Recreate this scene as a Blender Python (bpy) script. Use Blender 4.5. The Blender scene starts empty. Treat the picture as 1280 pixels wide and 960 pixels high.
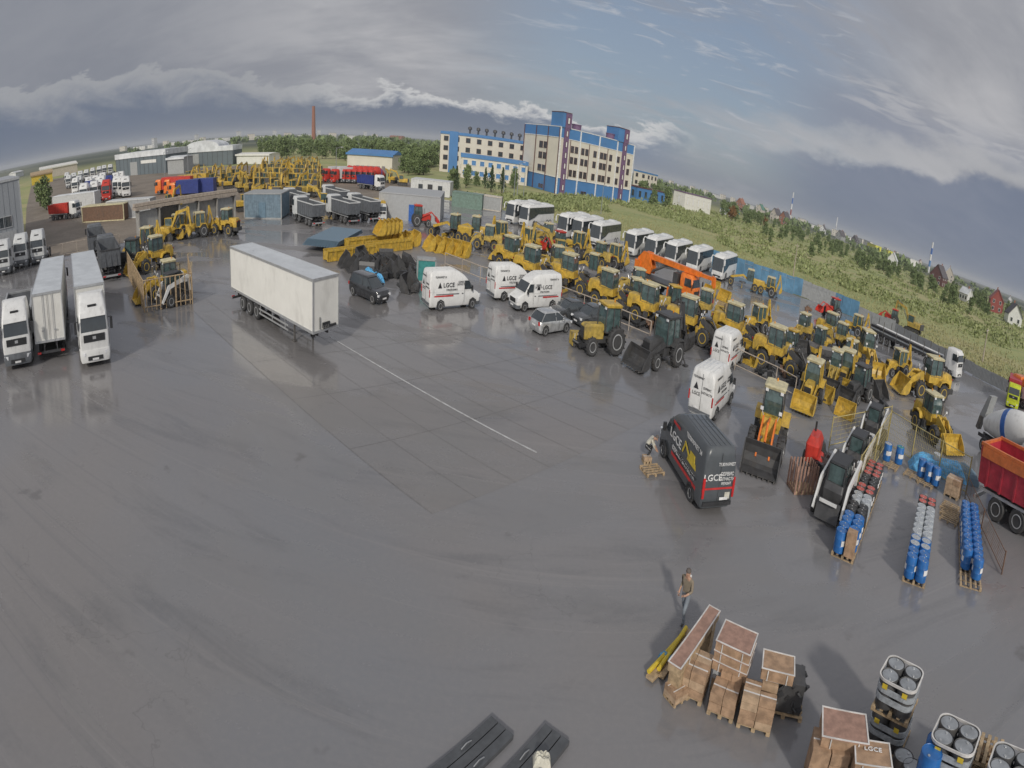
import bpy, bmesh, math, random
from math import radians as rad, sin, cos, pi
from mathutils import Vector, Matrix
random.seed(7)
SC = bpy.context.scene
COL = SC.collection
# ------------------------------------------------------------------ camera
CAM_H, PITCH, ROLL = 11.262, 0.227781, 0.105004
PXL, PYL, CY = 587.74, 881.83, 387.52          # pixels per radian of the 1280x960 picture, across and up; row of the optical axis
def frame(pitch, roll):
    fw = Vector((0, cos(pitch), -sin(pitch))); r0 = Vector((1, 0, 0)); u0 = r0.cross(fw)
    return cos(roll)*r0+sin(roll)*u0, -sin(roll)*r0+cos(roll)*u0, fw
RT, UP, FW = frame(PITCH, ROLL)
cd = bpy.data.cameras.new('camera'); cam = bpy.data.objects.new('camera', cd); COL.objects.link(cam)
cd.type = 'PANO'
tt = cd if hasattr(cd, 'panorama_type') else cd.cycles
tt.panorama_type = 'EQUIRECTANGULAR'          # the wide security-camera lens
tt.longitude_min = -640/PXL; tt.longitude_max = 640/PXL
tt.latitude_min = -(960-CY)/PYL; tt.latitude_max = CY/PYL
cd.clip_start = .1; cd.clip_end = 40000
cam.matrix_world = Matrix(((RT.x, UP.x, -FW.x, 0), (RT.y, UP.y, -FW.y, 0), (RT.z, UP.z, -FW.z, CAM_H), (0, 0, 0, 1)))
SC.camera = cam
def ray(px, py):
    lo, la = (px-640)/PXL, (CY-py)/PYL
    return RT*(cos(la)*sin(lo)) + UP*sin(la) + FW*(cos(la)*cos(lo))
def at(px, py, z=0.0):
    """ground point (or point at height z) seen at a point of the 1280x960 photograph"""
    v = ray(px, py); t = (z-CAM_H)/min(v.z, -.005)
    return Vector((v.x*t, v.y*t, z))
def pix(p):
    v = Vector((p[0], p[1], (p[2] if len(p) > 2 else 0)-CAM_H)); x, y, z = v.dot(RT), v.dot(UP), v.dot(FW)
    return 640+PXL*math.atan2(x, z), CY-PYL*math.asin(y/v.length)
# survey of the yard: plan coordinates (metres) taken from the photograph with its own lens curve, carried over to the scene
SH, SK = 12.4455, (3.82224356e-02, 3.15493373e-04, -3.12382765e-05, 2.23251518e-06)
SR, SU, SF = frame(0.322456, 0.154773)
def s_at(px, py):
    dx, dy = px-640, 480-py; r = math.hypot(dx, dy)+1e-9; m = r*36/1280
    th = SK[0]*m+SK[1]*m**2+SK[2]*m**3+SK[3]*m**4; v = SF*cos(th)+(SR*dx+SU*dy)/r*sin(th); t = -SH/min(v.z, -.005)
    return v.x*t, v.y*t
def s_pix(x, y):
    v = Vector((x, y, -SH)); a, b, c = v.dot(SR), v.dot(SU), v.dot(SF); d = math.hypot(a, b)+1e-9; th = math.atan2(d, c); m = th/SK[0]
    for _ in range(25): m -= (SK[0]*m+SK[1]*m**2+SK[2]*m**3+SK[3]*m**4-th)/(SK[0]+2*SK[1]*m+3*SK[2]*m*m+4*SK[3]*m**3)
    r = m*1280/36; return 640+r*a/d, 480-r*b/d
def lay(x, y): return at(*s_pix(x, y))
class Abs(float): pass                            # a yaw already in scene axes
def AY(p, yaw):
    """scene yaw at scene point p of a plan yaw"""
    if isinstance(yaw, Abs): return yaw
    x, y = s_at(*pix((p[0], p[1], 0))); e = .02*math.hypot(x, y); a, b = lay(x-e*cos(rad(yaw)), y-e*sin(rad(yaw))), lay(x+e*cos(rad(yaw)), y+e*sin(rad(yaw)))
    return Abs(math.degrees(math.atan2(b.y-a.y, b.x-a.x)))
def off(a, yaw, d):
    p = at(*a); p.z = 0; return p+dirv(AY(p, yaw))*d
# ------------------------------------------------------------------ light
W = bpy.data.worlds.new('World'); SC.world = W; W.use_nodes = True
SUN_AZ, SUN_EL = rad(266), rad(30)     # azimuth measured from +x, sun stands behind the camera
SC.view_settings.view_transform = 'Standard'; SC.view_settings.look = 'None'
SC.view_settings.exposure = 0.0; SC.view_settings.gamma = 1
SC.render.film_transparent = False
sd = bpy.data.lights.new('sun', 'SUN'); sun = bpy.data.objects.new('sun', sd); COL.objects.link(sun)
sd.energy = 2.0; sd.angle = rad(4.0); sd.color = (1.0, .94, .84)
sdir = Vector((cos(SUN_AZ)*cos(SUN_EL), sin(SUN_AZ)*cos(SUN_EL), sin(SUN_EL)))
sun.rotation_euler = sdir.to_track_quat('Z', 'Y').to_euler(); sun.location = (0, 0, 60)
class NT:
    def __init__(s, nt): s.nt = nt
    def n(s, typ, **kw):
        o = s.nt.nodes.new(typ)
        for k, v in kw.items():
            if k.startswith('_'): setattr(o, k[1:], v)
        return o
    def set(s, sock, v):
        if hasattr(v, 'is_output') or isinstance(v, bpy.types.NodeSocket): s.nt.links.new(v, sock)
        elif v is not None: sock.default_value = v
    def m(s, op, a, b=None, c=None, clamp=False):
        o = s.nt.nodes.new('ShaderNodeMath'); o.operation = op; o.use_clamp = clamp
        for i, v in enumerate((a, b, c)):
            if v is not None: s.set(o.inputs[i], v)
        return o.outputs[0]
    def mix(s, f, a, b):
        o = s.nt.nodes.new('ShaderNodeMix'); o.data_type = 'RGBA'
        s.set(o.inputs[0], f); s.set(o.inputs[6], a if not isinstance(a, tuple) else (*a[:3], 1)); s.set(o.inputs[7], b if not isinstance(b, tuple) else (*b[:3], 1))
        return o.outputs[2]
    def noise(s, vec, scale, detail=4, rough=.55, dist=0):
        o = s.nt.nodes.new('ShaderNodeTexNoise')
        if vec is not None: s.set(o.inputs['Vector'], vec)
        o.inputs['Scale'].default_value = scale; o.inputs['Detail'].default_value = detail
        o.inputs['Roughness'].default_value = rough; o.inputs['Distortion'].default_value = dist
        return o.outputs[0]
    def ss(s, x, a, b):
        o = s.nt.nodes.new('ShaderNodeMapRange'); o.interpolation_type = 'SMOOTHSTEP'
        s.set(o.inputs[0], x); s.set(o.inputs[1], a); s.set(o.inputs[2], b)
        return o.outputs[0]
    def mapv(s, vec, sc=(1, 1, 1), rz=0, loc=(0, 0, 0)):
        o = s.nt.nodes.new('ShaderNodeMapping'); s.set(o.inputs[0], vec)
        o.inputs['Scale'].default_value = sc; o.inputs['Rotation'].default_value = (0, 0, rz); o.inputs['Location'].default_value = loc
        return o.outputs[0]
def build_world():
    nt = W.node_tree; nt.nodes.clear(); N = NT(nt)
    sky = nt.nodes.new('ShaderNodeTexSky'); sky.sky_type = 'NISHITA'; sky.sun_disc = False
    sky.sun_elevation = SUN_EL; sky.sun_rotation = rad(90)-SUN_AZ; sky.dust_density = 2
    sk = nt.nodes.new('ShaderNodeVectorMath'); sk.operation = 'SCALE'; nt.links.new(sky.outputs[0], sk.inputs[0]); sk.inputs[3].default_value = .085
    tc = nt.nodes.new('ShaderNodeTexCoord'); sp = nt.nodes.new('ShaderNodeSeparateXYZ'); nt.links.new(tc.outputs['Generated'], sp.inputs[0])
    x, y, z = sp.outputs
    zc = N.m('MAXIMUM', z, 0.0)
    el = N.m('MULTIPLY', N.m('ARCSINE', z), 57.2958)              # degrees
    az = N.m('MULTIPLY', N.m('ARCTAN2', x, y), 57.2958)           # 0 straight ahead, + to the right
    # flat cloud deck coordinates
    den = N.m('ADD', zc, .16)
    cv = nt.nodes.new('ShaderNodeCombineXYZ'); nt.links.new(N.m('DIVIDE', x, den), cv.inputs[0]); nt.links.new(N.m('DIVIDE', y, den), cv.inputs[1])
    P = cv.outputs[0]
    # angular coordinates, stretched along the horizon, for the far cumulus bank
    ca = nt.nodes.new('ShaderNodeCombineXYZ'); nt.links.new(N.m('MULTIPLY', az, .045), ca.inputs[0]); nt.links.new(N.m('MULTIPLY', el, .10), ca.inputs[1])
    A = ca.outputs[0]
    big = N.noise(N.mapv(P, (.55, .8, 1), rad(25), (3.1, 1.7, 0)), 1.0, 5, .55, .4)
    fine = N.noise(N.mapv(P, (1, 2.2, 1), rad(30)), 2.3, 8, .62, .5)
    slate, grey, light, blue = (.125, .158, .228), (.29, .30, .335), (.45, .45, .47), (.25, .295, .38)
    blue = N.mix(.35, blue, sk.outputs[0])
    # upper deck: grey to light with big soft shapes
    f = N.m('ADD', N.m('MULTIPLY', big, .75), N.m('MULTIPLY', fine, .25))
    deck = N.mix(N.ss(f, .38, .66), grey, light)
    # darker towards the far left
    deck = N.mix(N.m('MULTIPLY', N.ss(az, -14.0, -52.0), N.m('MULTIPLY', N.ss(el, 34.0, 10.0), .75)), deck, (.205, .222, .265))
    # open blue window, right of the middle
    wa = N.m('MULTIPLY', N.ss(az, -14.0, 8.0), N.ss(az, 50.0, 24.0))
    top = N.m('ADD', 17.0, N.m('MULTIPLY', N.m('SUBTRACT', fine, .5), 26.0))
    we = N.ss(N.m('SUBTRACT', el, top), 8.0, -6.0)
    wn = N.ss(N.m('SUBTRACT', big, N.m('MULTIPLY', N.m('SUBTRACT', fine, .5), .6)), .70, .46)
    win = N.m('MULTIPLY', N.m('MULTIPLY', wa, we), N.m('ADD', N.m('MULTIPLY', wn, .55), .45))
    col = N.mix(win, deck, blue)
    # streaks of thin bright cloud in the blue
    st = N.noise(N.mapv(A, (1.0, 3.6, 1), rad(-14)), 3.4, 9, .62, .9)
    col = N.mix(N.m('MULTIPLY', N.m('MULTIPLY', N.ss(st, .54, .72), wa), N.m('MULTIPLY', N.ss(el, 1.0, 5.0), .75)), col, (.47, .49, .53))
    # slanting long bank on the right
    rb = N.m('SUBTRACT', el, N.m('ADD', 5.6, N.m('MULTIPLY', N.m('SUBTRACT', az, 30.0), .13)))
    rb = N.m('ADD', rb, N.m('MULTIPLY', N.m('SUBTRACT', N.noise(A, 3.2, 8, .62), .5), 5.0))
    rm = N.m('MULTIPLY', N.m('MULTIPLY', N.ss(rb, -.9, .4), N.ss(rb, 2.6, .5)), N.ss(az, 18.0, 32.0))
    ab = N.m('MULTIPLY', N.m('MULTIPLY', N.ss(rb, .5, 2.5), N.ss(el, 13.5, 9.5)), N.ss(az, 26.0, 40.0))
    col = N.mix(N.m('MULTIPLY', ab, .7), col, (.235, .26, .33))
    bl = N.m('MULTIPLY', N.m('MULTIPLY', N.ss(st, .42, .62), N.ss(az, 33.0, 41.0)), N.m('MULTIPLY', N.ss(el, 9.6, 11.0), N.ss(el, 14.0, 12.2)))
    col = N.mix(N.m('MULTIPLY', bl, .6), col, (.46, .46, .48))
    col = N.mix(N.m('MULTIPLY', rm, .62), col, (.42, .425, .445))
    ud = N.m('MULTIPLY', N.ss(rb, -.1, -1.4), N.ss(az, 24.0, 38.0))
    col = N.mix(N.m('MULTIPLY', ud, .8), col, (.145, .18, .26))
    # cumulus bank low over the left horizon: bright ragged top, slate underneath
    na = N.noise(N.mapv(A, (1, 1.2, 1)), 3.0, 9, .66, .35)
    nb = N.noise(N.mapv(A, (.35, .3, 1), 0, (5, 2, 0)), 3.0, 3, .5)
    etop = N.m('ADD', 4.1, N.m('ADD', N.m('MULTIPLY', N.m('SUBTRACT', na, .5), 6.5), N.m('MULTIPLY', N.m('SUBTRACT', nb, .5), 3.0)))
    etop = N.m('ADD', etop, N.m('MULTIPLY', N.ss(az, -26.0, -42.0), 2.3))
    t = N.m('SUBTRACT', etop, el)
    lm = N.ss(az, 22.0, 13.0)
    inside = N.m('MULTIPLY', N.ss(t, 0.0, .45), lm)
    fade = N.ss(t, .4, N.m('ADD', 1.6, N.m('MULTIPLY', N.ss(az, -16.0, -36.0), 2.4)))
    bank = N.mix(fade, N.mix(N.ss(az, -34.0, -8.0), (.34, .35, .375), (.62, .62, .62)), N.mix(N.ss(az, -4.0, 12.0), slate, (.19, .235, .32)))
    col = N.mix(N.m('MULTIPLY', inside, .92), col, bank)
    # horizon haze band
    col = N.mix(N.m('MULTIPLY', N.ss(el, 2.2, 0.0), .5), col, N.mix(N.ss(az, -40.0, 25.0), (.12, .15, .215), (.155, .19, .265)))
    # the rest of the sky dome, behind the camera, is a brighter broken deck
    back = N.ss(y, .15, -.5)
    col = N.mix(N.m('MULTIPLY', back, .8), col, N.mix(N.ss(fine, .35, .65), (.54, .56, .62), (.80, .79, .77)))
    bg = nt.nodes.new('ShaderNodeBackground'); nt.links.new(col, bg.inputs[0]); bg.inputs[1].default_value = 1.0
    out = nt.nodes.new('ShaderNodeOutputWorld'); nt.links.new(bg.outputs[0], out.inputs[0])
    W.cycles.sampling_method = 'MANUAL'; W.cycles.sample_map_resolution = 512
build_world()
SC.cycles.max_bounces = 6; SC.cycles.diffuse_bounces = 2; SC.cycles.glossy_bounces = 3; SC.cycles.transmission_bounces = 3
SC.cycles.volume_bounces = 0; SC.cycles.use_adaptive_sampling = True; SC.cycles.use_denoising = True
# ------------------------------------------------------------------ materials
MATS = {}
def mat(name, col, rough=.5, metal=0.0, var=.18, scale=3.0, bump=0.0, dirt=.0, spec=.5, coat=0.0, emit=None):
    if name in MATS: return MATS[name]
    m = bpy.data.materials.new(name); m.use_nodes = True; nt = m.node_tree; N = NT(nt)
    b = nt.nodes['Principled BSDF']
    tc = nt.nodes.new('ShaderNodeTexCoord'); oi = nt.nodes.new('ShaderNodeObjectInfo')
    add = nt.nodes.new('ShaderNodeVectorMath'); add.operation = 'ADD'
    nt.links.new(tc.outputs['Object'], add.inputs[0]); nt.links.new(oi.outputs['Location'], add.inputs[1])
    V = add.outputs[0]
    n1 = N.noise(V, scale, 5, .6)
    lo = tuple(c*(1-var) for c in col); hi = tuple(min(1, c*(1+var)) for c in col)
    c = N.mix(N.ss(n1, .3, .7), lo, hi)
    if dirt:
        n2 = N.noise(N.mapv(V, (1, 1, .45)), scale*.7, 7, .68)
        c = N.mix(N.m('MULTIPLY', N.ss(n2, .5, .72), dirt), c, (.11, .095, .08))
    nt.links.new(c, b.inputs['Base Color'])
    b.inputs['Metallic'].default_value = metal
    nt.links.new(N.m('ADD', rough*.8, N.m('MULTIPLY', n1, rough*.4)), b.inputs['Roughness'])
    b.inputs['Specular IOR Level'].default_value = spec
    b.inputs['Coat Weight'].default_value = coat
    if bump:
        bp = nt.nodes.new('ShaderNodeBump'); bp.inputs['Strength'].default_value = bump; bp.inputs['Distance'].default_value = .02
        nt.links.new(N.noise(V, scale*9, 4, .6), bp.inputs['Height']); nt.links.new(bp.outputs[0], b.inputs['Normal'])
    if emit: b.inputs['Emission Color'].default_value = (*emit[:3], 1); b.inputs['Emission Strength'].default_value = emit[3]
    MATS[name] = m; return m
M = {}
M['white'] = mat('white_paint', (.76, .76, .75), .35, dirt=.28, coat=.2, var=.04)
M['panel'] = mat('white_panel', (.76, .75, .71), .45, dirt=.18, var=.03, scale=1.2)
M['roofw'] = mat('trailer_roof_sheet', (.60, .63, .66), .3, dirt=.10, var=.08, scale=.8)
M['offwhite'] = mat('offwhite_paint', (.62, .63, .63), .4, dirt=.25, var=.06)
M['trim'] = mat('aluminium_trim', (.52, .53, .54), .35, .5, var=.1)
M['dark'] = mat('dark_frame_steel', (.055, .056, .06), .5, dirt=.3)
M['black'] = mat('black_plastic', (.035, .036, .039), .45)
M['rubber'] = mat('tyre_rubber', (.052, .052, .054), .75, dirt=.5, bump=.4)
M['track'] = mat('rubber_track', (.055, .053, .05), .8, dirt=.5, bump=.6)
M['glass'] = mat('vehicle_glass', (.04, .05, .058), .06, spec=.9, var=.1)
M['cabglass'] = mat('machine_cab_glass', (.07, .11, .11), .08, spec=.9, var=.3)
M['yellow'] = mat('yellow_machine_paint', (.56, .37, .055), .45, dirt=.55, coat=.1, var=.22)
M['oldyel'] = mat('weathered_yellow_paint', (.45, .32, .07), .6, dirt=.6, var=.25)
M['cream'] = mat('cream_cab_roof', (.60, .54, .34), .5, dirt=.25)
M['orange'] = mat('orange_truck_paint', (.80, .20, .025), .4, dirt=.18, coat=.2)
M['red'] = mat('red_paint', (.55, .045, .03), .42, dirt=.2)
M['crimson'] = mat('crimson_paint', (.42, .035, .055), .45, dirt=.25)
M['tiporange'] = mat('tipper_orange_edge', (.62, .17, .05), .45, dirt=.3)
M['blue'] = mat('blue_paint', (.03, .13, .45), .4, dirt=.15)
M['barrel'] = mat('blue_barrel', (.02, .14, .42), .35, dirt=.1, coat=.2)
M['navy'] = mat('navy_paint', (.03, .05, .22), .4, dirt=.2)
M['tipgrey'] = mat('tipper_body_grey', (.13, .14, .155), .5, dirt=.35)
M['vangrey'] = mat('van_dark_grey', (.085, .095, .105), .33, coat=.35, var=.06, dirt=.15)
M['carblack'] = mat('car_black', (.035, .037, .042), .22, coat=.6)
M['cargrey'] = mat('car_dark_grey', (.07, .075, .082), .25, coat=.6)
M['silver'] = mat('car_silver', (.50, .51, .52), .3, .45, coat=.4, dirt=.1)
M['steel'] = mat('bare_steel', (.22, .21, .2), .45, .6, dirt=.4)
M['rust'] = mat('rusty_steel', (.20, .12, .08), .8, dirt=.5, bump=.3)
M['galv'] = mat('galvanised_steel', (.38, .40, .42), .42, .5, dirt=.2)
M['gunmetal'] = mat('dark_attachment_steel', (.085, .085, .088), .5, .3, dirt=.5)
M['wood'] = mat('pallet_wood', (.42, .31, .19), .75, var=.3, scale=6, bump=.3)
M['woodpink'] = mat('plywood_lid', (.36, .22, .17), .6, var=.2, scale=5)
M['carton'] = mat('wet_cardboard', (.38, .25, .16), .65, var=.25, scale=4, bump=.2)
M['carton2'] = mat('pale_cardboard', (.46, .33, .22), .65, var=.22, scale=4)
M['tape'] = mat('white_strapping', (.66, .64, .62), .5)
M['film'] = mat('stretch_film_grey', (.40, .43, .46), .2, var=.2, scale=9, coat=.5)
M['redtin'] = mat('red_tin', (.50, .10, .08), .4, dirt=.1)
M['light'] = mat('lamp_glass_white', (.75, .76, .78), .1, coat=.5)
M['tail'] = mat('tail_lamp_red', (.5, .02, .02), .2, coat=.5)
M['amber'] = mat('amber_lamp', (.7, .28, .02), .25, coat=.4)
M['rimy'] = mat('yellow_wheel_rim', (.62, .42, .05), .5, dirt=.3)
M['rimw'] = mat('pale_wheel_rim', (.50, .51, .52), .4, .3, dirt=.25)
M['rimo'] = mat('orange_wheel_rim', (.45, .22, .06), .5, dirt=.4)
M['bluecor'] = mat('blue_corrugated_sheet', (.12, .27, .42), .45, .1, dirt=.25, var=.2, scale=.6)
M['greycor'] = mat('grey_corrugated_sheet', (.36, .37, .37), .5, .1, dirt=.25, var=.1)
M['teal'] = mat('teal_paint', (.05, .26, .25), .5, dirt=.2)
M['dullblue'] = mat('dull_blue_sheet', (.14, .22, .29), .4, dirt=.2, var=.12)
M['contblue'] = mat('slate_blue_cabin', (.17, .24, .30), .5, dirt=.15)
M['contgrey'] = mat('grey_container', (.40, .41, .42), .5, dirt=.12, var=.06)
M['greencont'] = mat('faded_green_container', (.17, .25, .21), .6, dirt=.35)
M['concrete'] = mat('concrete', (.33, .32, .30), .8, dirt=.3, bump=.3, scale=1.5)
M['brick'] = mat('brickwork', (.32, .14, .09), .85, var=.3, scale=2)
M['skin'] = mat('skin', (.45, .27, .19), .6)
M['jacket'] = mat('khaki_jacket', (.24, .20, .15), .85, bump=.3, var=.2)
M['jeans'] = mat('pale_trousers', (.22, .25, .29), .85, bump=.3)
M['hair'] = mat('grey_cap', (.13, .11, .10), .8)
M['tarp'] = mat('blue_tarpaulin', (.10, .38, .68), .4, var=.3, scale=5, bump=.5, coat=.2)
M['tarpw'] = mat('cream_sheeting', (.58, .56, .48), .55, var=.15, scale=4, bump=.5)
M['lime'] = mat('lime_paint', (.55, .62, .03), .45, dirt=.15)
M['wallw'] = mat('pale_wall_panel', (.66, .62, .54), .7, dirt=.06, var=.04, scale=.4)
M['bblue'] = mat('bright_blue_cladding', (.075, .215, .47), .5, dirt=.14, var=.06, scale=.3)
M['purple'] = mat('maroon_stair_strip', (.17, .10, .19), .6, var=.1)
M['frame'] = mat('window_surround_brown', (.12, .05, .05), .6)
M['hangar'] = mat('hangar_grey_wall', (.13, .16, .18), .6, dirt=.15, var=.08, scale=.2)
M['wallgrey'] = mat('cladding_grey_wall', (.30, .32, .345), .5, dirt=.06, var=.04, scale=.3)
M['whiteroof'] = mat('white_sheet_roof', (.68, .70, .72), .5, dirt=.08, scale=.3)
M['yhouse'] = mat('yellow_house_wall', (.68, .66, .08), .7)
M['slate'] = mat('dark_house_roof', (.10, .09, .10), .7, dirt=.2)
M['redroof'] = mat('red_house_roof', (.30, .07, .06), .6, dirt=.2)
M['greenroof'] = mat('green_house_roof', (.08, .22, .16), .6, dirt=.2)
M['housew'] = mat('pale_house_wall', (.55, .50, .43), .8, dirt=.15)
M['bark'] = mat('tree_bark', (.10, .08, .06), .9, bump=.5)
M['wire'] = mat('fence_wire', (.48, .40, .17), .6, dirt=.3)
M['rail'] = mat('pale_fence_rail', (.42, .36, .30), .7, dirt=.4)
M['tank'] = mat('pale_plastic', (.62, .62, .58), .5)
M['marking'] = mat('road_paint_white', (.50, .50, .50), .6, dirt=.5, var=.15)
M['tar'] = mat('joint_filler', (.15, .145, .145), .6, var=.3)
M['decal'] = mat('black_decal', (.03, .03, .035), .5)
M['decalw'] = mat('white_decal', (.75, .75, .75), .5)
M['decalr'] = mat('red_decal', (.55, .04, .04), .5)
M['decaly'] = mat('yellow_decal', (.70, .52, .05), .5)
def leafmat(name, a, b, sc=1.0):
    m = bpy.data.materials.new(name); m.use_nodes = True; nt = m.node_tree; N = NT(nt); bs = nt.nodes['Principled BSDF']
    tc = nt.nodes.new('ShaderNodeTexCoord'); g = nt.nodes.new('ShaderNodeNewGeometry')
    n = N.noise(tc.outputs['Object'], sc, 3, .6)
    r = N.m('ADD', N.m('MULTIPLY', n, .8), N.m('MULTIPLY', g.outputs['Random Per Island'], .4))
    nt.links.new(N.mix(N.ss(r, .35, .85), a, b), bs.inputs['Base Color']); bs.inputs['Roughness'].default_value = .75
    bs.inputs['Specular IOR Level'].default_value = .2
    MATS[name] = m; return m
M['leaf'] = leafmat('green_foliage', (.13, .18, .075), (.23, .29, .13), .5)
M['leafd'] = leafmat('dark_conifer_foliage', (.06, .09, .05), (.10, .14, .07), .5)
M['leafo'] = leafmat('turning_orange_foliage', (.20, .10, .04), (.26, .15, .06), .5)
M['bush'] = leafmat('scrub_foliage', (.21, .25, .10), (.33, .36, .17), .2)
M['drygrass'] = leafmat('dry_grass_blades', (.28, .27, .13), (.37, .35, .19), .2)
# ------------------------------------------------------------------ mesh helpers
class MB:
    def __init__(s): s.v = []; s.f = []; s.mi = []; s.mats = []; s.cur = 0; s.pc = []
    def use(s, m):
        if m not in s.mats: s.mats.append(m)
        s.cur = s.mats.index(m); return s
    def add(s, vs, fs):
        o = len(s.v); s.pc.append((o, len(s.f))); s.v += [tuple(v) for v in vs]; s.f += [[i+o for i in f] for f in fs]; s.mi += [s.cur]*len(fs); return s
    def box(s, c, d, rz=0, ry=0, rx=0, taper=1):
        R = Matrix.Rotation(rz, 3, 'Z') @ Matrix.Rotation(ry, 3, 'Y') @ Matrix.Rotation(rx, 3, 'X')
        vs = []
        for k in (-1, 1):
            t = taper if k > 0 else 1
            for i, j in ((-1, -1), (1, -1), (1, 1), (-1, 1)):
                vs.append(Vector(c) + R @ Vector((i*d[0]/2*t, j*d[1]/2*t, k*d[2]/2)))
        return s.add(vs, [[3, 2, 1, 0], [4, 5, 6, 7], [0, 1, 5, 4], [1, 2, 6, 5], [2, 3, 7, 6], [3, 0, 4, 7]])
    def bb(s, x0, x1, y0, y1, z0, z1): return s.box(((x0+x1)/2, (y0+y1)/2, (z0+z1)/2), (x1-x0, y1-y0, z1-z0))
    def prism(s, pts, y0, y1, ax='y'):
        """polygon of (x, z) pushed along y (or (x,y) along z, (y,z) along x)"""
        n = len(pts)
        f = {'y': lambda p, t: (p[0], t, p[1]), 'z': lambda p, t: (p[0], p[1], t), 'x': lambda p, t: (t, p[0], p[1])}[ax]
        vs = [f(p, y0) for p in pts] + [f(p, y1) for p in pts]
        return s.add(vs, [list(range(n))[::-1], list(range(n, 2*n))] + [[i, (i+1) % n, n+(i+1) % n, n+i] for i in range(n)])
    def cyl(s, a, b, r, n=10, r2=None):
        a, b = Vector(a), Vector(b); d = (b-a).normalized(); r2 = r if r2 is None else r2
        u = d.orthogonal().normalized(); w = d.cross(u)
        vs = [a+(u*cos(2*pi*i/n)+w*sin(2*pi*i/n))*r for i in range(n)] + [b+(u*cos(2*pi*i/n)+w*sin(2*pi*i/n))*r2 for i in range(n)]
        return s.add(vs, [list(range(n))[::-1], list(range(n, 2*n))] + [[i, (i+1) % n, n+(i+1) % n, n+i] for i in range(n)])
    def tube(s, pts, r, n=6):
        for a, b in zip(pts, pts[1:]): s.cyl(a, b, r, n)
        return s
    def lathe(s, prof, n=16, ax='z', c=(0, 0, 0)):
        """prof: list of (radius, height)"""
        vs = []; c = Vector(c)
        for r, h in prof:
            for i in range(n):
                a = 2*pi*i/n
                p = {'z': (r*cos(a), r*sin(a), h), 'y': (r*cos(a), h, -r*sin(a)), 'x': (h, r*cos(a), r*sin(a))}[ax]
                vs.append(c+Vector(p))
        fs = []
        for k in range(len(prof)-1):
            for i in range(n): j = (i+1) % n; fs.append([k*n+i, k*n+j, (k+1)*n+j, (k+1)*n+i])
        fs.append(list(range(n))[::-1]); fs.append([(len(prof)-1)*n+i for i in range(n)])
        return s.add(vs, fs)
    def zloft(s, rings, n=3):
        """rings of (z, x0, x1, halfwidth, corner radius[, front halfwidth])"""
        vs = []; K = 4*(n+1)
        for rg in rings:
            z, x0, x1, hw, r = rg[:5]; hf = rg[5] if len(rg) > 5 else hw
            for cx, cy, a0 in ((x1-r, hf-r, 0), (x0+r, hw-r, 90), (x0+r, -hw+r, 180), (x1-r, -hf+r, 270)):
                for k in range(n+1):
                    a = rad(a0+90*k/n); vs.append((cx+r*cos(a), cy+r*sin(a), z))
        fs = [list(range(K))[::-1], [(len(rings)-1)*K+i for i in range(K)]]
        for k in range(len(rings)-1):
            for i in range(K): j = (i+1) % K; fs.append([k*K+i, k*K+j, (k+1)*K+j, (k+1)*K+i])
        return s.add(vs, fs)
    def slab(s, pts, t=.012):
        """thin plate: polygon pts pushed out along its normal"""
        P = [Vector(p) for p in pts]; nrm = (P[1]-P[0]).cross(P[-1]-P[0]).normalized(); n = len(P)
        vs = [p-nrm*.01 for p in P]+[p+nrm*t for p in P]
        return s.add(vs, [list(range(n))[::-1], list(range(n, 2*n))]+[[i, (i+1) % n, n+(i+1) % n, n+i] for i in range(n)])
    def mesh(s, name, m=None, smooth=False, bevel=0):
        me = bpy.data.meshes.new(name); me.from_pydata(s.v, [], s.f)
        ms = s.mats if s.mats else [m]
        for x in ms: me.materials.append(M[x] if isinstance(x, str) else x)
        if s.mats: me.polygons.foreach_set('material_index', s.mi)
        if bevel:
            bm = bmesh.new(); bm.from_mesh(me)
            es = [e for e in bm.edges if len(e.link_faces) == 2 and e.calc_face_angle(0) > .5]
            bmesh.ops.bevel(bm, geom=es, offset=bevel, segments=2 if bevel > .03 else 1, affect='EDGES', profile=.6); bm.to_mesh(me); bm.free()
        if smooth:
            me.shade_smooth()
            try: me.set_sharp_from_angle(angle=rad(38))
            except Exception: pass
        return me
    def groups(s):
        """which of the added solids stand apart from one another"""
        ends = [p[0] for p in s.pc[1:]]+[len(s.v)]; bx = []
        for (v0, _), v1 in zip(s.pc, ends):
            P = s.v[v0:v1]; bx.append(([min(p[i] for p in P) for i in range(3)], [max(p[i] for p in P) for i in range(3)]))
        n = len(bx); root = list(range(n)); size = [max(h[i]-l[i] for i in range(3)) for l, h in bx]
        def find(i):
            while root[i] != i: i = root[i]
            return i
        for i in range(n):
            for j in range(i+1, n):
                g = math.sqrt(sum(max(0, bx[i][0][k]-bx[j][1][k], bx[j][0][k]-bx[i][1][k])**2 for k in range(3)))
                if g <= max(.02, .45*max(size[i], size[j])): root[find(j)] = find(i)
        out = {}
        for i in range(n): out.setdefault(find(i), []).append(i)
        return list(out.values())
    def build(s, name, m, parent=None, loc=None, smooth=False, bevel=0, rz=0):
        if parent is not None and not s.mats and 1 < len(s.pc) <= 90:
            gs = s.groups()
            if len(gs) > 1:
                ends = s.pc[1:]+[(len(s.v), len(s.f))]; first = None
                for g in gs:
                    q = MB()
                    for i in g:
                        (v0, a0), (v1, a1) = s.pc[i], ends[i]; q.add(s.v[v0:v1], [[x-v0 for x in f] for f in s.f[a0:a1]])
                    o = q.build(name, m, parent, loc, smooth, bevel, rz); first = first or o
                return first
        o = bpy.data.objects.new(name, s.mesh(name, m, smooth, bevel)); COL.objects.link(o)
        if parent is not None: link(o, parent)
        if loc is not None: o.location = loc
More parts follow.
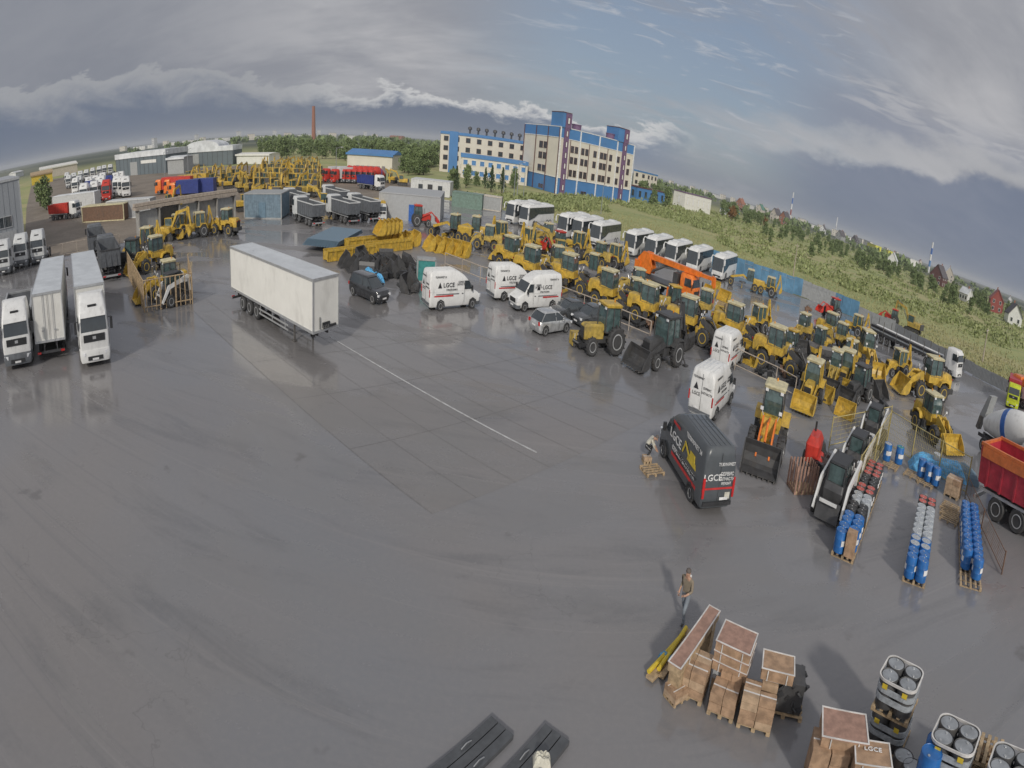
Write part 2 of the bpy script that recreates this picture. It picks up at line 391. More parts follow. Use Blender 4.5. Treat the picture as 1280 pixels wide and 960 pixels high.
        if rz: o.rotation_euler.z = rz
        return o
KIDS = {}
def link(o, parent):
    o.parent = parent; KIDS.setdefault(parent.name, []).append(o)
def build_each(mb, name, m, parent, bevel=0):
    ends = mb.pc[1:]+[(len(mb.v), len(mb.f))]
    for (v0, f0_), (v1, f1) in zip(mb.pc, ends):
        q = MB(); q.add(mb.v[v0:v1], [[i-v0 for i in f] for f in mb.f[f0_:f1]]); q.build(name, m, parent, bevel=bevel)
def thing(name, loc=(0, 0, 0), rz=0):
    o = bpy.data.objects.new(name, None); COL.objects.link(o); o.location = loc; o.rotation_euler.z = rz; o.empty_display_size = .2; return o
def tag(o, label=None, cat=None, group=None, kind=None):
    for k, v in (('label', label), ('category', cat), ('group', group), ('kind', kind)):
        if v: o[k] = v
    return o
def clone(o, parent=None):
    c = o.copy(); COL.objects.link(c)
    if parent is not None: link(c, parent)
    for ch in KIDS.get(o.name, ()): clone(ch, c)
    return c
class Kind:
    """first call builds, later calls copy"""
    def __init__(s, fn, *a, **k): s.fn, s.a, s.k, s.o = fn, a, k, None; s.n = 0
    def put(s, pos, yaw, label, cat, group=None, sc=1, z=None):
        if s.o is None: s.o = o = s.fn(*s.a, **s.k); s.fresh = True
        elif s.fresh and s.n == 0: o = s.o
        else: o = clone(s.o)
        s.n += 1
        for k in ('label', 'category', 'group'):
            if k in o: del o[k]
        p = Vector(pos) if len(pos) == 3 else Vector((*pos, 0))
        if z is not None: p.z = z
        o.location = p; o.rotation_euler = (0, 0, rad(AY(p, yaw))); wd = 1.3 if cat in ('building', 'house', 'cabin', 'container') and not isinstance(sc, float) else 1; o.scale = (sc*wd, sc*wd, sc)
        return tag(o, label, cat, group)
def struct(name, mb, m, **k): return tag(mb.build(name, m, **k), kind='structure')
FONT = None
def text(parent, s, size, loc, rot, m, name='lettering', ax=1.0, align='CENTER', bold=.012):
    cu = bpy.data.curves.new('t', 'FONT'); cu.body = s; cu.size = size; cu.align_x = align; cu.align_y = 'CENTER'; cu.extrude = .004; cu.offset = bold*size; cu.resolution_u = 2
    t = bpy.data.objects.new('t', cu); COL.objects.link(t)
    dg = bpy.context.evaluated_depsgraph_get(); me = bpy.data.meshes.new_from_object(t.evaluated_get(dg))
    bpy.data.objects.remove(t); bpy.data.curves.remove(cu)
    me.materials.clear(); me.materials.append(M[m]); me.name = name
    o = bpy.data.objects.new(name, me); COL.objects.link(o); link(o, parent); o.location = loc; o.rotation_euler = rot; o.scale.x = ax
    return o
# ------------------------------------------------------------------ wheels
WM = {}
def wheel(parent, x, y, r, w, rim='rimw', lugs=0, n=18, name='wheel'):
    """wheel > rim ; y sign says which side faces out"""
    key = (round(r, 2), round(w, 2), rim, lugs, y > 0)
    if key not in WM:
        sgn = 1 if y > 0 else -1; h = w/2; rr = r*.56
        t = MB(); t.lathe([(rr, -h*.9), (r*.86, -h), (r*.97, -h*.72), (r, -h*.4), (r, h*.4), (r*.97, h*.72), (r*.86, h), (rr, h*.9)], n, 'y')
        for k in range(lugs):
            a = 2*pi*k/lugs
            for s_, o_ in ((1, 0), (-1, pi/lugs)):
                t.box((r*1.01*cos(a+o_), s_*h*.45, r*1.01*sin(a+o_)), (r*.09, h*.9, r*.1), 0, -(a+o_), 0)
        q = MB(); q.lathe([(rr, sgn*h*.2), (rr*1.02, sgn*h*.96), (rr*.88, sgn*h*.98), (rr*.8, sgn*h*.35), (rr*.42, sgn*h*.3), (rr*.36, sgn*h*.8), (.02, sgn*h*.82)], n, 'y')
        WM[key] = (t.mesh(name, 'rubber', True), q.mesh('rim', rim, True))
    a, b = WM[key]
    o = bpy.data.objects.new(name, a); COL.objects.link(o); link(o, parent); o.location = (x, y, r)
    q = bpy.data.objects.new('rim', b); COL.objects.link(q); link(q, o)
    return o
def two(fn):
    for s in (1, -1): fn(s)
# ------------------------------------------------------------------ semi trailer (front towards +x)
def semi_trailer(side='panel', refr=False):
    t = thing('semi_trailer'); L = 13.6; x0, x1 = -L, 0
    b = MB().bb(x0+.04, x1-.04, -1.25, 1.25, 1.22, 3.96); b.build('cargo_box', side, t)
    r = MB().bb(x0+.03, x1-.03, -1.24, 1.24, 3.963, 3.985)
    for k in range(12): r.bb(x0+.6+k*1.08, x0+.62+k*1.08, -1.2, 1.2, 3.985, 3.992)
    r.build('roof_panel', 'roofw', t)
    e = MB()
    for s in (1, -1):
        e.bb(x0, x1, s*1.265-.025, s*1.265+.025, 3.86, 4.0); e.bb(x0, x1, s*1.265-.025, s*1.265+.025, 1.12, 1.27)
    for x in (x0+.02, x1-.02):
        e.bb(x-.03, x+.03, -1.24, 1.24, 3.88, 4.01); e.bb(x-.03, x+.03, -1.24, 1.24, 1.12, 1.25)
        for s in (1, -1): e.bb(x-.035, x+.035, s*1.255-.04, s*1.255+.04, 1.25, 3.88)
    e.build('edge_trim', 'trim', t)
    c = MB()
    for s in (1, -1): c.bb(x0+.2, x1-.4, s*.5-.06, s*.5+.06, .82, 1.12)
    for k in range(9): c.bb(x0+.6+k*1.5, x0+.7+k*1.5, -1.15, 1.15, 1.0, 1.11)
    c.bb(x0+.1, x0+.2, -1.2, 1.2, .45, .6); c.bb(x0+.15, x0+.25, -.6, -.5, .5, 1.1); c.bb(x0+.15, x0+.25, .5, .6, .5, 1.1)
    c.build('chassis', 'dark', t)
    for s in (1, -1):
        for k in range(3):
            wheel(t, x0+2.2+k*1.31, s*1.02, .52, .36, 'rimw')
        l = MB().bb(-3.0, -2.88, s*.95-.06, s*.95+.06, .12, 1.1); l.bb(-3.1, -2.78, s*.95-.14, s*.95+.14, .02, .1); l.build('landing_leg', 'steel', t)
        g = MB()
        for z in (.55, .82): g.bb(-8.2, -3.5, s*1.2-.02, s*1.2+.02, z-.05, z+.05)
        for x in (-8, -6, -4): g.bb(x-.03, x+.03, s*1.17-.03, s*1.17+.03, .5, 1.1)
        build_each(g, 'side_guard_bar', 'trim', t)
        MB().bb(x0+1.6, x0+5.5, s*1.19-.02, s*1.19+.02, 1.0, 1.1).build('mudguard', 'black', t)
        lk = MB().bb(-13.66, -13.62, s*.4-.02, s*.4+.02, 1.2, 3.9); lk.bb(-13.67, -13.62, s*.5-.12, s*.5+.12, 1.8, 1.86); lk.build('door_lock_bar', 'trim', t)
        MB().bb(-13.7, -13.62, s*1.0-.15, s*1.0+.15, .5, .62).build('tail_light', 'tail', t)
    MB().bb(-13.64, -13.615, -.012, .012, 1.25, 3.88).build('door_gap', 'dark', t)
    h = MB(); h.bb(-.03, .05, -.35, .35, 1.33, 1.6)
    for k in range(4): h.cyl((.05, -.3+k*.17, 1.45), (.16, -.34+k*.17, 1.3), .05, 6)
    h.cyl((.03, -.62, 1.3), (.03, -.62, 1.95), .03, 6); h.bb(.02, .12, .3, .95, 1.3, 1.42)
    h.build('air_connector', 'black', t)
    return t
# ------------------------------------------------------------------ lorries (origin under the front bumper, front towards +x)
def cab_parts(t, paint, high=True, visor=False, lower='paint', x=0):
    H = 3.75 if high else 3.0
    c = MB()
    c.zloft([(.95, x-2.2, x-.02, 1.22, .12, 1.16), (1.5, x-2.2, x-.0, 1.24, .12, 1.17), (1.95, x-2.2, x-.03, 1.24, .14, 1.17), (2.85, x-2.2, x-.22, 1.21, .16, 1.12), (3.1, x-2.2, x-.38, 1.18, .2, 1.08)] +
            ([(3.45, x-2.2, x-.75, 1.14, .25, 1.02), (H, x-2.2, x-1.15, 1.06, .3, .9)] if high else [(3.2, x-2.15, x-.5, 1.1, .25, 1.0)]), 3)
    cab = c.build('cab', paint, t, smooth=True)
    MB().slab([(x-.035, -1.02, 1.98), (x-.035, 1.02, 1.98), (x-.20, .98, 2.78), (x-.20, -.98, 2.78)], .02).build('windscreen', 'glass', t)
    g = MB(); g.box((x+.0, 0, 1.62), (.05, 1.7, .40)); 
    for k in range(4): g.box((x+.03, 0, 1.48+k*.1), (.02, 1.66, .03))
    g.build('grille', 'black', t)
    MB().box((x+.035, 0, 1.64), (.02, .26, .16)).build('badge', 'trim', t)
    b = MB(); b.zloft([(.32, x-.7, x+.06, 1.2, .15, 1.12), (.7, x-.7, x+.1, 1.24, .15, 1.2), (.98, x-.7, x+.04, 1.23, .15, 1.18)], 2)
    bp = b.build('bumper', paint if lower == 'paint' else 'tipgrey', t, smooth=True)
    MB().box((x+.09, 0, .55), (.05, 1.2, .22)).build('lower_grille', 'black', t)
    MB().box((x+.13, 0, .5), (.02, .5, .11)).build('number_plate', 'decalw', t)
    for s in (1, -1):
        MB().box((x+.03, s*.95, .78), (.1, .34, .2), s*.25).build('headlight', 'light', t)
        wd = MB(); wd.slab([(x-1.05, s*1.245, 2.0), (x-.2, s*1.215, 2.0), (x-.32, s*1.20, 2.75), (x-1.05, s*1.235, 2.75)][::s], .015); wd.build('side_window', 'glass', t)
        m = MB(); m.box((x-.02, s*1.42, 2.3), (.16, .2, .65)); m.box((x-.02, s*1.3, 2.62), (.05, .3, .04)); m.build('mirror', 'black', t)
        MB().prism([(x-1.75, .55), (x-1.6, 1.02), (x-.75, 1.02), (x-.62, .55), (x-.8, .55), (x-.9, .93), (x-1.5, .93), (x-1.6, .55)], s*1.0-.16, s*1.0+.22).build('wheel_arch', 'black' if lower != 'paint' else paint, t)
        MB().box((x-1.1, s*1.245, 1.3), (.9, .02, .9)).build('door', paint, t)
    if visor: MB().slab([(x-.10, -1.0, 2.72), (x-.10, 1.0, 2.72), (x-.26, 1.0, 2.95), (x-.26, -1.0, 2.95)], .04).build('sun_visor', paint, t)
    if high:
        MB().box((x-.5, 0, 3.27), (.06, .7, .12)).build('roof_lamp_panel', 'black', t)
    return t
def chassis(t, L, axles, rim='rimw', dual=True):
    c = MB()
    for s in (1, -1): c.bb(-L, -.5, s*.42-.05, s*.42+.05, .75, 1.0)
    for a in axles: c.cyl((-a, -1.0, .52), (-a, 1.0, .52), .09, 8)
    for k in range(4): c.bb(-L+.3+k*(L-1.5)/4, -L+.42+k*(L-1.5)/4, -.4, .4, .8, .95)
    c.build('chassis', 'dark', t)
    for a in axles:
        for s in (1, -1): wheel(t, -a, s*1.05, .52, .34 if a < 3.4 else .44, rim)
def tractor_unit(paint='white', high=True, lower='paint'):
    t = thing('tractor_lorry'); cab_parts(t, paint, high, True, lower); chassis(t, 6.2, (1.35, 4.5, 5.75))
    MB().lathe([(.5, .98), (.55, 1.05), (.5, 1.12)], 14, 'z', (-4.9, 0, 0)).build('fifth_wheel', 'dark', t)
    for s in (1, -1):
        MB().lathe([(.28, -.5), (.32, -.45), (.32, .45), (.28, .5)], 12, 'x', (-3.0, s*.98, .72)).build('fuel_tank', 'trim', t)
        MB().bb(-6.2, -4.0, s*1.05-.2, s*1.05+.2, 1.1, 1.14).build('mudguard', 'black', t)
    return t
def tip_body(t, x0, x1, col, edge, zf=1.15, z1=2.75, hw=1.24):
    b = MB()
    b.prism([(x0, zf+.15), (x1, zf), (x1, zf+.1), (x0, zf+.25)], -hw+.05, hw-.05)
    for s in (1, -1):
        b.prism([(x0+.02, zf+.1), (x1, zf), (x1, z1), (x0-.12, z1)], s*hw-.04, s*hw+.04)
        for k in range(7):
            x = x0+.5+k*(x1-x0-1)/6; b.box((x, s*(hw+.06), (zf+z1)/2), (.12, .08, z1-zf-.1))
    b.prism([(x1-.05, zf), (x1+.05, zf), (x1+.05, z1+.25), (x1-.05, z1+.25)], -hw, hw)
    b.prism([(x1, z1+.2), (x1+.65, z1+.28), (x1+.65, z1+.34), (x1, z1+.26)], -hw+.1, hw-.1)
    b.build('tipper_body', col, t)
    g = MB().prism([(x0-.04, zf+.15), (x0+.04, zf+.15), (x0-.08, z1-.05), (x0-.16, z1-.05)], -hw+.03, hw-.03)
    for y in (-.7, 0, .7): g.box((x0-.13, y, (zf+z1)/2), (.08, .1, z1-zf-.4))
    g.build('tailgate', col, t)
    e = MB()
    for s in (1, -1): e.bb(x0-.15, x1, s*(hw+.02)-.08, s*(hw+.02)+.08, z1, z1+.12)
    e.bb(x0-.2, x0-.08, -hw, hw, z1-.05, z1+.07)
    e.build('body_edge', edge, t)
    for s in (1, -1): MB().bb(x0+.1, x1-.2, s*(hw-.05)-.05, s*(hw-.05)+.05, .98, 1.1).build('body_rail', 'trim', t)
def tipper(paint='white', col='tipgrey', edge='tipgrey', high=False, lower='dark'):
    t = thing('tipper_lorry'); cab_parts(t, paint, high, True, lower); chassis(t, 9.0, (1.4, 3.3, 6.4, 7.75)); tip_body(t, -9.1, -2.7, col, edge)
    MB().bb(-9.25, -9.15, -1.15, 1.15, .45, .62).build('rear_bumper', 'trim', t)
    for s in (1, -1): MB().bb(-9.28, -9.24, s*.95-.18, s*.95+.18, .48, .6).build('tail_light', 'tail', t)
    return t
def mixer(paint='white', drum='white'):
    t = thing('concrete_mixer_lorry'); cab_parts(t, paint, False, True, 'dark'); chassis(t, 9.2, (1.4, 3.3, 6.4, 7.75))
    d = MB().lathe([(.55, -3.0), (1.05, -2.5), (1.25, -.9), (1.18, .4), (.85, 1.9), (.6, 2.6), (.62, 2.75)], 20, 'x')
    o = d.build('mixer_drum', drum, t, smooth=True); o.location = (-6.0, 0, 2.45); o.rotation_euler = (0, rad(13), pi)
    for a, c_ in ((-.5, 'blue'),):
        q = MB().lathe([(1.245, a), (1.262, a+.02), (1.2 if a < 0 else 1.1, a+.6), (1.18 if a < 0 else 1.06, a+.62)], 20, 'x').build('drum_band', c_, t, smooth=True); q.location = o.location; q.rotation_euler = o.rotation_euler
    MB().prism([(-9.4, 2.2), (-8.6, 3.9), (-8.2, 3.9), (-8.7, 2.2)], -.5, .5).build('hopper', 'greycor', t)
    MB().box((-9.5, 0, 1.7), (.35, .6, 1.2), 0, .3).build('chute', 'steel', t)
    MB().bb(-3.2, -2.5, -1.0, 1.0, 1.0, 2.2).build('water_tank', 'white', t)
    return t
def box_lorry(paint, body):
    t = thing('box_lorry'); cab_parts(t, paint, False, False); chassis(t, 9, (1.4, 7.2)); MB().bb(-9.2, -2.5, -1.25, 1.25, 1.05, 3.6).build('cargo_box', body, t); return t
# ------------------------------------------------------------------ vans
def van(paint, L=6.0, lett='white'):
    """origin below the middle, front towards +x"""
    t = thing('panel_van'); h = L/2
    lo = MB(); lo.zloft([(.28, -h+.12, h-.12, .88, .18, .8), (.45, -h+.03, h-.02, .97, .2, .86), (.95, -h, h, 1.0, .22, .87), (1.12, -h, h-.25, 1.0, .25, .88), (1.28, -h, h-.72, .99, .25, .9), (1.36, -h, h-.95, .985, .2, .92)], 4)
    lo.build('body', paint, t, smooth=True)
    up = MB(); up.zloft([(1.34, -h, h-.9, .985, .12, .93), (2.0, -h+.02, h-1.45, .95, .14, .87), (2.35, -h+.04, h-1.95, .92, .2, .83), (2.6, -h+.08, h-2.5, .86, .25, .76), (2.68, -h+.16, h-2.8, .78, .25, .68)], 4)
    up.build('upper_body', paint, t, smooth=True)
    r = MB()
    for k in range(5): r.bb(-h+.3, h-2.9, -.6+k*.3-.03, -.6+k*.3+.03, 2.675, 2.70)
    for k in range(4): r.bb(-h+.6+k*.75, -h+.63+k*.75, -.7, .7, 2.678, 2.69)
    build_each(r, 'roof_rib', paint, t)
    MB().slab([(h-.92, -.84, 1.40), (h-.92, .84, 1.40), (h-1.50, .79, 2.04), (h-1.50, -.79, 2.04)], .03).build('windscreen', 'glass', t)
    gr = MB().box((h+.0, 0, .78), (.05, 1.0, .3)); 
    for k in range(3): gr.box((h+.03, 0, .7+k*.09), (.02, .95, .03))
    gr.build('grille', 'black', t)
    MB().zloft([(.24, h-.5, h+.04, .88, .15, .8), (.5, h-.5, h+.06, .93, .15, .85)], 2).build('bumper', 'black' if paint != 'white' else 'tipgrey', t)
    MB().box((h+.07, 0, .42), (.02, .5, .11)).build('number_plate', 'decalw', t)
    MB().box((-h-.02, .0, .52), (.08, 1.7, .16)).build('rear_bumper', 'black' if paint != 'white' else 'tipgrey', t)
    MB().box((-h-.05, -.35 if paint != 'white' else .3, .72), (.02, .5, .11)).build('number_plate', 'decalw', t)
    MB().box((-h-.004, 0, 1.5), (.012, .02, 2.0)).build('door_gap', 'dark', t)
    for s in (1, -1):
        MB().box((h-.08, s*.78, .88), (.22, .16, .26), s*-.5).build('headlight', 'light', t)
        MB().box((-h-.005, s*.93, 1.25), (.04, .09, .5)).build('tail_light', 'tail', t)
        q = [(h-1.95, s*.975, 1.42), (h-1.08, s*.955, 1.42), (h-1.5, s*.93, 2.0), (h-1.95, s*.955, 2.0)][::s]
        MB().slab(q, .015).build('side_window', 'glass', t)
        mm = MB().box((h-1.15, s*1.1, 1.5), (.12, .2, .36)); mm.build('mirror', 'black', t)
        wheel(t, h-.95, s*.86, .35, .24, 'rimw'); wheel(t, -h+1.25, s*.86, .35, .24, 'rimw')
        for x in (h-.95, -h+1.25):
            MB().prism([(x-.46, .32), (x-.36, .66), (x, .82), (x+.36, .66), (x+.46, .32), (x+.38, .32), (x+.28, .6), (x, .73), (x-.28, .6), (x-.38, .32)], s*.985-.03, s*.985+.03).build('wheel_arch', 'black', t)
        MB().box((-h+2.0, s*1.0, 1.15), (2.6, .02, .05)).build('side_moulding', 'black' if paint != 'white' else 'tipgrey', t)
        MB().box((h-2.0, s*.993, 1.3), (.015, .012, 1.5)).build('door_seam', 'dark', t)
        MB().box((h-2.2, s*1.0, 1.15), (.18, .03, .04)).build('door_handle', 'black', t)
    return t
def side_rot(s): return (rad(90), 0, rad(180) if s > 0 else 0)
def logo_tri(t, loc, rot, m='decal', k=.35):
    o = MB().prism([(-k, -k*.8), (k, -k*.8), (0, k), (0, k*.55), (-k*.55, -k*.5), (k*.55, -k*.5), (0, k*.55), (0, k)], 0, .006, 'z')
    o = o.build('triangle_emblem', m, t); o.location = loc; o.rotation_euler = rot
    o2 = MB().prism([(-k*.3, -k*.45), (k*.3, -k*.45), (0, k*.3)], 0, .006, 'z').build('triangle_emblem', m, t); o2.location = loc; o2.rotation_euler = rot
def white_van():
    t = van('white', 5.9); h = 2.95
    for s in (1, -1):
        R = side_rot(s); R = (rad(90)+s*0, 0, rad(180) if s > 0 else 0)
        y = s*.99; X = lambda u: -s*u
        text(t, 'LGCE', .42, (-.85, y, 1.75), R, 'decal', ax=1.25)
        text(t, 'СЕРВИС\nЗАПЧАСТИ', .17, (.55 if s < 0 else .35, y, 1.85), R, 'decal')
        text(t, 'СПЕЦТЕХНИКА', .17, (-.5, y, 1.42), R, 'decal')
        text(t, 'ТЕХМАРКЕТ 24', .17, (-1.75, s*.945, 2.3), R, 'decal')
        logo_tri(t, (-1.85 if s < 0 else .35, y, 1.75), R, 'decal', .22)
        MB().bb(-2.7, -.3, y-.004, y+.004, .98, 1.08).build('maroon_stripe', 'decalr', t)
    R = (rad(90), 0, rad(-90))
    logo_tri(t, (-h-.01, .45, 1.8), R, 'decal', .2)
    text(t, 'СЕРВИС', .16, (-h-.01, -.42, 1.8), R, 'decal'); text(t, 'ТЕХМАРКЕТ', .14, (-h-.01, .3, 2.25), R, 'decal'); text(t, 'ЗАПЧАСТИ', .16, (-h-.01, -.42, 1.55), R, 'decal')
    text(t, 'LGCE', .26, (-h-.01, .4, 1.4), R, 'decal')
    return t
def grey_van():
    t = van('vangrey', 6.2); h = 3.1
    for s in (1, -1):
        y = s*.995; R = side_rot(s)
        text(t, 'LGCE', .52, (.55, y, 1.55), R, 'decalw', ax=1.25)
        text(t, 'СЕРВИС / ЗАПЧАСТИ', .26, (-.65, y, 1.08), R, 'decalw', ax=1.1)
        text(t, 'ТЕХМАРКЕТ 24', .24, (-1.6, s*.945, 2.24), R, 'decalw', ax=1.1)
        MB().bb(-2.4, .9, y-.004, y+.004, .74, .88).build('red_stripe', 'decalr', t)
        MB().bb(.2, 1.1, s*.955-.004, s*.955+.006, 2.02, 2.14).build('red_stripe', 'decalr', t)
        e = MB()
        e.prism([(-2.2, 1.4), (-1.1, 1.4), (-1.2, 1.62), (-2.1, 1.62)], y-.004, y+.006)
        e.prism([(-2.0, 1.62), (-1.35, 1.62), (-1.4, 1.88), (-1.95, 1.88)], y-.02, y+.004); e.prism([(-1.35, 1.65), (-.7, 1.98), (-.62, 1.92), (-1.3, 1.5)], y-.01, y+.006); e.prism([(-.72, 1.98), (-.4, 1.45), (-.5, 1.42), (-.78, 1.88)], y-.01, y+.006)
        e.build('excavator_picture', 'decaly', t)
    R = (rad(90), 0, rad(-90)); X = -h-.012
    text(t, 'LGCE', .36, (X, .42, 1.55), R, 'decalw', ax=1.25); text(t, 'СЕРВИС', .2, (X, -.42, 1.68), R, 'decalw'); text(t, 'ЗАПЧАСТИ', .17, (X, -.42, 1.48), R, 'decalw'); text(t, 'РЕМОНТ', .14, (X, -.42, 1.30), R, 'decalw')
    text(t, 'ТЕХМАРКЕТ', .17, (X+.02, -.35, 2.05), R, 'decalw')
    MB().bb(X-.004, X+.004, -.85, .85, 1.08, 1.16).build('red_stripe', 'decalr', t)
    MB().bb(X-.004, X+.004, -.72, -.42, .68, .95).build('notice_sheet', 'tarpw', t)
    for s in (1, -1): MB().bb(X-.03, X+.02, s*.9-.06, s*.9+.06, .75, 1.55).build('tail_lamp', 'tail', t)
    return t
# ------------------------------------------------------------------ cars
def car(paint, kind='hatch', L=4.3):
    t = thing('parked_car'); h = L/2; H = {'hatch': 1.5, 'suv': 1.7, 'sedan': 1.45}[kind]; b = .92 if kind != 'suv' else 1.02; w = .88 if kind != 'suv' else .93
    bt = MB(); bt.zloft([(.2, -h+.15, h-.15, w-.08, .2, w-.15), (.4, -h+.02, h-.02, w, .28, w-.08), (.65, -h, h, w+.01, .32, w-.06), (b-.1, -h+.04, h-.2, w, .32, w-.06), (b, -h+.1, h-.95 if kind != 'suv' else h-.85, w-.04, .25, w-.08)], 4)
    bt.build('body', paint, t, smooth=True)
    xr = {'hatch': -h+.18, 'suv': -h+.15, 'sedan': -h+.85}[kind]; xt = {'hatch': -h+.75, 'suv': -h+.5, 'sedan': -h+1.5}[kind]
    g = MB(); g.zloft([(b-.01, xr, h-1.0, w-.06, .15), (b+.3, (xr+xt)/2, h-1.45, w-.13, .18), (H-.12, xt-.05, h-1.85, w-.2, .2), (H-.06, xt, h-1.95, w-.23, .2)], 3)
    g.build('glasshouse', 'glass', t, smooth=True)
    MB().zloft([(H-.09, xt-.08, h-1.82, w-.19, .2), (H-.03, xt+.0, h-1.95, w-.23, .2), (H, xt+.15, h-2.15, w-.32, .2)], 3).build('roof', paint, t, smooth=True)
    for s in (1, -1):
        p = MB()
        for (xa, xb) in ((h-1.0, h-1.88), (-.05, -.12), (xr+.05, xt)):
            p.slab([(xa-.04, s*(w-.055), b), (xa+.04, s*(w-.055), b), (xb+.04, s*(w-.205), H-.08), (xb-.04, s*(w-.205), H-.08)][::s], .015)
        build_each(p, 'window_pillar', paint, t)
        wheel(t, h-.82, s*(w-.09), .33 if kind != 'suv' else .37, .22, 'rimw'); wheel(t, -h+.78, s*(w-.09), .33 if kind != 'suv' else .37, .22, 'rimw')
        for x in (h-.82, -h+.78):
            MB().prism([(x-.42, .3), (x-.3, .62), (x, .74), (x+.3, .62), (x+.42, .3), (x+.36, .3), (x+.25, .56), (x, .67), (x-.25, .56), (x-.36, .3)], s*(w)-.03, s*w+.025).build('wheel_arch', 'black', t)
        MB().box((h-.1, s*(w-.25), .68), (.18, .32, .14), s*-.35).build('headlight', 'light', t)
        MB().box((-h+.03, s*(w-.18), .82), (.1, .22, .22), s*.2).build('tail_light', 'tail', t)
        MB().box((h-1.35, s*(w+.09), b+.06), (.12, .2, .14)).build('mirror', paint, t)
        MB().box((.3, s*(w+.005), .62), (.012, .01, .6)).build('door_seam', 'dark', t)
    MB().box((h+.0, 0, .52), (.04, .9, .16)).build('grille', 'black', t)
    for x in (h+.02, -h-.02): MB().box((x, 0, .45 if x > 0 else .62), (.02, .5, .11)).build('number_plate', 'decalw', t)
    return t
# ------------------------------------------------------------------ coach
def coach():
    t = thing('coach'); h = 6.0
    b = MB(); b.zloft([(.3, -h+.1, h-.25, 1.2, .2, 1.1), (.6, -h, h-.03, 1.27, .25, 1.15), (1.3, -h, h, 1.275, .3, 1.15), (2.9, -h+.05, h-.3, 1.25, .35, 1.1), (3.25, -h+.15, h-.6, 1.18, .35, 1.02), (3.4, -h+.35, h-.9, 1.05, .35, .9)], 4)
    b.build('body', 'white', t, smooth=True)
    r = MB(); r.bb(-h+1, h-1.5, -.95, .95, 3.395, 3.43); r.build('roof_panel', 'white', t)
    for x in (-3.4, 2.2): MB().zloft([(3.42, x-1.0, x+1.0, .8, .2), (3.58, x-.85, x+.85, .7, .2)], 2).build('air_conditioning_unit', 'offwhite', t)
    MB().slab([(h-.02, -1.06, 1.25), (h-.02, 1.06, 1.25), (h-.33, 1.0, 2.98), (h-.33, -1.0, 2.98)], .03).build('windscreen', 'glass', t)
    MB().box((h-.17, 0, 2.1), (.06, .05, 1.75), 0, -.175).build('windscreen_divider', 'black', t)
    for s in (1, -1):
        pts = [(-h+.1, 2.05), (1.6, 2.05), (3.3, 1.55), (h-.75, 1.2), (h-.45, 1.25), (h-.62, 3.0), (-h+.25, 3.12)]
        wnd = MB(); P = [(x, s*(1.275-.0172*(z-1.3)-(.0 if x < 3.5 else (x-3.5)*.025)), z) for x, z in pts]
        wnd.slab(P if s < 0 else P[::-1], .02); wnd.build('side_window', 'glass', t)
        pl = MB()
        for k in range(6): pl.box((-4.4+k*1.5, s*1.29, 2.55), (.05, .02, .98))
        build_each(pl, 'window_pillar', 'black', t)
        MB().box((0-.8, s*1.28, .95), (8.5, .015, .03)).build('side_moulding', 'offwhite', t)
        MB().box((h-.07, s*.85, .75), (.16, .4, .28), s*-.25).build('headlight', 'light', t)
        m = MB(); m.tube([(h-.65, s*1.0, 3.1), (h-.1, s*1.3, 3.15), (h+.12, s*1.38, 2.85)], .07, 8); m.zloft([(2.1, h+.02, h+.2, .0, .0)], 1) if 0 else None; m.box((h+.13, s*1.38, 2.55), (.16, .26, .65)); m.build('mirror', 'white', t, smooth=False, bevel=.03)
        for x in (3.3, -2.7, -4.0): wheel(t, x, s*1.08, .5, .32, 'rimw')
        for x in (3.3, -2.7, -4.0): MB().prism([(x-.62, .4), (x-.5, .95), (x, 1.15), (x+.5, .95), (x+.62, .4), (x+.54, .4), (x+.42, .88), (x, 1.06), (x-.42, .88), (x-.54, .4)], s*1.265-.02, s*1.265+.03).build('wheel_arch', 'black', t)
        MB().box((-h-.01, s*.95, 1.3), (.06, .2, .6)).build('tail_light', 'tail', t)
    MB().box((h+.0, 0, .62), (.05, 1.5, .2)).build('grille', 'black', t)
    MB().box((h+.04, 0, .48), (.02, .5, .11)).build('number_plate', 'decalw', t)
    MB().slab([(-h-.0, 1.0, 2.0), (-h-.0, -1.0, 2.0), (-h+.05, -.95, 2.9), (-h+.05, .95, 2.9)], .02).build('rear_window', 'glass', t)
    return t
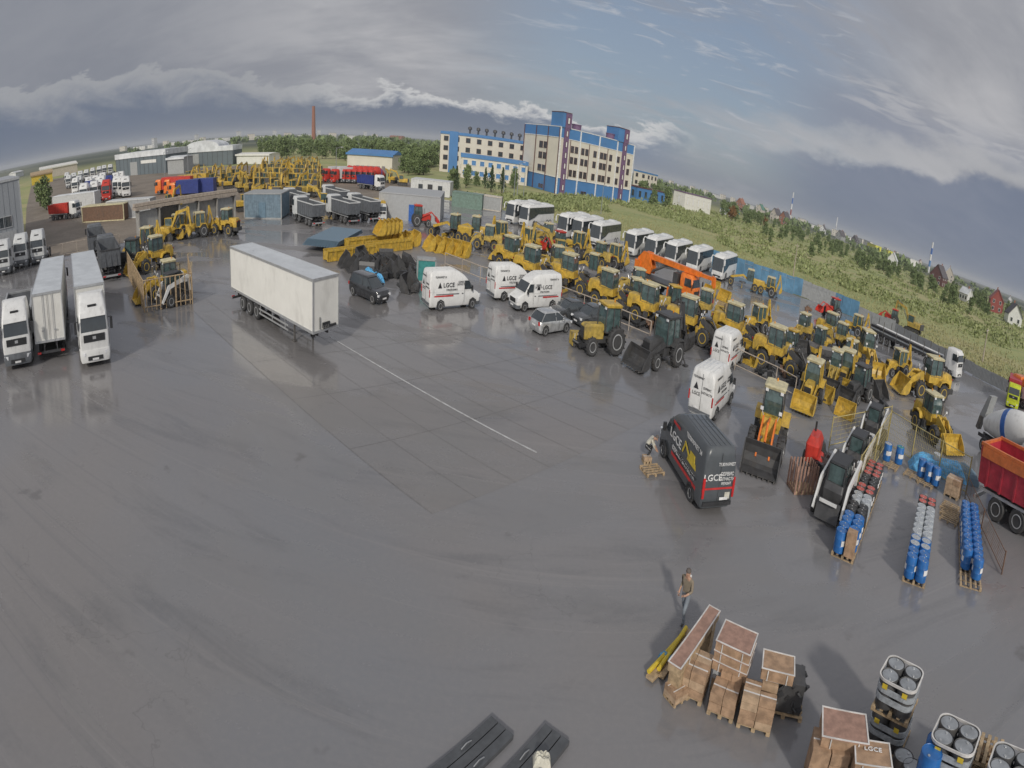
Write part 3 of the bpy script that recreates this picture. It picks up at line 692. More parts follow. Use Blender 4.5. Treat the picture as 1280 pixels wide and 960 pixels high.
# ------------------------------------------------------------------ yellow machines
def glass_cab(t, x0, x1, hw, z0, z1, paint, roof='cream', post=.05, glass='cabglass'):
    g = MB(); g.zloft([(z0, x0+.04, x1-.02, hw-.04, .05), (z0+(z1-z0)*.55, x0+.02, x1+.04, hw-.04, .05), (z1, x0+.06, x1-.08, hw-.1, .05)], 1); g.build('cab_glazing', glass, t)
    f = MB()
    zm = z0+(z1-z0)*.55
    for s in (1, -1):
        for xa, xb, xc in ((x0, x0, x0+.06), (x1, x1+.06, x1-.06), ((x0+x1)/2, (x0+x1)/2, (x0+x1)/2)):
            f.cyl((xa, s*hw, z0), (xb, s*hw, zm), post, 5); f.cyl((xb, s*hw, zm), (xc, s*(hw-.06), z1), post, 5)
        f.cyl((x0, s*hw, z0), (x1, s*hw, z0), post, 5)
    for x in (x0, x1): f.cyl((x, -hw, z0), (x, hw, z0), post, 5)
    f.build('cab_frame', paint, t)
    r = MB(); r.zloft([(z1-.03, x0-.05, x1+.06, hw+.04, .08), (z1+.10, x0-.1, x1+.12, hw+.08, .1), (z1+.16, x0+.05, x1-.1, hw-.1, .1)], 2); r.build('cab_roof', roof, t)
    s_ = MB().box(((x0+x1)/2-.15, 0, z0+.25), (.5, .55, .5)); s_.box(((x0+x1)/2-.4, 0, z0+.65), (.12, .5, .6)); s_.build('seat', 'black', t)
    for s in (1, -1): MB().box((x1+.1, s*(hw-.15), z1-.08), (.08, .2, .13)).build('work_light', 'light', t)
    MB().lathe([(.06, 0), (.06, .1), (.03, .14)], 8, 'z', (x0+.3, 0, z1+.16)).build('beacon', 'amber', t)
def bucket(t, x, z, w, s, paint, name='bucket', teeth=True, ang=0, flip=1):
    """open towards +x ; x,z is the back hinge"""
    out = [(0, .75), (-.12, .5), (-.14, .1), (.0, -.28), (.3, -.42), (1.05, -.42)]
    inn = [(1.05, -.38), (.32, -.36), (.06, -.22), (-.07, .12), (-.05, .48), (.06, .74)]
    R = lambda p: (x+flip*s*(p[0]*cos(ang)+p[1]*sin(ang)), z+s*(p[1]*cos(ang)-p[0]*sin(ang)))
    b = MB()
    for i in range(5):
        q = [R(out[i]), R(out[i+1]), R(inn[4-i]), R(inn[5-i])]; b.prism(q, -w/2, w/2)
    for k in (1, -1):
        side = [R((.06, .74)), R((-.05, .48)), R((-.07, .12)), R((.06, -.22)), R((.32, -.36)), R((1.0, -.38)), R((.75, .1))]
        b.prism(side, k*w/2-.03, k*w/2+.03)
    o = b.build(name, paint, t)
    if teeth:
        th = MB()
        for k in range(int(w/.3)):
            y = -w/2+.15+k*(w-.3)/max(1, int(w/.3)-1); p = R((1.12, -.41)); th.box((p[0], y, p[1]), (.2*s, .07, .05))
        th.build('bucket_tooth', 'steel', o)
    return o
def wheel_loader(paint='yellow', roof='cream', s=1.0, bz=.55, bp=None, rim='rimy', armp=None, crate=False):
    t = thing('wheel_loader'); armp = armp or paint
    rf = MB(); rf.zloft([(.75, -3.0, -.55, .62, .08), (1.5, -3.05, -.5, .66, .12), (1.95, -2.95, -.5, .6, .18), (2.02, -2.8, -.6, .5, .15)], 2); rf.build('engine_hood', paint, t, smooth=True)
    g = MB().box((-3.06, 0, 1.35), (.06, .95, .75))
    for k in range(6): g.box((-3.1, 0, 1.05+k*.12), (.03, .9, .03))
    g.build('radiator_grille', 'black', t)
    MB().zloft([(.6, -3.35, -2.4, .75, .12), (1.0, -3.3, -2.4, .78, .12)], 2).build('counterweight', 'gunmetal', t)
    for k in (1, -1):
        MB().box((-3.13, k*.42, 1.68), (.06, .18, .13)).build('tail_light', 'tail', t)
        MB().prism([(-2.4, 1.15), (-2.25, 1.5), (-1.75, 1.62), (-1.2, 1.5), (-.95, 1.1), (-1.05, 1.1), (-1.25, 1.42), (-1.75, 1.53), (-2.2, 1.42), (-2.3, 1.12)], k*.95-.28, k*.95+.28).build('mudguard', paint, t)
        MB().box((-.75, k*.8, .85), (.5, .25, .5)).build('cab_step', 'gunmetal', t)
    MB().cyl((-2.1, .3, 2.0), (-2.1, .3, 2.6), .05, 8).build('exhaust_pipe', 'gunmetal', t)
    MB().bb(-1.6, .15, -.7, .7, 1.2, 1.75).build('cab_base', paint, t)
    glass_cab(t, -1.5, .0, .66, 1.7, 2.95, 'gunmetal', roof)
    ff = MB().zloft([(.55, .25, 1.7, .35, .05), (1.1, .2, 1.6, .38, .05)], 1); ff.prism([(.55, 1.0), (1.25, 1.0), (1.05, 1.85), (.75, 1.85)], -.42, .42); ff.build('front_frame', paint, t)
    for k in (1, -1):
        a = MB(); a.prism([(.7, 1.75), (.95, 1.9), (2.2, 1.35), (2.75, .55), (2.6, .4), (2.0, .95), (.8, 1.5)], k*.42-.05, k*.42+.05); a.build('lift_arm', armp, t)
        c = MB().cyl((.9, k*.3, .9), (2.0, k*.3, 1.2), .07, 8); c.build('lift_cylinder', 'steel', t)
        l = MB().tube([(.6, k*.45, 1.7), (.75, k*.62, 2.1)], .025, 5); l.box((.8, k*.62, 2.15), (.1, .2, .15)); l.build('headlight', 'light', t)
        wheel(t, 1.25, k*.95, .66, .5, rim, 12, 16); wheel(t, -1.75, k*.95, .66, .5, rim, 12, 16)
    MB().tube([(.9, 0, 1.8), (1.9, 0, 1.85), (2.5, 0, 1.2)], .08, 7).build('tilt_linkage', armp, t)
    bucket(t, 2.72, bz, 2.3, 1.0, bp or paint)
    return t
def backhoe(paint='yellow', roof='cream', arm='yellow'):
    t = thing('backhoe_loader')
    h = MB(); h.zloft([(.75, .55, 2.2, .4, .1), (1.3, .5, 2.25, .42, .1), (1.6, .5, 2.15, .36, .12)], 2); h.build('engine_hood', paint, t, smooth=True)
    MB().box((2.27, 0, 1.15), (.05, .65, .6)).build('radiator_grille', 'black', t)
    MB().bb(-1.4, .6, -.55, .55, .6, 1.3).build('frame', 'gunmetal', t)
    glass_cab(t, -1.1, .5, .72, 1.25, 2.75, paint, roof)
    for k in (1, -1):
        wheel(t, 1.75, k*.8, .48, .35, 'rimw', 10, 14); wheel(t, -.75, k*.92, .75, .45, 'rimw', 14, 16)
        MB().prism([(.6, 1.35), (.8, 1.5), (2.3, 1.0), (2.9, .5), (2.75, .4), (2.1, .8), (.6, 1.2)], k*.62-.05, k*.62+.05).build('loader_arm', arm, t)
        MB().prism([(-1.5, 1.0), (-1.2, 1.6), (-.5, 1.65), (0, 1.2), (-.1, 1.2), (-.55, 1.55), (-1.15, 1.5), (-1.4, 1.0)], k*.92-.24, k*.92+.24).build('mudguard', paint, t)
        o = MB().tube([(-1.7, k*.5, .9), (-1.8, k*1.1, .15)], .06, 6); o.box((-1.8, k*1.15, .06), (.4, .35, .08)); o.build('stabiliser', 'gunmetal', t)
    bucket(t, 2.85, .55, 2.1, .9, arm)
    b = MB(); b.prism([(-1.6, 1.0), (-1.35, 1.0), (-1.75, 2.3), (-1.95, 3.4), (-2.15, 3.4), (-2.05, 2.2)], -.13, .13); b.build('boom', arm, t)
    b = MB(); b.prism([(-1.9, 3.5), (-2.15, 3.5), (-2.75, 1.7), (-2.6, 1.6)], -.1, .1); b.build('dipper_arm', arm, t)
    MB().cyl((-1.5, 0, 2.0), (-2.0, 0, 3.1), .06, 7).build('boom_cylinder', 'steel', t)
    bucket(t, -2.75, 1.35, .7, .7, arm, ang=.5, flip=1, name='digging_bucket')
    return t
def excavator(paint='yellow', s=1.0, up=0, tracks=True):
    t = thing('excavator')
    for k in (1, -1):
        b = MB(); b.prism([(-1.8, .1), (-1.95, .45), (-1.75, .8), (1.75, .8), (1.95, .45), (1.8, .1), (1.5, 0), (-1.5, 0)], k*1.1-.27, k*1.1+.27)
        for i in range(14): b.box((-1.7+i*.26, k*1.1, .82), (.08, .54, .05))
        b.build('track', 'track', t)
        for i in range(4): MB().lathe([(.25, -.02), (.25, .02)], 10, 'y', (-1.2+i*.8, k*1.39, .38)).build('track_roller', 'gunmetal', t)
    MB().bb(-.8, .8, -.9, .9, .5, 1.0).build('undercarriage', 'gunmetal', t)
    u = MB(); u.zloft([(1.0, -2.1, 1.3, 1.2, .2), (1.75, -2.15, 1.2, 1.22, .25), (1.95, -2.0, -.2, 1.1, .25)], 2); u.build('upper_body', paint, t)
    MB().zloft([(1.0, -2.6, -1.95, 1.2, .25), (1.9, -2.55, -1.95, 1.15, .3)], 2).build('counterweight', 'gunmetal', t)
    c = thing_part('operator_cab', t); glass_cab_at(c, -.3, 1.25, .45, .75, 1.6, 2.85, paint)
    a = rad(up)
    b = MB(); b.prism([(.9, 1.4), (1.3, 1.4), (2.6, 3.4), (4.9, 4.0), (4.95, 4.3), (2.4, 3.85)], -.18, .18); b.build('boom', paint, t)
    b = MB(); b.prism([(4.7, 4.45), (5.15, 4.35), (5.5, 1.9), (5.25, 1.8)], -.14, .14); b.build('dipper_arm', paint, t)
    MB().cyl((1.4, 0, 1.4), (3.0, 0, 3.2), .09, 7).build('boom_cylinder', 'steel', t)
    MB().cyl((3.4, 0, 4.05), (4.9, 0, 4.55), .07, 7).build('dipper_cylinder', 'steel', t)
    bucket(t, 5.3, 1.35, 1.1, .9, paint, ang=.9, flip=-1)
    return t
def thing_part(name, t):
    return t
def glass_cab_at(t, x0, x1, hw, y, z0, z1, paint):
    g = MB()
    g.box(((x0+x1)/2, y, (z0+z1)/2), (x1-x0, hw*2, z1-z0)); g.build('cab_glazing', 'cabglass', t)
    f = MB()
    for a in (x0, x1):
        for b in (-1, 1): f.cyl((a, y+b*hw, z0), (a, y+b*hw, z1), .05, 5)
    f.box(((x0+x1)/2, y, z1+.04), (x1-x0+.1, hw*2+.1, .1)); f.box(((x0+x1)/2, y, z0), (x1-x0+.06, hw*2+.06, .3)); f.build('cab_frame', paint, t)
def skid_loader(paint='white', tracked=True):
    t = thing('skid_steer_loader')
    b = MB(); b.zloft([(.35, -1.3, 1.0, .5, .06), (1.1, -1.45, 1.05, .52, .08), (1.35, -1.4, .9, .5, .08)], 2); b.build('body', 'gunmetal', t)
    for k in (1, -1):
        if tracked:
            q = MB(); q.prism([(-1.2, .02), (-1.45, .3), (-.9, .75), (.95, .62), (1.25, .35), (1.05, .02)], k*.78-.2, k*.78+.2)
            for i in range(9): q.box((-1.1+i*.26, k*.78, .0+.01), (.1, .4, .04))
            q.build('track', 'track', t)
            for i in range(4): MB().lathe([(.14, -.01), (.14, .02)], 9, 'y', (-.95+i*.6, k*.98, .2)).build('track_roller', 'gunmetal', t)
        else:
            for x in (-.7, .7): wheel(t, x, k*.72, .42, .3, 'rimw', 10, 14)
        a = MB(); a.prism([(-1.5, 1.75), (-1.25, 1.9), (.9, 1.45), (1.65, .45), (1.5, .35), (.75, 1.2), (-1.3, 1.62)], k*.75-.05, k*.75+.05); a.prism([(-1.5, .8), (-1.3, .8), (-1.15, 1.8), (-1.4, 1.8)], k*.62-.06, k*.62+.06); a.build('lift_arm', paint, t)
        MB().cyl((-1.1, k*.62, .8), (.4, k*.68, 1.35), .05, 7).build('lift_cylinder', 'steel', t)
    f = MB()
    for k in (1, -1):
        f.tube([(.85, k*.45, 1.2), (.75, k*.43, 2.0), (-.6, k*.43, 2.1), (-.9, k*.43, 1.35)], .05, 6)
        for i in range(4): f.cyl((-.6+i*.35, k*.45, 1.3), (-.5+i*.35, k*.43, 2.02), .02, 4)
    f.zloft([(2.02, -.68, .82, .46, .08), (2.1, -.62, .76, .42, .08)], 2); f.build('cab_frame', 'black', t)
    MB().bb(-.85, .78, -.4, .4, 1.3, 1.98).build('cab_glazing', 'cabglass', t)
    MB().prism([(-1.5, 1.1), (-1.1, 1.75), (-.7, 1.75), (-.8, 1.1)], -.46, .46).build('engine_cover', paint, t)
    MB().box((1.5, 0, .5), (.12, 1.2, .75), 0, -.3).build('hitch_plate', 'gunmetal', t)
    MB().box((1.62, 0, .85), (.1, .9, .1)).build('coupler_bar', paint, t)
    return t
def grader(paint='yellow'):
    t = thing('motor_grader')
    f = MB(); f.prism([(3.9, 1.0), (3.9, 1.35), (1.2, 2.05), (-.2, 1.5), (-.2, 1.2), (1.2, 1.75)], -.16, .16); f.build('frame_beam', paint, t)
    h = MB().zloft([(.9, -3.6, -1.0, .5, .1), (1.75, -3.6, -1.0, .5, .12), (1.9, -3.4, -1.1, .42, .12)], 2); h.build('engine_hood', paint, t)
    MB().box((-3.63, 0, 1.35), (.05, .8, .7)).build('radiator_grille', 'black', t)
    glass_cab(t, -1.0, .3, .65, 1.4, 2.95, 'gunmetal', 'cream')
    for k in (1, -1):
        for x in (-2.8, -1.5): wheel(t, x, k*.9, .62, .4, 'rimy', 12, 16)
        wheel(t, 3.7, k*.9, .62, .38, 'rimy', 12, 16)
    MB().cyl((3.7, -.8, .65), (3.7, .8, .65), .1, 7).build('front_axle', 'gunmetal', t)
    b = MB(); b.prism([(1.3, .15), (1.15, .45), (1.25, .75), (1.32, .75), (1.25, .45), (1.38, .15)], -1.7, 1.7); o = b.build('mouldboard_blade', paint, t); 
    MB().lathe([(.7, .8), (.75, .85), (.7, .95)], 16, 'z', (1.2, 0, 0)).build('blade_circle', 'gunmetal', t)
    return t
def farm_tractor(paint='red', roof='red', loader=True):
    t = thing('farm_tractor')
    MB().zloft([(.8, .3, 2.1, .35, .08), (1.5, .25, 2.15, .36, .1), (1.62, .3, 2.0, .28, .1)], 2).build('engine_hood', paint, t)
    MB().box((2.17, 0, 1.15), (.04, .55, .6)).build('radiator_grille', 'black', t)
    glass_cab(t, -1.0, .35, .66, 1.25, 2.65, 'gunmetal', roof)
    MB().bb(-1.1, 1.9, -.28, .28, .55, .95).build('frame', 'gunmetal', t)
    for k in (1, -1):
        wheel(t, -.6, k*.88, .82, .45, 'rimw', 14, 16); wheel(t, 1.6, k*.8, .52, .32, 'rimw', 10, 14)
        if loader: MB().tube([(.4, k*.5, 1.3), (2.3, k*.5, 1.9), (3.2, k*.5, 1.2)], .07, 6).build('loader_arm', paint, t)
    MB().cyl((.9, .2, 1.6), (.9, .2, 2.3), .04, 6).build('exhaust_pipe', 'gunmetal', t)
    if loader: bucket(t, 3.15, .9, 1.6, .7, paint)
    return t
def roller(paint='yellow'):
    t = thing('road_roller')
    MB().zloft([(.7, -2.6, -.4, .65, .1), (1.5, -2.6, -.4, .65, .15), (1.7, -2.4, -.6, .5, .15)], 2).build('engine_hood', paint, t)
    glass_cab(t, -.7, .6, .62, 1.2, 2.75, 'gunmetal', 'cream')
    MB().bb(.5, 2.3, -1.0, -.85, .6, .95).build('drum_frame', paint, t); MB().bb(.5, 2.3, .85, 1.0, .6, .95).build('drum_frame', paint, t)
    MB().bb(2.3, 2.5, -1.0, 1.0, .55, 1.0).build('front_crossbeam', paint, t)
    MB().lathe([(.6, -.82), (.66, -.8), (.66, .8), (.6, .82)], 20, 'y', (1.5, 0, .66)).build('drum', 'steel', t)
    for k in (1, -1): wheel(t, -1.7, k*.8, .66, .45, 'rimy', 12, 16)
    return t
def crane_lorry():
    t = thing('crane_lorry')
    c = MB(); c.zloft([(.95, -1.9, .0, 1.1, .15, 1.0), (1.7, -1.9, .0, 1.15, .18, 1.0), (2.5, -1.9, -.25, 1.1, .2, .98), (2.7, -1.85, -.45, 1.0, .25, .85)], 3); c.build('cab', 'orange', t, smooth=True)
    MB().slab([(-.03, -.85, 1.75), (-.03, .85, 1.75), (-.24, .82, 2.4), (-.24, -.82, 2.4)], .02).build('windscreen', 'glass', t)
    b = MB(); b.zloft([(.55, -.8, .12, 1.15, .15), (1.0, -.9, .15, 1.18, .15)], 2); b.build('bumper', 'gunmetal', t)
    MB().box((.03, 0, 1.3), (.05, 1.3, .3)).build('grille', 'black', t)
    for k in (1, -1):
        MB().slab([(-1.2, k*1.15, 1.75), (-.25, k*1.08, 1.75), (-.4, k*1.05, 2.4), (-1.2, k*1.1, 2.4)][::k], .015).build('side_window', 'glass', t)
        MB().box((.12, k*.9, .85), (.08, .25, .2)).build('headlight', 'light', t); MB().box((.1, k*1.3, 2.0), (.1, .15, .45)).build('mirror', 'black', t)
        MB().prism([(-2.0, .7), (-1.85, 1.2), (-.75, 1.2), (-.6, .7), (-.75, .7), (-.85, 1.1), (-1.75, 1.1), (-1.85, .7)], k*1.0-.2, k*1.0+.2).build('mudguard', 'orange', t)
    chassis(t, 9.0, (1.3, 5.6, 7.0), 'rimw')
    MB().bb(-9.0, -2.3, -1.2, 1.2, 1.1, 1.25).build('deck', 'gunmetal', t)
    MB().bb(-2.9, -2.2, -1.1, 1.1, 1.25, 2.5).build('equipment_box', 'gunmetal', t)
    MB().bb(-8.9, -2.6, -1.22, -1.14, 1.02, 1.12).build('side_rail', 'cream', t); MB().bb(-8.9, -2.6, 1.14, 1.22, 1.02, 1.12).build('side_rail', 'cream', t)
    MB().lathe([(.6, 1.25), (.6, 1.5), (.45, 1.55)], 16, 'z', (-7.4, 0, 0)).build('turntable', 'gunmetal', t)
    u = MB(); u.prism([(-8.4, 1.5), (-6.6, 1.5), (-6.4, 2.1), (-7.0, 3.3), (-7.8, 3.3), (-8.6, 2.6)], -.6, -.35); u.prism([(-8.4, 1.5), (-6.6, 1.5), (-6.4, 2.1), (-7.0, 3.3), (-7.8, 3.3), (-8.6, 2.6)], .35, .6); u.bb(-8.9, -8.1, -.8, .8, 1.6, 2.4); u.build('turret', 'orange', t)
    MB().prism([(-7.7, 2.75), (-7.7, 3.25), (.3, 3.15), (.3, 2.72)], -.3, .3).build('boom', 'orange', t)
    MB().prism([(-.2, 2.78), (-.2, 3.1), (1.9, 3.08), (1.9, 2.8)], -.22, .22).build('boom_extension', 'orange', t)
    MB().prism([(1.9, 2.5), (1.9, 3.2), (2.3, 3.1), (2.4, 2.3), (2.2, 2.2)], -.15, .15).build('boom_head', 'orange', t)
    h = MB().cyl((2.25, 0, 2.3), (2.2, 0, 1.3), .025, 5); h.box((2.2, 0, 1.15), (.3, .25, .4)); h.build('hook_block', 'red', t)
    MB().cyl((-6.7, 0, 1.7), (-4.2, 0, 2.85), .13, 8).build('luffing_cylinder', 'steel', t)
    MB().bb(-8.9, -7.5, .62, 1.2, 1.3, 2.9).build('crane_cab', 'orange', t)
    MB().bb(-7.52, -7.48, .66, 1.15, 1.9, 2.8).build('crane_cab_window', 'cabglass', t)
    for x in (-3.3, -8.6):
        for k in (1, -1):
            MB().bb(x-.12, x+.12, k*1.25-.1, k*1.25+.1, .35, 1.15).build('outrigger', 'orange', t)
    return t
# ------------------------------------------------------------------ small goods
def pallet_part(t, w=1.2, d=.8, z=0, m='wood'):
    p = MB()
    for k in range(5): p.bb(-w/2, w/2, -d/2+k*(d-.1)/4, -d/2+.1+k*(d-.1)/4, z+.12, z+.144)
    build_each(p, 'deck_board', m, t)
    q = MB()
    for i in (-1, 0, 1):
        for j in (-1, 0, 1): q.box((i*(w/2-.06), j*(d/2-.06), z+.066), (.12, .12, .1))
        q.bb(i*(w/2-.06)-.05, i*(w/2-.06)+.05, -d/2, d/2, z, z+.018)
    build_each(q, 'block', m, t)
def pallet(w=1.2, d=.8, m='wood'):
    t = thing('pallet'); pallet_part(t, w, d, 0, m); return t
def barrel(col='barrel', lid=None, label=True, r=.29, h=.88):
    t = thing('steel_barrel')
    b = MB().lathe([(r-.02, 0), (r, .02), (r, .28*h/.88), (r+.012, .29*h/.88), (r, .31*h/.88), (r, .57*h/.88), (r+.012, .58*h/.88), (r, .6*h/.88), (r, h-.02), (r-.01, h), (r-.02, h-.015), (.001, h-.02)], 18)
    b.build('shell', col, t, smooth=True)
    MB().lathe([(r-.035, h-.019), (r-.04, h-.01), (.001, h-.008)], 18).build('lid', lid or col, t, smooth=True)
    for k in (1, -1): MB().lathe([(.035, h-.01), (.035, h+.012)], 8, 'z', (k*.17, 0, 0)).build('bung', 'trim', t)
    if label:
        for a0 in (-150, 30):
            q = MB(); n = 6; vs = []; 
            for i in range(n+1):
                a = rad(a0+i*90/n)
                for z in (.33, .55): vs.append(((r+.016)*cos(a), (r+.016)*sin(a), z*h/.88))
            q.add(vs, [[2*i, 2*i+2, 2*i+3, 2*i+1] for i in range(n)]); q.build('paper_label', 'decalw', t)
    return t
def cartons(nx, ny, nz, w=1.2, d=.8, hb=.25, m='carton', miss=0, bands=True, seed=1):
    """load of boxes strapped on its own pallet"""
    t = thing('carton_stack'); pallet_part(t, w, d); R = random.Random(seed)
    me = None; bx, by = w/nx, d/ny
    q = MB(); q.box((0, 0, hb/2), (bx-.015, by-.015, hb-.01)); mes = [q.mesh('carton', k, False) for k in (m, 'carton2', 'carton')]
    tp = MB(); tp.bb(-bx/2+.01, bx/2-.01, -.025, .025, hb-.004, hb-.001); tm = tp.mesh('tape', 'tape')
    for k in range(nz):
        for i in range(nx):
            for j in range(ny):
                if k == nz-1 and R.random() < miss: continue
                o = bpy.data.objects.new('carton', R.choice(mes)); COL.objects.link(o); link(o, t)
                o.location = (-w/2+bx*(i+.5)+R.uniform(-.006, .006), -d/2+by*(j+.5)+R.uniform(-.006, .006), .146+k*hb); o.rotation_euler.z = R.uniform(-.03, .03)
                if k == nz-1: p = bpy.data.objects.new('tape', tm); COL.objects.link(p); link(p, o)
    return t
def crate(w=1.2, d=1.0, h=.35, m='woodpink', side='carton'):
    t = thing('wooden_crate'); MB().bb(-w/2, w/2, -d/2, d/2, 0, h).build('side_wall', side, t)
    l = MB().bb(-w/2-.02, w/2+.02, -d/2-.02, d/2+.02, h, h+.03); l.build('lid', m, t)
    e = MB()
    for s in (1, -1): e.bb(-w/2-.025, w/2+.025, s*(d/2+.005)-.02, s*(d/2+.005)+.02, h+.028, h+.045); e.bb(s*(w/2+.005)-.02, s*(w/2+.005)+.02, -d/2-.02, d/2+.02, h+.0285, h+.044)
    for x in (-.3, .3): e.bb(w*x-.015, w*x+.015, -d/2-.028, -d/2-.02, 0, h)
    build_each(e, 'strap', 'tape', t); return t
# ------------------------------------------------------------------ plants
def leaves(mb, c, r, n, sz, R, squash=1.0):
    for _ in range(n):
        u = Vector((R.gauss(0, 1), R.gauss(0, 1), R.gauss(0, 1))).normalized()*(R.random()**.4)
        p = Vector((c[0]+u.x*r, c[1]+u.y*r, c[2]+u.z*r*squash)); a = Vector((R.uniform(-1, 1), R.uniform(-1, 1), R.uniform(-.5, .8))).normalized(); b = a.orthogonal().normalized(); s = sz*R.uniform(.6, 1.3)
        b = (Matrix.Rotation(R.uniform(0, 6.3), 3, a) @ b)
        w = a.cross(b)
        mb.add([p-b*s-w*s*.5, p+b*s-w*s*.6, p+b*s*.7+w*s*.6, p-b*s*.6+w*s*.5], [[0, 1, 2, 3]])
def tree(kind='round', seed=1, h=8, leaf='leaf', n=900):
    R = random.Random(seed); t = thing('tree')
    tr = MB(); tr.cyl((0, 0, 0), (R.uniform(-.2, .2), R.uniform(-.2, .2), h*.55), h*.022, 7, h*.012)
    for k in range(6):
        a = R.uniform(0, 6.3); z = h*(.3+.07*k); tr.cyl((0, 0, z), (cos(a)*h*.2, sin(a)*h*.2, z+h*.15), h*.009, 5, h*.003)
    tr.build('trunk', 'bark', t)
    c = MB()
    if kind == 'round':
        for k in range(20):
            a = R.uniform(0, 6.3); z = h*R.uniform(.16, .9); q = R.uniform(.0, .30)*h*(1.1-z/h); r = h*R.uniform(.10, .19)*(1.2-abs(z/h-.5))
            leaves(c, (cos(a)*q, sin(a)*q, z), r, n//20, h*.034, R, .85)
    else:
        for k in range(16):
            f = k/15; z = h*(.15+.82*f); r = h*.2*(1-f)+h*.02
            leaves(c, (R.uniform(-.1, .1), R.uniform(-.1, .1), z), r, n//16, h*.028, R, .35)
    c.build('crown', leaf, t); return t
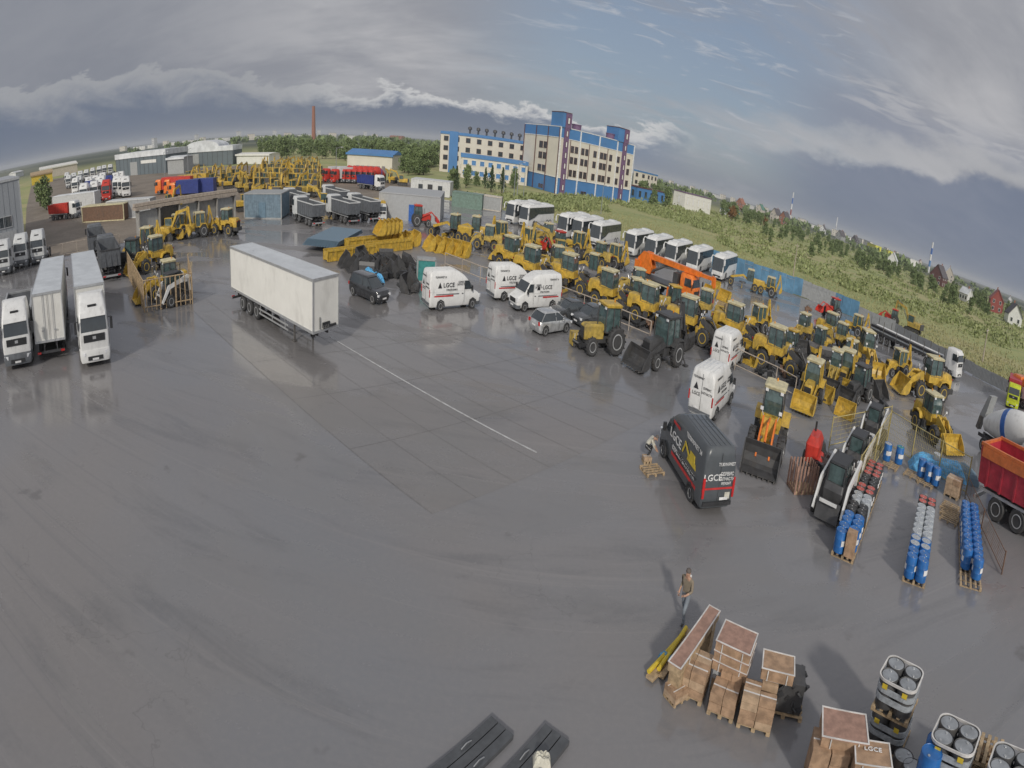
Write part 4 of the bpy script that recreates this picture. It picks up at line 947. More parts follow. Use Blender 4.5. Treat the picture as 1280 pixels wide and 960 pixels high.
# ------------------------------------------------------------------ ground
def groundmat(name, base, brown, kind):
    m = bpy.data.materials.new(name); m.use_nodes = True; nt = m.node_tree; N = NT(nt); b = nt.nodes['Principled BSDF']
    g = nt.nodes.new('ShaderNodeNewGeometry'); P = g.outputs['Position']
    if kind == 'wet':
        big = N.noise(P, .045, 4, .6, .3); mid = N.noise(N.mapv(P, (.22, 1.0, 1), rad(43)), .55, 6, .65, .6); fine = N.noise(P, 5, 5, .7); grit = N.noise(P, 42, 3, .7)
        c = N.mix(N.ss(big, .36, .64), base, brown)
        c = N.mix(N.m('MULTIPLY', N.ss(mid, .50, .70), .45), c, tuple(x*.60 for x in base))
        c = N.mix(N.m('MULTIPLY', N.ss(fine, .35, .8), .28), c, tuple(x*1.25 for x in brown))
        c = N.mix(N.m('MULTIPLY', N.ss(grit, .55, .8), .22), c, tuple(x*1.4 for x in base))
        trk = N.noise(N.mapv(P, (.035, 1.6, 1), rad(43), (3, 0, 0)), 1.0, 5, .7, 1.2)
        c = N.mix(N.m('MULTIPLY', N.ss(trk, .56, .68), .30), c, tuple(x*1.3 for x in brown))
        vo = nt.nodes.new('ShaderNodeTexVoronoi'); vo.feature = 'DISTANCE_TO_EDGE'; vo.inputs['Scale'].default_value = .16
        wv = nt.nodes.new('ShaderNodeVectorMath'); wv.operation = 'ADD'; nt.links.new(P, wv.inputs[0])
        ns = nt.nodes.new('ShaderNodeTexNoise'); nt.links.new(P, ns.inputs['Vector']); ns.inputs['Scale'].default_value = .5; ns.inputs['Detail'].default_value = 6
        wm = nt.nodes.new('ShaderNodeVectorMath'); wm.operation = 'SCALE'; nt.links.new(ns.outputs['Color'], wm.inputs[0]); wm.inputs[3].default_value = 5.0; nt.links.new(wm.outputs[0], wv.inputs[1]); nt.links.new(wv.outputs[0], vo.inputs['Vector'])
        crack = N.m('MULTIPLY', N.ss(vo.outputs[0], .006, .001), N.ss(N.noise(P, .09, 3, .5), .50, .60))
        c = N.mix(N.m('MULTIPLY', crack, .22), c, (.06, .058, .056))
        oil = N.noise(P, .42, 4, .55); c = N.mix(N.m('MULTIPLY', N.ss(oil, .66, .74), .5), c, (.10, .095, .095))
        rut = N.noise(N.mapv(P, (.012, 2.6, 1), rad(38), (1, 7, 0)), 1.0, 3, .6, .8); c = N.mix(N.m('MULTIPLY', N.ss(rut, .57, .66), N.m('MULTIPLY', N.ss(big, .45, .6), .22)), c, tuple(x*.68 for x in base))
        nt.links.new(c, b.inputs['Base Color'])
        sep = nt.nodes.new('ShaderNodeSeparateXYZ'); nt.links.new(P, sep.inputs[0])
        wet = N.noise(N.mapv(P, (.35, 1, 1), rad(43), (9, 4, 0)), .16, 5, .6, .5)
        pud = N.ss(N.m('ADD', wet, N.m('MULTIPLY', N.m('SUBTRACT', fine, .5), .05)), .56, .50)                        # 1 = film of water standing on it
        ro = N.m('SUBTRACT', .44, N.m('MULTIPLY', pud, .31)); ro = N.m('ADD', ro, N.m('MULTIPLY', N.m('SUBTRACT', fine, .5), .16))
        nt.links.new(ro, b.inputs['Roughness']); b.inputs['IOR'].default_value = 1.45; b.inputs['Specular IOR Level'].default_value = .8
        bp = nt.nodes.new('ShaderNodeBump'); bp.inputs['Distance'].default_value = .012
        nt.links.new(N.m('MULTIPLY', N.m('SUBTRACT', 1.05, pud), .28), bp.inputs['Strength']); nt.links.new(N.m('ADD', grit, fine), bp.inputs['Height']); nt.links.new(bp.outputs[0], b.inputs['Normal'])
    elif kind == 'dirt':
        n = N.noise(P, .12, 8, .68, .4); f = N.noise(P, 1.6, 5, .7)
        c = N.mix(N.ss(n, .35, .65), base, brown); c = N.mix(N.m('MULTIPLY', N.ss(f, .4, .7), .5), c, tuple(x*.6 for x in base))
        nt.links.new(c, b.inputs['Base Color']); b.inputs['Roughness'].default_value = .7
    else:
        n = N.noise(P, .012, 9, .66, .5); f = N.noise(N.mapv(P, (.3, 1, 1), rad(43)), .11, 8, .7, .4); q = N.noise(P, 1.3, 6, .7)
        c = N.mix(N.ss(n, .40, .60), base, brown); c = N.mix(N.m('MULTIPLY', N.ss(f, .47, .62), .75), c, (.24, .30, .13))
        c = N.mix(N.m('MULTIPLY', N.ss(q, .40, .68), .45), c, (.32, .30, .15))
        # far country: dark woods and pale fields in bands
        sp = nt.nodes.new('ShaderNodeVectorMath'); sp.operation = 'LENGTH'; nt.links.new(P, sp.inputs[0]); D = sp.outputs['Value']
        far = N.noise(N.mapv(P, (.5, 1, 1), rad(10)), .0016, 6, .6, .3)
        fc = N.mix(N.ss(far, .44, .56), (.07, .09, .065), (.17, .18, .13))
        c = N.mix(N.ss(D, 380.0, 800.0), c, fc)
        nt.links.new(c, b.inputs['Base Color']); b.inputs['Roughness'].default_value = .9; b.inputs['Specular IOR Level'].default_value = .15
    MATS[name] = m; M[name] = m; return m
groundmat('rough_grassland', (.34, .37, .165), (.42, .385, .21), 'grass')
groundmat('wet_asphalt', (.205, .208, .222), (.222, .210, .208), 'wet')
groundmat('wet_concrete_apron', (.20, .196, .198), (.222, .206, .20), 'wet')
groundmat('muddy_ground', (.20, .165, .13), (.27, .225, .18), 'dirt')
def sheet(name, pts, z, m, sub=0):
    me = bpy.data.meshes.new(name); me.from_pydata([(x, y, z) for x, y in pts], [], [list(range(len(pts)))]); me.materials.append(M[m])
    o = bpy.data.objects.new(name, me); COL.objects.link(o); return tag(o, kind='structure')
R0 = 16000
sheet('terrain', [(-R0, -R0), (R0, -R0), (R0, R0), (-R0, R0)], -.06, 'rough_grassland')
def dirv(yaw): return Vector((cos(rad(yaw)), sin(rad(yaw)), 0))
U = Vector((cos(rad(-31)), sin(rad(-31)), 0)); Wv = Vector((cos(rad(50)), sin(rad(50)), 0))   # along the slab joints / away from the camera to the right
def gp(*ps): return [tuple(at(*p)[:2]) for p in ps]
def fence_pt(s, o=0): return lay(32.1+s*cos(rad(-44))+o*cos(rad(46)), 106.2+s*sin(rad(-44))+o*sin(rad(46)))
FB = lambda s, o=0: tuple(fence_pt(s, o)[:2])
sheet('asphalt_yard', [FB(95, .4), FB(75, .4), FB(60, .4), FB(45, .4), FB(30, .4), FB(15, .4), FB(0, .4), FB(-20, .4), FB(-40, .4), FB(-62, .4), FB(-78, -8), FB(-78, -60), tuple(at(40, 300)[:2]), (-180, 20), (-60, -60), (80, -60)], 0, 'wet_asphalt')
sheet('mud_track', gp((30, 330), (95, 318), (170, 300), (300, 276), (345, 268), (480, 246), (545, 240), (555, 232), (420, 222), (400, 207), (300, 207), (220, 212), (120, 216), (40, 228), (33, 260)), .004, 'muddy_ground')
a_, b_ = at(540, 642), at(835, 512)
sheet('concrete_apron', [tuple((a_)[:2]), tuple((b_)[:2]), tuple((b_+U*-30)[:2]), tuple((a_-U*36)[:2])], .004, 'wet_concrete_apron')
# slab joints: narrow dark strips, a row of them on the apron
ddir = (b_-a_).normalized(); L_ = (b_-a_).length
for k in range(9):
    p = a_+ddir*L_*k/8.0; q = p-U*(34 if k < 6 else 29)
    n_ = U.cross(Vector((0, 0, 1)))*.012
    sheet('slab_joint', [tuple((v)[:2]) for v in (p-n_, q-n_, q+n_, p+n_)], .008, 'tar')
for k in range(1, 6):
    p = a_-U*k*6; q = b_-U*k*6 if k < 6 else b_-U*29; n_ = Vector((-ddir.y, ddir.x, 0))*.010
    sheet('slab_joint', [tuple((v)[:2]) for v in (p-n_, q-n_, q+n_, p+n_)], .0085, 'tar')
def stripe(p, q, w, z=.012, name='painted_line', m='marking'):
    d = (q-p).normalized(); n_ = Vector((-d.y, d.x, 0))*w/2
    return sheet(name, [tuple(v[:2]) for v in (p-n_, q-n_, q+n_, p+n_)], z, m)
stripe(at(412, 421), at(671, 566), .13)
# ------------------------------------------------------------------ placing
def P2(px, py, z=0): return at(px, py, z)
def face(a, b):
    """position on the ground and yaw from a photo point (px,py,z) towards another"""
    p, q = at(*a), at(*b); return p, Abs(math.degrees(math.atan2(q.y-p.y, q.x-p.x)))
def g0(v): return Vector((v.x, v.y, 0))
# vans and cars
KV = Kind(white_van)
def vanput(k, a, yaw, d, label, grp=None): y_ = AY(at(*a), yaw); k.put(off(a, y_, d), y_, label, 'van', grp)
G_V = 'white service vans with black lettering'
p, yw = face((541, 382, .4), (594, 378, .4))
vanput(KV, (505+26, 386, 0), 47, 2.95, 'white high-roof service van seen from its rear corner, in front of the green cabinet', G_V)
vanput(KV, (612, 374, 0), 47, 2.95, 'white service van parked between the two other vans, mostly hidden by its neighbour', G_V)
vanput(KV, (640, 387, 0), 227, -2.95, 'white high-roof van facing the camera beside the silver hatchback', G_V)
KR = KV
p1 = at(868, 527); vanput(KR, (872, 527, 0), 62, 2.95, 'white van just behind the dark grey van, its rear doors showing a triangle emblem', G_V)
vanput(KR, (897, 466, 0), 62, 2.95, 'farther of the two white vans behind the dark grey van, beside the yellow bucket', G_V)
rc = Vector((11.083, 20.658, 0)); yv = Abs(94.83)
KG = Kind(grey_van); KG.put(rc+dirv(yv)*3.0, yv, 'dark grey lettered service van with a yellow excavator picture and red stripe', 'van')
Kind(car, 'carblack', 'suv', 4.7).put(off((480, 381), 137, 2.3), 137+180, 'black off-road car facing the camera right of the long white trailer', 'car')
Kind(car, 'silver', 'hatch', 4.3).put(off((668, 417), 52, 2.0), 52, 'silver hatchback parked with its tail lights towards the camera', 'car')
Kind(car, 'cargrey', 'sedan', 4.6).put(off((697, 400), 50, 1.8), 225, 'dark grey saloon car between the silver hatchback and the white van', 'car')
Kind(car, 'cargrey', 'hatch', 4.2).put(off((722, 408), 50, 1.8), 228, 'dark grey small car with a yellow-green front plate, beside the old yellow machine', 'car')
# the long white trailer in the middle, the parked lorries on the left
KT = Kind(semi_trailer)
KT.put((-13.97, 32.46), Abs(332.0), 'long white box trailer standing alone without a lorry in the middle of the yard', 'trailer')
KT.put((-30.66, 23.29), Abs(324.6), 'white box trailer coupled behind the white lorry cab on the left', 'trailer', 'white trailers parked side by side on the left')
KT.put((-43.75, 28.5), Abs(143.5), 'white box trailer with its rear doors to the camera, between two white lorries', 'trailer', 'white trailers parked side by side on the left')
KTU = Kind(tractor_unit, 'white')
KTU.put((-28.5, 21.8), Abs(324.6), 'white lorry cab with tall roof pulling the right-hand white trailer', 'lorry')
KRU = Kind(tractor_unit, 'red', True)
KRU.put(Vector((-43.75, 28.5, 0))+dirv(143.5)*2.5, Abs(143.5), 'red lorry cab in front of the trailer whose rear doors face the camera', 'lorry')
KD = Kind(tipper, 'white', 'tipgrey', 'trim', True)
KD.put(g0(at(24, 462)), 313, 'white-cabbed tipper lorry nearest the left edge with a dark open body', 'tipper lorry')
Kind(tipper, 'blue', 'tipgrey', 'blue', False).put(g0(at(24, 462))-Wv*3.9+dirv(145)*.8, 313, 'blue tipper lorry at the far left, mostly hidden by the white-cabbed tipper', 'tipper lorry')
KF = Kind(tractor_unit, 'offwhite', True, 'dark')
KF.put(g0(at(27, 336)), 305, 'pale lorry cab left one of two standing near the grey warehouse', 'lorry', 'pale lorry cabs near the grey warehouse')
KF.put(g0(at(48, 331)), 305, 'pale lorry cab right one of two standing near the grey warehouse', 'lorry', 'pale lorry cabs near the grey warehouse')
KF.put(g0(at(5, 345)), 305, 'pale lorry cab leftmost of three below the grey warehouse', 'lorry', 'pale lorry cabs near the grey warehouse')
KDD = Kind(tipper, 'tipgrey', 'tipgrey', 'dark', False)
KDD.put(off((141, 352), 133, 9.2), 133, 'dark grey tipper lorry with open body just right of the white lorry trailer', 'tipper lorry', 'dark tippers behind the white trailer')
KDD.put(off((124, 328), 133, 9.2), 133, 'dark grey tipper lorry farther back, above the white lorry trailer roof', 'tipper lorry', 'dark tippers behind the white trailer')
# coaches
KC = Kind(coach)
for i, (px, w_) in enumerate(((636, 'leftmost of the white coaches, largely behind its neighbour'), (653, 'second white coach from the left, with long dark side glass'), (701, 'third white coach from the left, behind a yellow loader arm'),
        (719, 'fourth white coach from the left, squeezed between two others'), (742, 'fifth white coach from the left, standing clear with its whole front showing'), (786, 'sixth white coach, above the rear end of the orange crane lorry'),
        (812, 'seventh white coach, behind the middle of the orange crane boom'), (838, 'eighth white coach, behind the orange lorry cab'), (866, 'ninth white coach, behind the tip of the orange crane boom'), (899, 'rightmost white coach, next to the blue corrugated fence'))):
    ya, yb = face((778, 302, 0), (752, 307, 0))[1], face((926, 344, 0), (905, 353, 0))[1]; yb = yb+360 if yb < 0 else yb; ya = ya+360 if ya < 0 else ya
    KC.put(off((px, 284+.274*(px-652)), Abs(ya), -6), Abs(ya+(yb-ya)*max(0, (px-742)/160)), w_, 'coach', 'white coaches parked in a row along the grass')
# ------------------------------------------------------------------ loaders behind the rail
KL = Kind(wheel_loader, 'yellow', 'cream')
KLR = Kind(wheel_loader, 'yellow', 'cream', 1.0, .5, 'oldyel', 'rimy', 'gunmetal')
lab = ['behind the white vans, leftmost of the row with dark windows', 'behind the high-roof van facing the camera', 'above the dark saloon car, its bonnet pointing left', 'left of the orange lorry rear wheels', 'in front of the orange crane lorry deck',
       'below the orange lorry cab, behind the grey-black machine', 'right of the farther white van, with open black engine grille', 'behind the rail right of the farther white van, cab standing alone']
for i, (px, py) in enumerate(((640, 308), (666, 321), (713, 331), (762, 352), (813, 370), (862, 386), (919, 394), (972, 424))):
    KLR.put(off((px, py, 2.3), -43, .75), -46+(i % 3)*3, 'yellow wheel loader '+lab[i], 'wheel loader', 'yellow wheel loaders lined up behind the rail', sc=1.08)
KL.put(g0(at(1046, 402, 2.3)), -48, 'yellow wheel loader in front of the small red machine near the grey fence', 'wheel loader')
p, y = face((1084, 427, 2.4), (1109, 486, .4)); KL.put(g0(p)+dirv(y)*.9, y, 'large yellow wheel loader with a lowered bucket, left of the flatbed cargo', 'wheel loader', sc=1.15)
KB2 = Kind(wheel_loader, 'yellow', 'cream', 1.0)
KL.put(g0(at(1160, 462, 2.4)), 190, 'large yellow wheel loader with bucket to the left, before the flatbed lorry cab', 'wheel loader', sc=1.2)
p, y = face((1166, 503, 2.3), (1190, 560, .4)); KL.put(g0(p)+dirv(y)*.8, y, 'yellow wheel loader nearest the wire pen, bonnet towards the pen', 'wheel loader', sc=.98)
KO = Kind(wheel_loader, 'yellow', 'cream', 1.0, .5, 'gunmetal', 'rimw', 'orange')
p, y = face((968, 502, 2.3), (948, 590, .3)); KO.put(g0(p)+dirv(y)*.8, y, 'wheel loader with orange lift arms and broad grey bucket beside the dark grey van', 'wheel loader', sc=1.05)
KBH = Kind(backhoe)
p, y = face((1018, 462, 2.2), (1004, 510, .3)); KBH.put(g0(p), y, 'yellow backhoe loader with a tall folded arm, behind the orange-armed loader', 'backhoe loader')
p, y = face((1060, 448, 2.2), (1048, 490, .3)); KBH.put(g0(p), y, 'yellow backhoe loader right of the one with the tall folded arm', 'backhoe loader')
KBK = Kind(backhoe, 'gunmetal', 'gunmetal', 'gunmetal')
p, y = face((832, 412, 2.2), (812, 452, .3)); KBK.put(g0(p), y, 'grey-black backhoe loader with a dark frame attachment, left of the two white vans', 'backhoe loader', sc=1.12)
KOB = Kind(farm_tractor, 'oldyel', 'yellow', False)
KOB.put(g0(at(758, 396, 2.2)), 215, 'old yellow loader with a battered roof and big treaded tyres beside the small cars', 'tractor', sc=1.12)
for i, (px, py, yy, lb) in enumerate(((628, 288, 60, 'yellow backhoe loader with raised arm in front of the second coach'), (664, 296, 60, 'yellow backhoe loader with raised arm in front of the wide gap between coaches'), (722, 300, 130, 'yellow backhoe loader with a large yellow-hubbed wheel below the fifth coach'), (768, 316, 130, 'yellow backhoe loader with yellow hubs at the rear end of the crane lorry'))):
    KBH.put(g0(at(px, py, 1.8)), yy, lb, 'backhoe loader')
KGR = Kind(grader)
KGR.put(g0(at(592, 302)), 170, 'muddy yellow motor grader standing before the first coach', 'grader')
KGR.put(g0(at(566, 300)), 150, 'muddy yellow motor grader leftmost of the machines before the coaches', 'grader')
Kind(farm_tractor, 'oldyel', 'cream').put(g0(at(790, 388)), 190, 'open-cab weathered tractor with very large tyres in the second line of machines', 'tractor')
KRT = Kind(farm_tractor, 'red', 'red')
KRT.put(g0(at(524, 283)), 30, 'red tractor with raised front loader standing alone by the grey container', 'tractor')
KRT.put(g0(at(697, 318)), 225, 'red tractor standing between two yellow backhoe loaders below the coaches', 'tractor')
KRT.put(g0(at(1040, 398)), 200, 'small red machine near the end of the grey fence', 'tractor')
KCR = Kind(crane_lorry); p, y = face((793, 356, 0), (862, 384, 0)); KCR.put(g0(at(868, 386)), y, 'orange crane lorry with its boom lying over the cab', 'crane lorry', sc=1.15)
# track loaders near the barrels
KS = Kind(skid_loader, 'white')
for i, ((a, b), lb, s_) in enumerate(((((1048, 606, 1.2), (1016, 672, .2)), 'nearest black and white tracked skid loader, beside the blue barrels', 1.15), (((1072, 566, 1.2), (1052, 612, .2)), 'middle one of three black and white tracked skid loaders', 1.08), (((1093, 528, 1.2), (1078, 566, .2)), 'farthest of three black and white tracked skid loaders, behind the wire pen', 1.08))):
    p, y = face(a, b); KS.put(g0(p), y, lb, 'skid loader', 'black and white tracked skid loaders', sc=s_)
Kind(skid_loader, 'white', False).put(g0(at(218, 380)), 250, 'white wheeled skid loader at the corner of the wooden railing', 'skid loader', sc=1.1)
# yellow attachments standing near the far fence and in the pen
KRO = Kind(roller, 'yellow')
KRO.put(g0(at(1060, 465)), 227, 'yellow road roller half hidden among the machines right of the backhoes', 'road roller')
# flatbed with pipes
def flatbed():
    t = thing('flatbed_trailer'); c = MB(); c.bb(-15, 0, -1.25, 1.25, 1.0, 1.2)
    for k in range(20): c.bb(-14.8+k*.76, -14.7+k*.76, -1.28, 1.28, .85, 1.0)
    c.build('deck', 'dark', t)
    for k in range(3):
        for s in (1, -1): wheel(t, -13.3+k*1.3, s*1.0, .5, .35, 'rimw')
    for k in range(6):
        for s in (1, -1): MB().bb(-14.5+k*2.8, -14.4+k*2.8, s*1.27-.04, s*1.27+.04, 1.0, 2.7).build('stake', 'steel', t)
    return t
pf = at(1196, 474); yf = AY(pf, -36)
Kind(flatbed).put(g0(pf)+dirv(yf)*-3, yf, 'long dark flatbed trailer carrying pipes and beams', 'trailer')
KW = Kind(tractor_unit, 'white', False); KW.put(g0(pf)+dirv(yf)*.2, yf, 'white lorry cab at the head of the flatbed with pipes', 'lorry')
q = MB()
for j in range(3):
    q.cyl((-14.6+j*.5, -.9+.28*j, 1.36+.0), (-.4, -.9+.28*j, 1.36), .13, 8)
steelp = Kind(lambda: MB().cyl((-7, 0, .14), (7, 0, .14), .14, 10).build('steel_pipe', 'galv'))
beamp = Kind(lambda: MB().prism([(-.12, 0), (.12, 0), (.12, .03), (.015, .03), (.015, .27), (.12, .27), (.12, .30), (-.12, .30), (-.12, .27), (-.015, .27), (-.015, .03), (-.12, .03)], -7.2, 7.2, 'x').build('steel_beam', 'gunmetal'))
pipew = Kind(lambda: MB().cyl((-7, 0, .16), (7, 0, .16), .16, 10).build('white_pipe', 'white'))
ctr = g0(pf)+dirv(yf)*-10.4; sd_ = Vector((-sin(rad(yf)), cos(rad(yf)), 0))
for j in range(4): pipew.put((ctr+sd_*(.95-.33*(j % 2)-.0*j)), yf, 'white pipe lying along the flatbed', 'pipe', 'white pipes on the flatbed', z=1.2+(j//2)*.33)
for j in range(5): steelp.put((ctr+sd_*(.2-.29*j)), yf, 'grey pipe lying along the flatbed', 'pipe', 'grey pipes on the flatbed', z=1.2)
for j in range(4): beamp.put((ctr+sd_*(.0-.3*j)), yf, 'dark steel beam lying on the grey pipes of the flatbed', 'beam', 'steel beams on the flatbed', z=1.49)
# right edge lorries
KM = Kind(mixer, 'white', 'white'); p = g0(at(1196, 560)); KM.put(at(1312, 612), -42, 'white concrete mixer lorry with a blue band on its drum, behind the red tipper', 'concrete mixer')
def bigtip():
    t = tipper('tiporange', 'crimson', 'tiporange', False, 'dark')
    for s in (1, -1): MB().bb(-9.1, -2.75, s*1.33-.03, s*1.33+.03, 2.32, 2.74).build('upper_side_band', 'tiporange', t)
    MB().prism([(-9.24, 2.3), (-9.2, 2.3), (-9.26, 2.72), (-9.3, 2.72)], -1.2, 1.2).build('tailgate_band', 'tiporange', t)
    return t
KRD = Kind(bigtip); p = g0(at(1246, 655)); yr = -48
yr = AY(p, yr); KRD.put(p+dirv(yr)*9.6+dirv(yr+90)*1.6, yr, 'crimson tipper lorry with orange upper edge behind the low cable fence', 'tipper lorry', sc=1.28)
Kind(mixer, 'orange', 'orange').put(off((1241, 488), -44, 4), 137, 'orange concrete mixer lorry by the fence near the right edge', 'concrete mixer')
Kind(box_lorry, 'lime', 'crimson').put(g0(at(1264, 512)), 225, 'lime yellow lorry cab with a red body by the fence at the right edge', 'lorry', sc=.8)
# ------------------------------------------------------------------ far machines on the mud yard
KE = Kind(excavator, 'yellow'); RR = random.Random(5)
KEO = Kind(excavator, 'oldyel')
n = 0
for row, (xa, ya, xb, yb, c) in enumerate(((325, 232, 395, 236, 9), (318, 224, 398, 227, 10), (330, 217, 398, 220, 9), (240, 236, 290, 231, 5), (236, 228, 300, 226, 8), (350, 246, 395, 246, 4), (300, 240, 345, 242, 6), (330, 213, 396, 215, 11), (262, 231, 320, 228, 7))):
    for i in range(c):
        f = (i+RR.uniform(-.2, .2))/(c-1); px_ = xa+(xb-xa)*f; p = g0(at(xa+(xb-xa)*f, ya+(yb-ya)*f))
        (KE if RR.random() < .6 else KEO).put(p, RR.choice((100, 115, 80, 300, 130))+RR.uniform(-12, 12), 'yellow excavator with raised arm in the '+('front', 'second', 'third', 'front', 'second', 'nearest', 'nearest', 'rearmost', 'third')[row]+' crowded far row, '+('left part' if px_ < 300 else 'middle part' if px_ < 350 else 'right part'), 'excavator', 'yellow excavators massed on the far yard')
for px, py, yy, lb in ((208, 300, 20, 'yellow excavator standing left of the long pale beam load'), (286, 236, 60, 'yellow excavator right of the dark hangars'), (262, 243, 170, 'yellow machine with low body beside the blue lorries'), (212, 262, 90, 'yellow excavator with upright arm before the long beam load'),
                       (503, 232, 200, 'yellow excavator behind the grey container, arm raised'), (490, 229, 160, 'yellow excavator left of the grey container with bent arm'), (304, 264, 60, 'small yellow excavator left of the slate blue cabin'), (408, 262, 200, 'yellow loader between the grey tipper lorries')):
    KE.put(g0(at(px, py)), yy, lb, 'excavator', sc=.85)
# yellow loaders in front of the beam load
for i, (px, py, yy, lb) in enumerate(((222, 298, 250, 'yellow backhoe loader left of three in front of the long beam load'), (248, 296, 240, 'yellow backhoe loader with bucket down in front of the long beam load'))):
    KBH.put(g0(at(px, py)), yy, lb, 'backhoe loader')
KL.put(g0(at(280, 293)), 175, 'yellow wheel loader with two big tyres showing, right end of the long beam load', 'wheel loader')
KBH.put(g0(at(183, 318)), 200, 'yellow backhoe loader inside the wooden railing, behind the other machines', 'backhoe loader')
KL.put(g0(at(190, 338)), 250, 'yellow wheel loader with cream cab inside the wooden railing', 'wheel loader')
KL.put(g0(at(205, 372)), 240, 'yellow wheel loader behind the white wheeled skid loader', 'wheel loader', sc=.9)
KBK.put(g0(at(165, 336)), 200, 'dark machine beside the left posts of the wooden railing', 'backhoe loader')
# red, orange and blue lorries in the distance
KRF = Kind(box_lorry, 'orange', 'red'); KBF = Kind(box_lorry, 'orange', 'navy'); KYF = Kind(box_lorry, 'orange', 'yellow')
for px, py, k, lb in ((196, 243, KRF, 'orange-red lorry leftmost below the dark hangar'), (207, 243, KRF, 'orange-red lorry with a round white sign, below the dark hangar'), (216, 240, KYF, 'orange lorry with yellow body behind the blue lorries'), (213, 249, KBF, 'orange-cabbed lorry with a navy blue body, left one'), (232, 247, KBF, 'orange-cabbed lorry with a navy blue body, right one'), (228, 238, KYF, 'orange lorry with yellow body below the gap of the hangars')):
    k.put(g0(at(px, py)), 200, lb, 'lorry', sc=1.0)
KMR = Kind(mixer, 'red', 'red')
for i in range(6): KMR.put(g0(at(427+i*6.8, 229+.25*i)), 262, 'red concrete mixer lorry in the far red row', 'concrete mixer', 'red mixer lorries in the far row')
Kind(tipper, 'white', 'navy', 'navy').put(g0(at(478, 239)), 330, 'royal blue tipper lorry with a white cab on the far yard', 'tipper lorry')
KBX = Kind(box_lorry, 'red', 'offwhite')
KBX.put(g0(at(404, 228)), 250, 'red-cabbed lorry with white roof left of the far lamp post', 'lorry'); KBX.put(g0(at(415, 229)), 250, 'red-cabbed lorry with white roof touching the far lamp post', 'lorry')
# grey tippers
for px, py, lb in ((398, 284, 'grey tipper lorry nearest the slate blue cabin, rear towards the camera'), (442, 281, 'grey tipper lorry in the middle of the three, yellow edged body'), (468, 278, 'grey tipper lorry rightmost of the three beside the small lorry')):
    KTG = globals().setdefault('KTG_', Kind(tipper, 'offwhite', 'tipgrey', 'offwhite', False)); KTG.put(off((px, py), 130, 9), 130, lb, 'tipper lorry', 'grey tipper lorries beside the slate blue cabin')
for i, (px, py) in enumerate(((380, 268), (430, 262))):
    KTG.put(off((px, py), 130, 9), 130, ('grey tipper lorry behind the one nearest the cabin', 'grey tipper lorry behind the middle one of the three')[i], 'tipper lorry')
Kind(box_lorry, 'offwhite', 'yellow').put(g0(at(478, 277)), 290, 'small pale lorry with a yellow body left of the grey container', 'lorry', sc=.7)
# white lorry cabs on the left mud yard
spots = [(105, 256), (112, 252), (118, 253), (125, 251), (133, 252), (112, 243), (120, 241), (127, 243), (137, 243), (146, 246), (153, 246), (145, 238), (151, 236), (129, 236), (158, 247), (94, 243), (99, 239), (86, 236), (93, 232), (101, 229), (108, 227), (116, 224), (124, 222), (131, 220), (138, 219), (84, 230)]
KNV = Kind(tractor_unit, 'navy', True); KWF = KTU
for i, (px, py) in enumerate(spots):
    (KNV if i in (1, 8) else KRU if i == 4 else KWF if i < 16 else KF).put(g0(at(px, py)), 300+RR.uniform(-8, 8), 'red lorry cab among the white ones on the far left yard' if i == 4 else 'navy blue lorry cab among the white ones' if i in (1, 8) else 'white lorry cab in the crowded far left rows', 'lorry', sc=1.25, group=None if i == 4 else 'navy lorry cabs on the far left yard' if i in (1, 8) else 'white lorry cabs on the far left yard')
Kind(tipper, 'white', 'red', 'red', False).put(g0(at(99, 272)), 10, 'white-cabbed tipper lorry with a bright red body on the mud track', 'tipper lorry')
# containers and cabins
def container(w, d, h, m, roof=None, door=None, name='container', win=False):
    t = thing(name); b = MB().bb(-w/2+.05, w/2-.05, -d/2+.05, d/2-.05, .1, h-.05)
    b.build('shell', m, t)
    r = MB(); n_ = int(w/.3)
    for s in (1, -1):
        for k in range(n_): r.box((-w/2+.15+k*(w-.3)/(n_-1), s*(d/2-.04), h/2), (.13, .05, h-.3))
    n_ = int(d/.3)
    for s in (1, -1):
        for k in range(n_): r.box((s*(w/2-.04), -d/2+.15+k*(d-.3)/(n_-1), h/2), (.05, .13, h-.3))
    r.build('wall_rib', m, t)
    f = MB()
    for i in (1, -1):
        for j in (1, -1): f.box((i*(w/2-.05), j*(d/2-.05), h/2), (.14, .14, h))
        f.box((0, i*(d/2-.04), .08), (w, .12, .16)); f.box((0, i*(d/2-.04), h-.06), (w, .12, .13)); f.box((i*(w/2-.04), 0, h-.06), (.12, d, .13))
    f.build('corner_frame', roof or m, t)
    MB().bb(-w/2, w/2, -d/2, d/2, h-.04, h+.02).build('roof', roof or m, t)
    if door: MB().bb(-.6, .5, -d/2-.05, -d/2, .15, 2.2).build('door', door, t)
    if win:
        for x in (-w/4, w/4): o = MB().bb(x-.5, x+.5, -d/2-.04, -d/2, 1.1, 2.1).build('window', 'glass', t)
    return t
Kind(container, 6.0, 5.0, 3.4, 'contblue', 'greycor', 'dullblue', 'site_cabin').put(g0(at(328, 272))+Vector((0, 2, 0)), 20, 'slate blue cabin with a flat pale roof left of the grey tippers', 'cabin')
Kind(container, 9.5, 9.5, 3.6, 'contgrey').put(g0(at(503, 274))+Vector((1, 5, 0)), 8, 'plain light grey container behind the red tractor', 'container')
Kind(container, 1.6, 1.4, 2.2, 'blue').put(g0(at(516, 276)), 10, 'small bright blue cabinet at the corner of the grey container', 'cabinet')
Kind(container, 6.0, 2.4, 2.6, 'greencont').put(g0(at(584, 260))+Vector((0, 1, 0)), -10, 'faded green container left of the coaches', 'container')
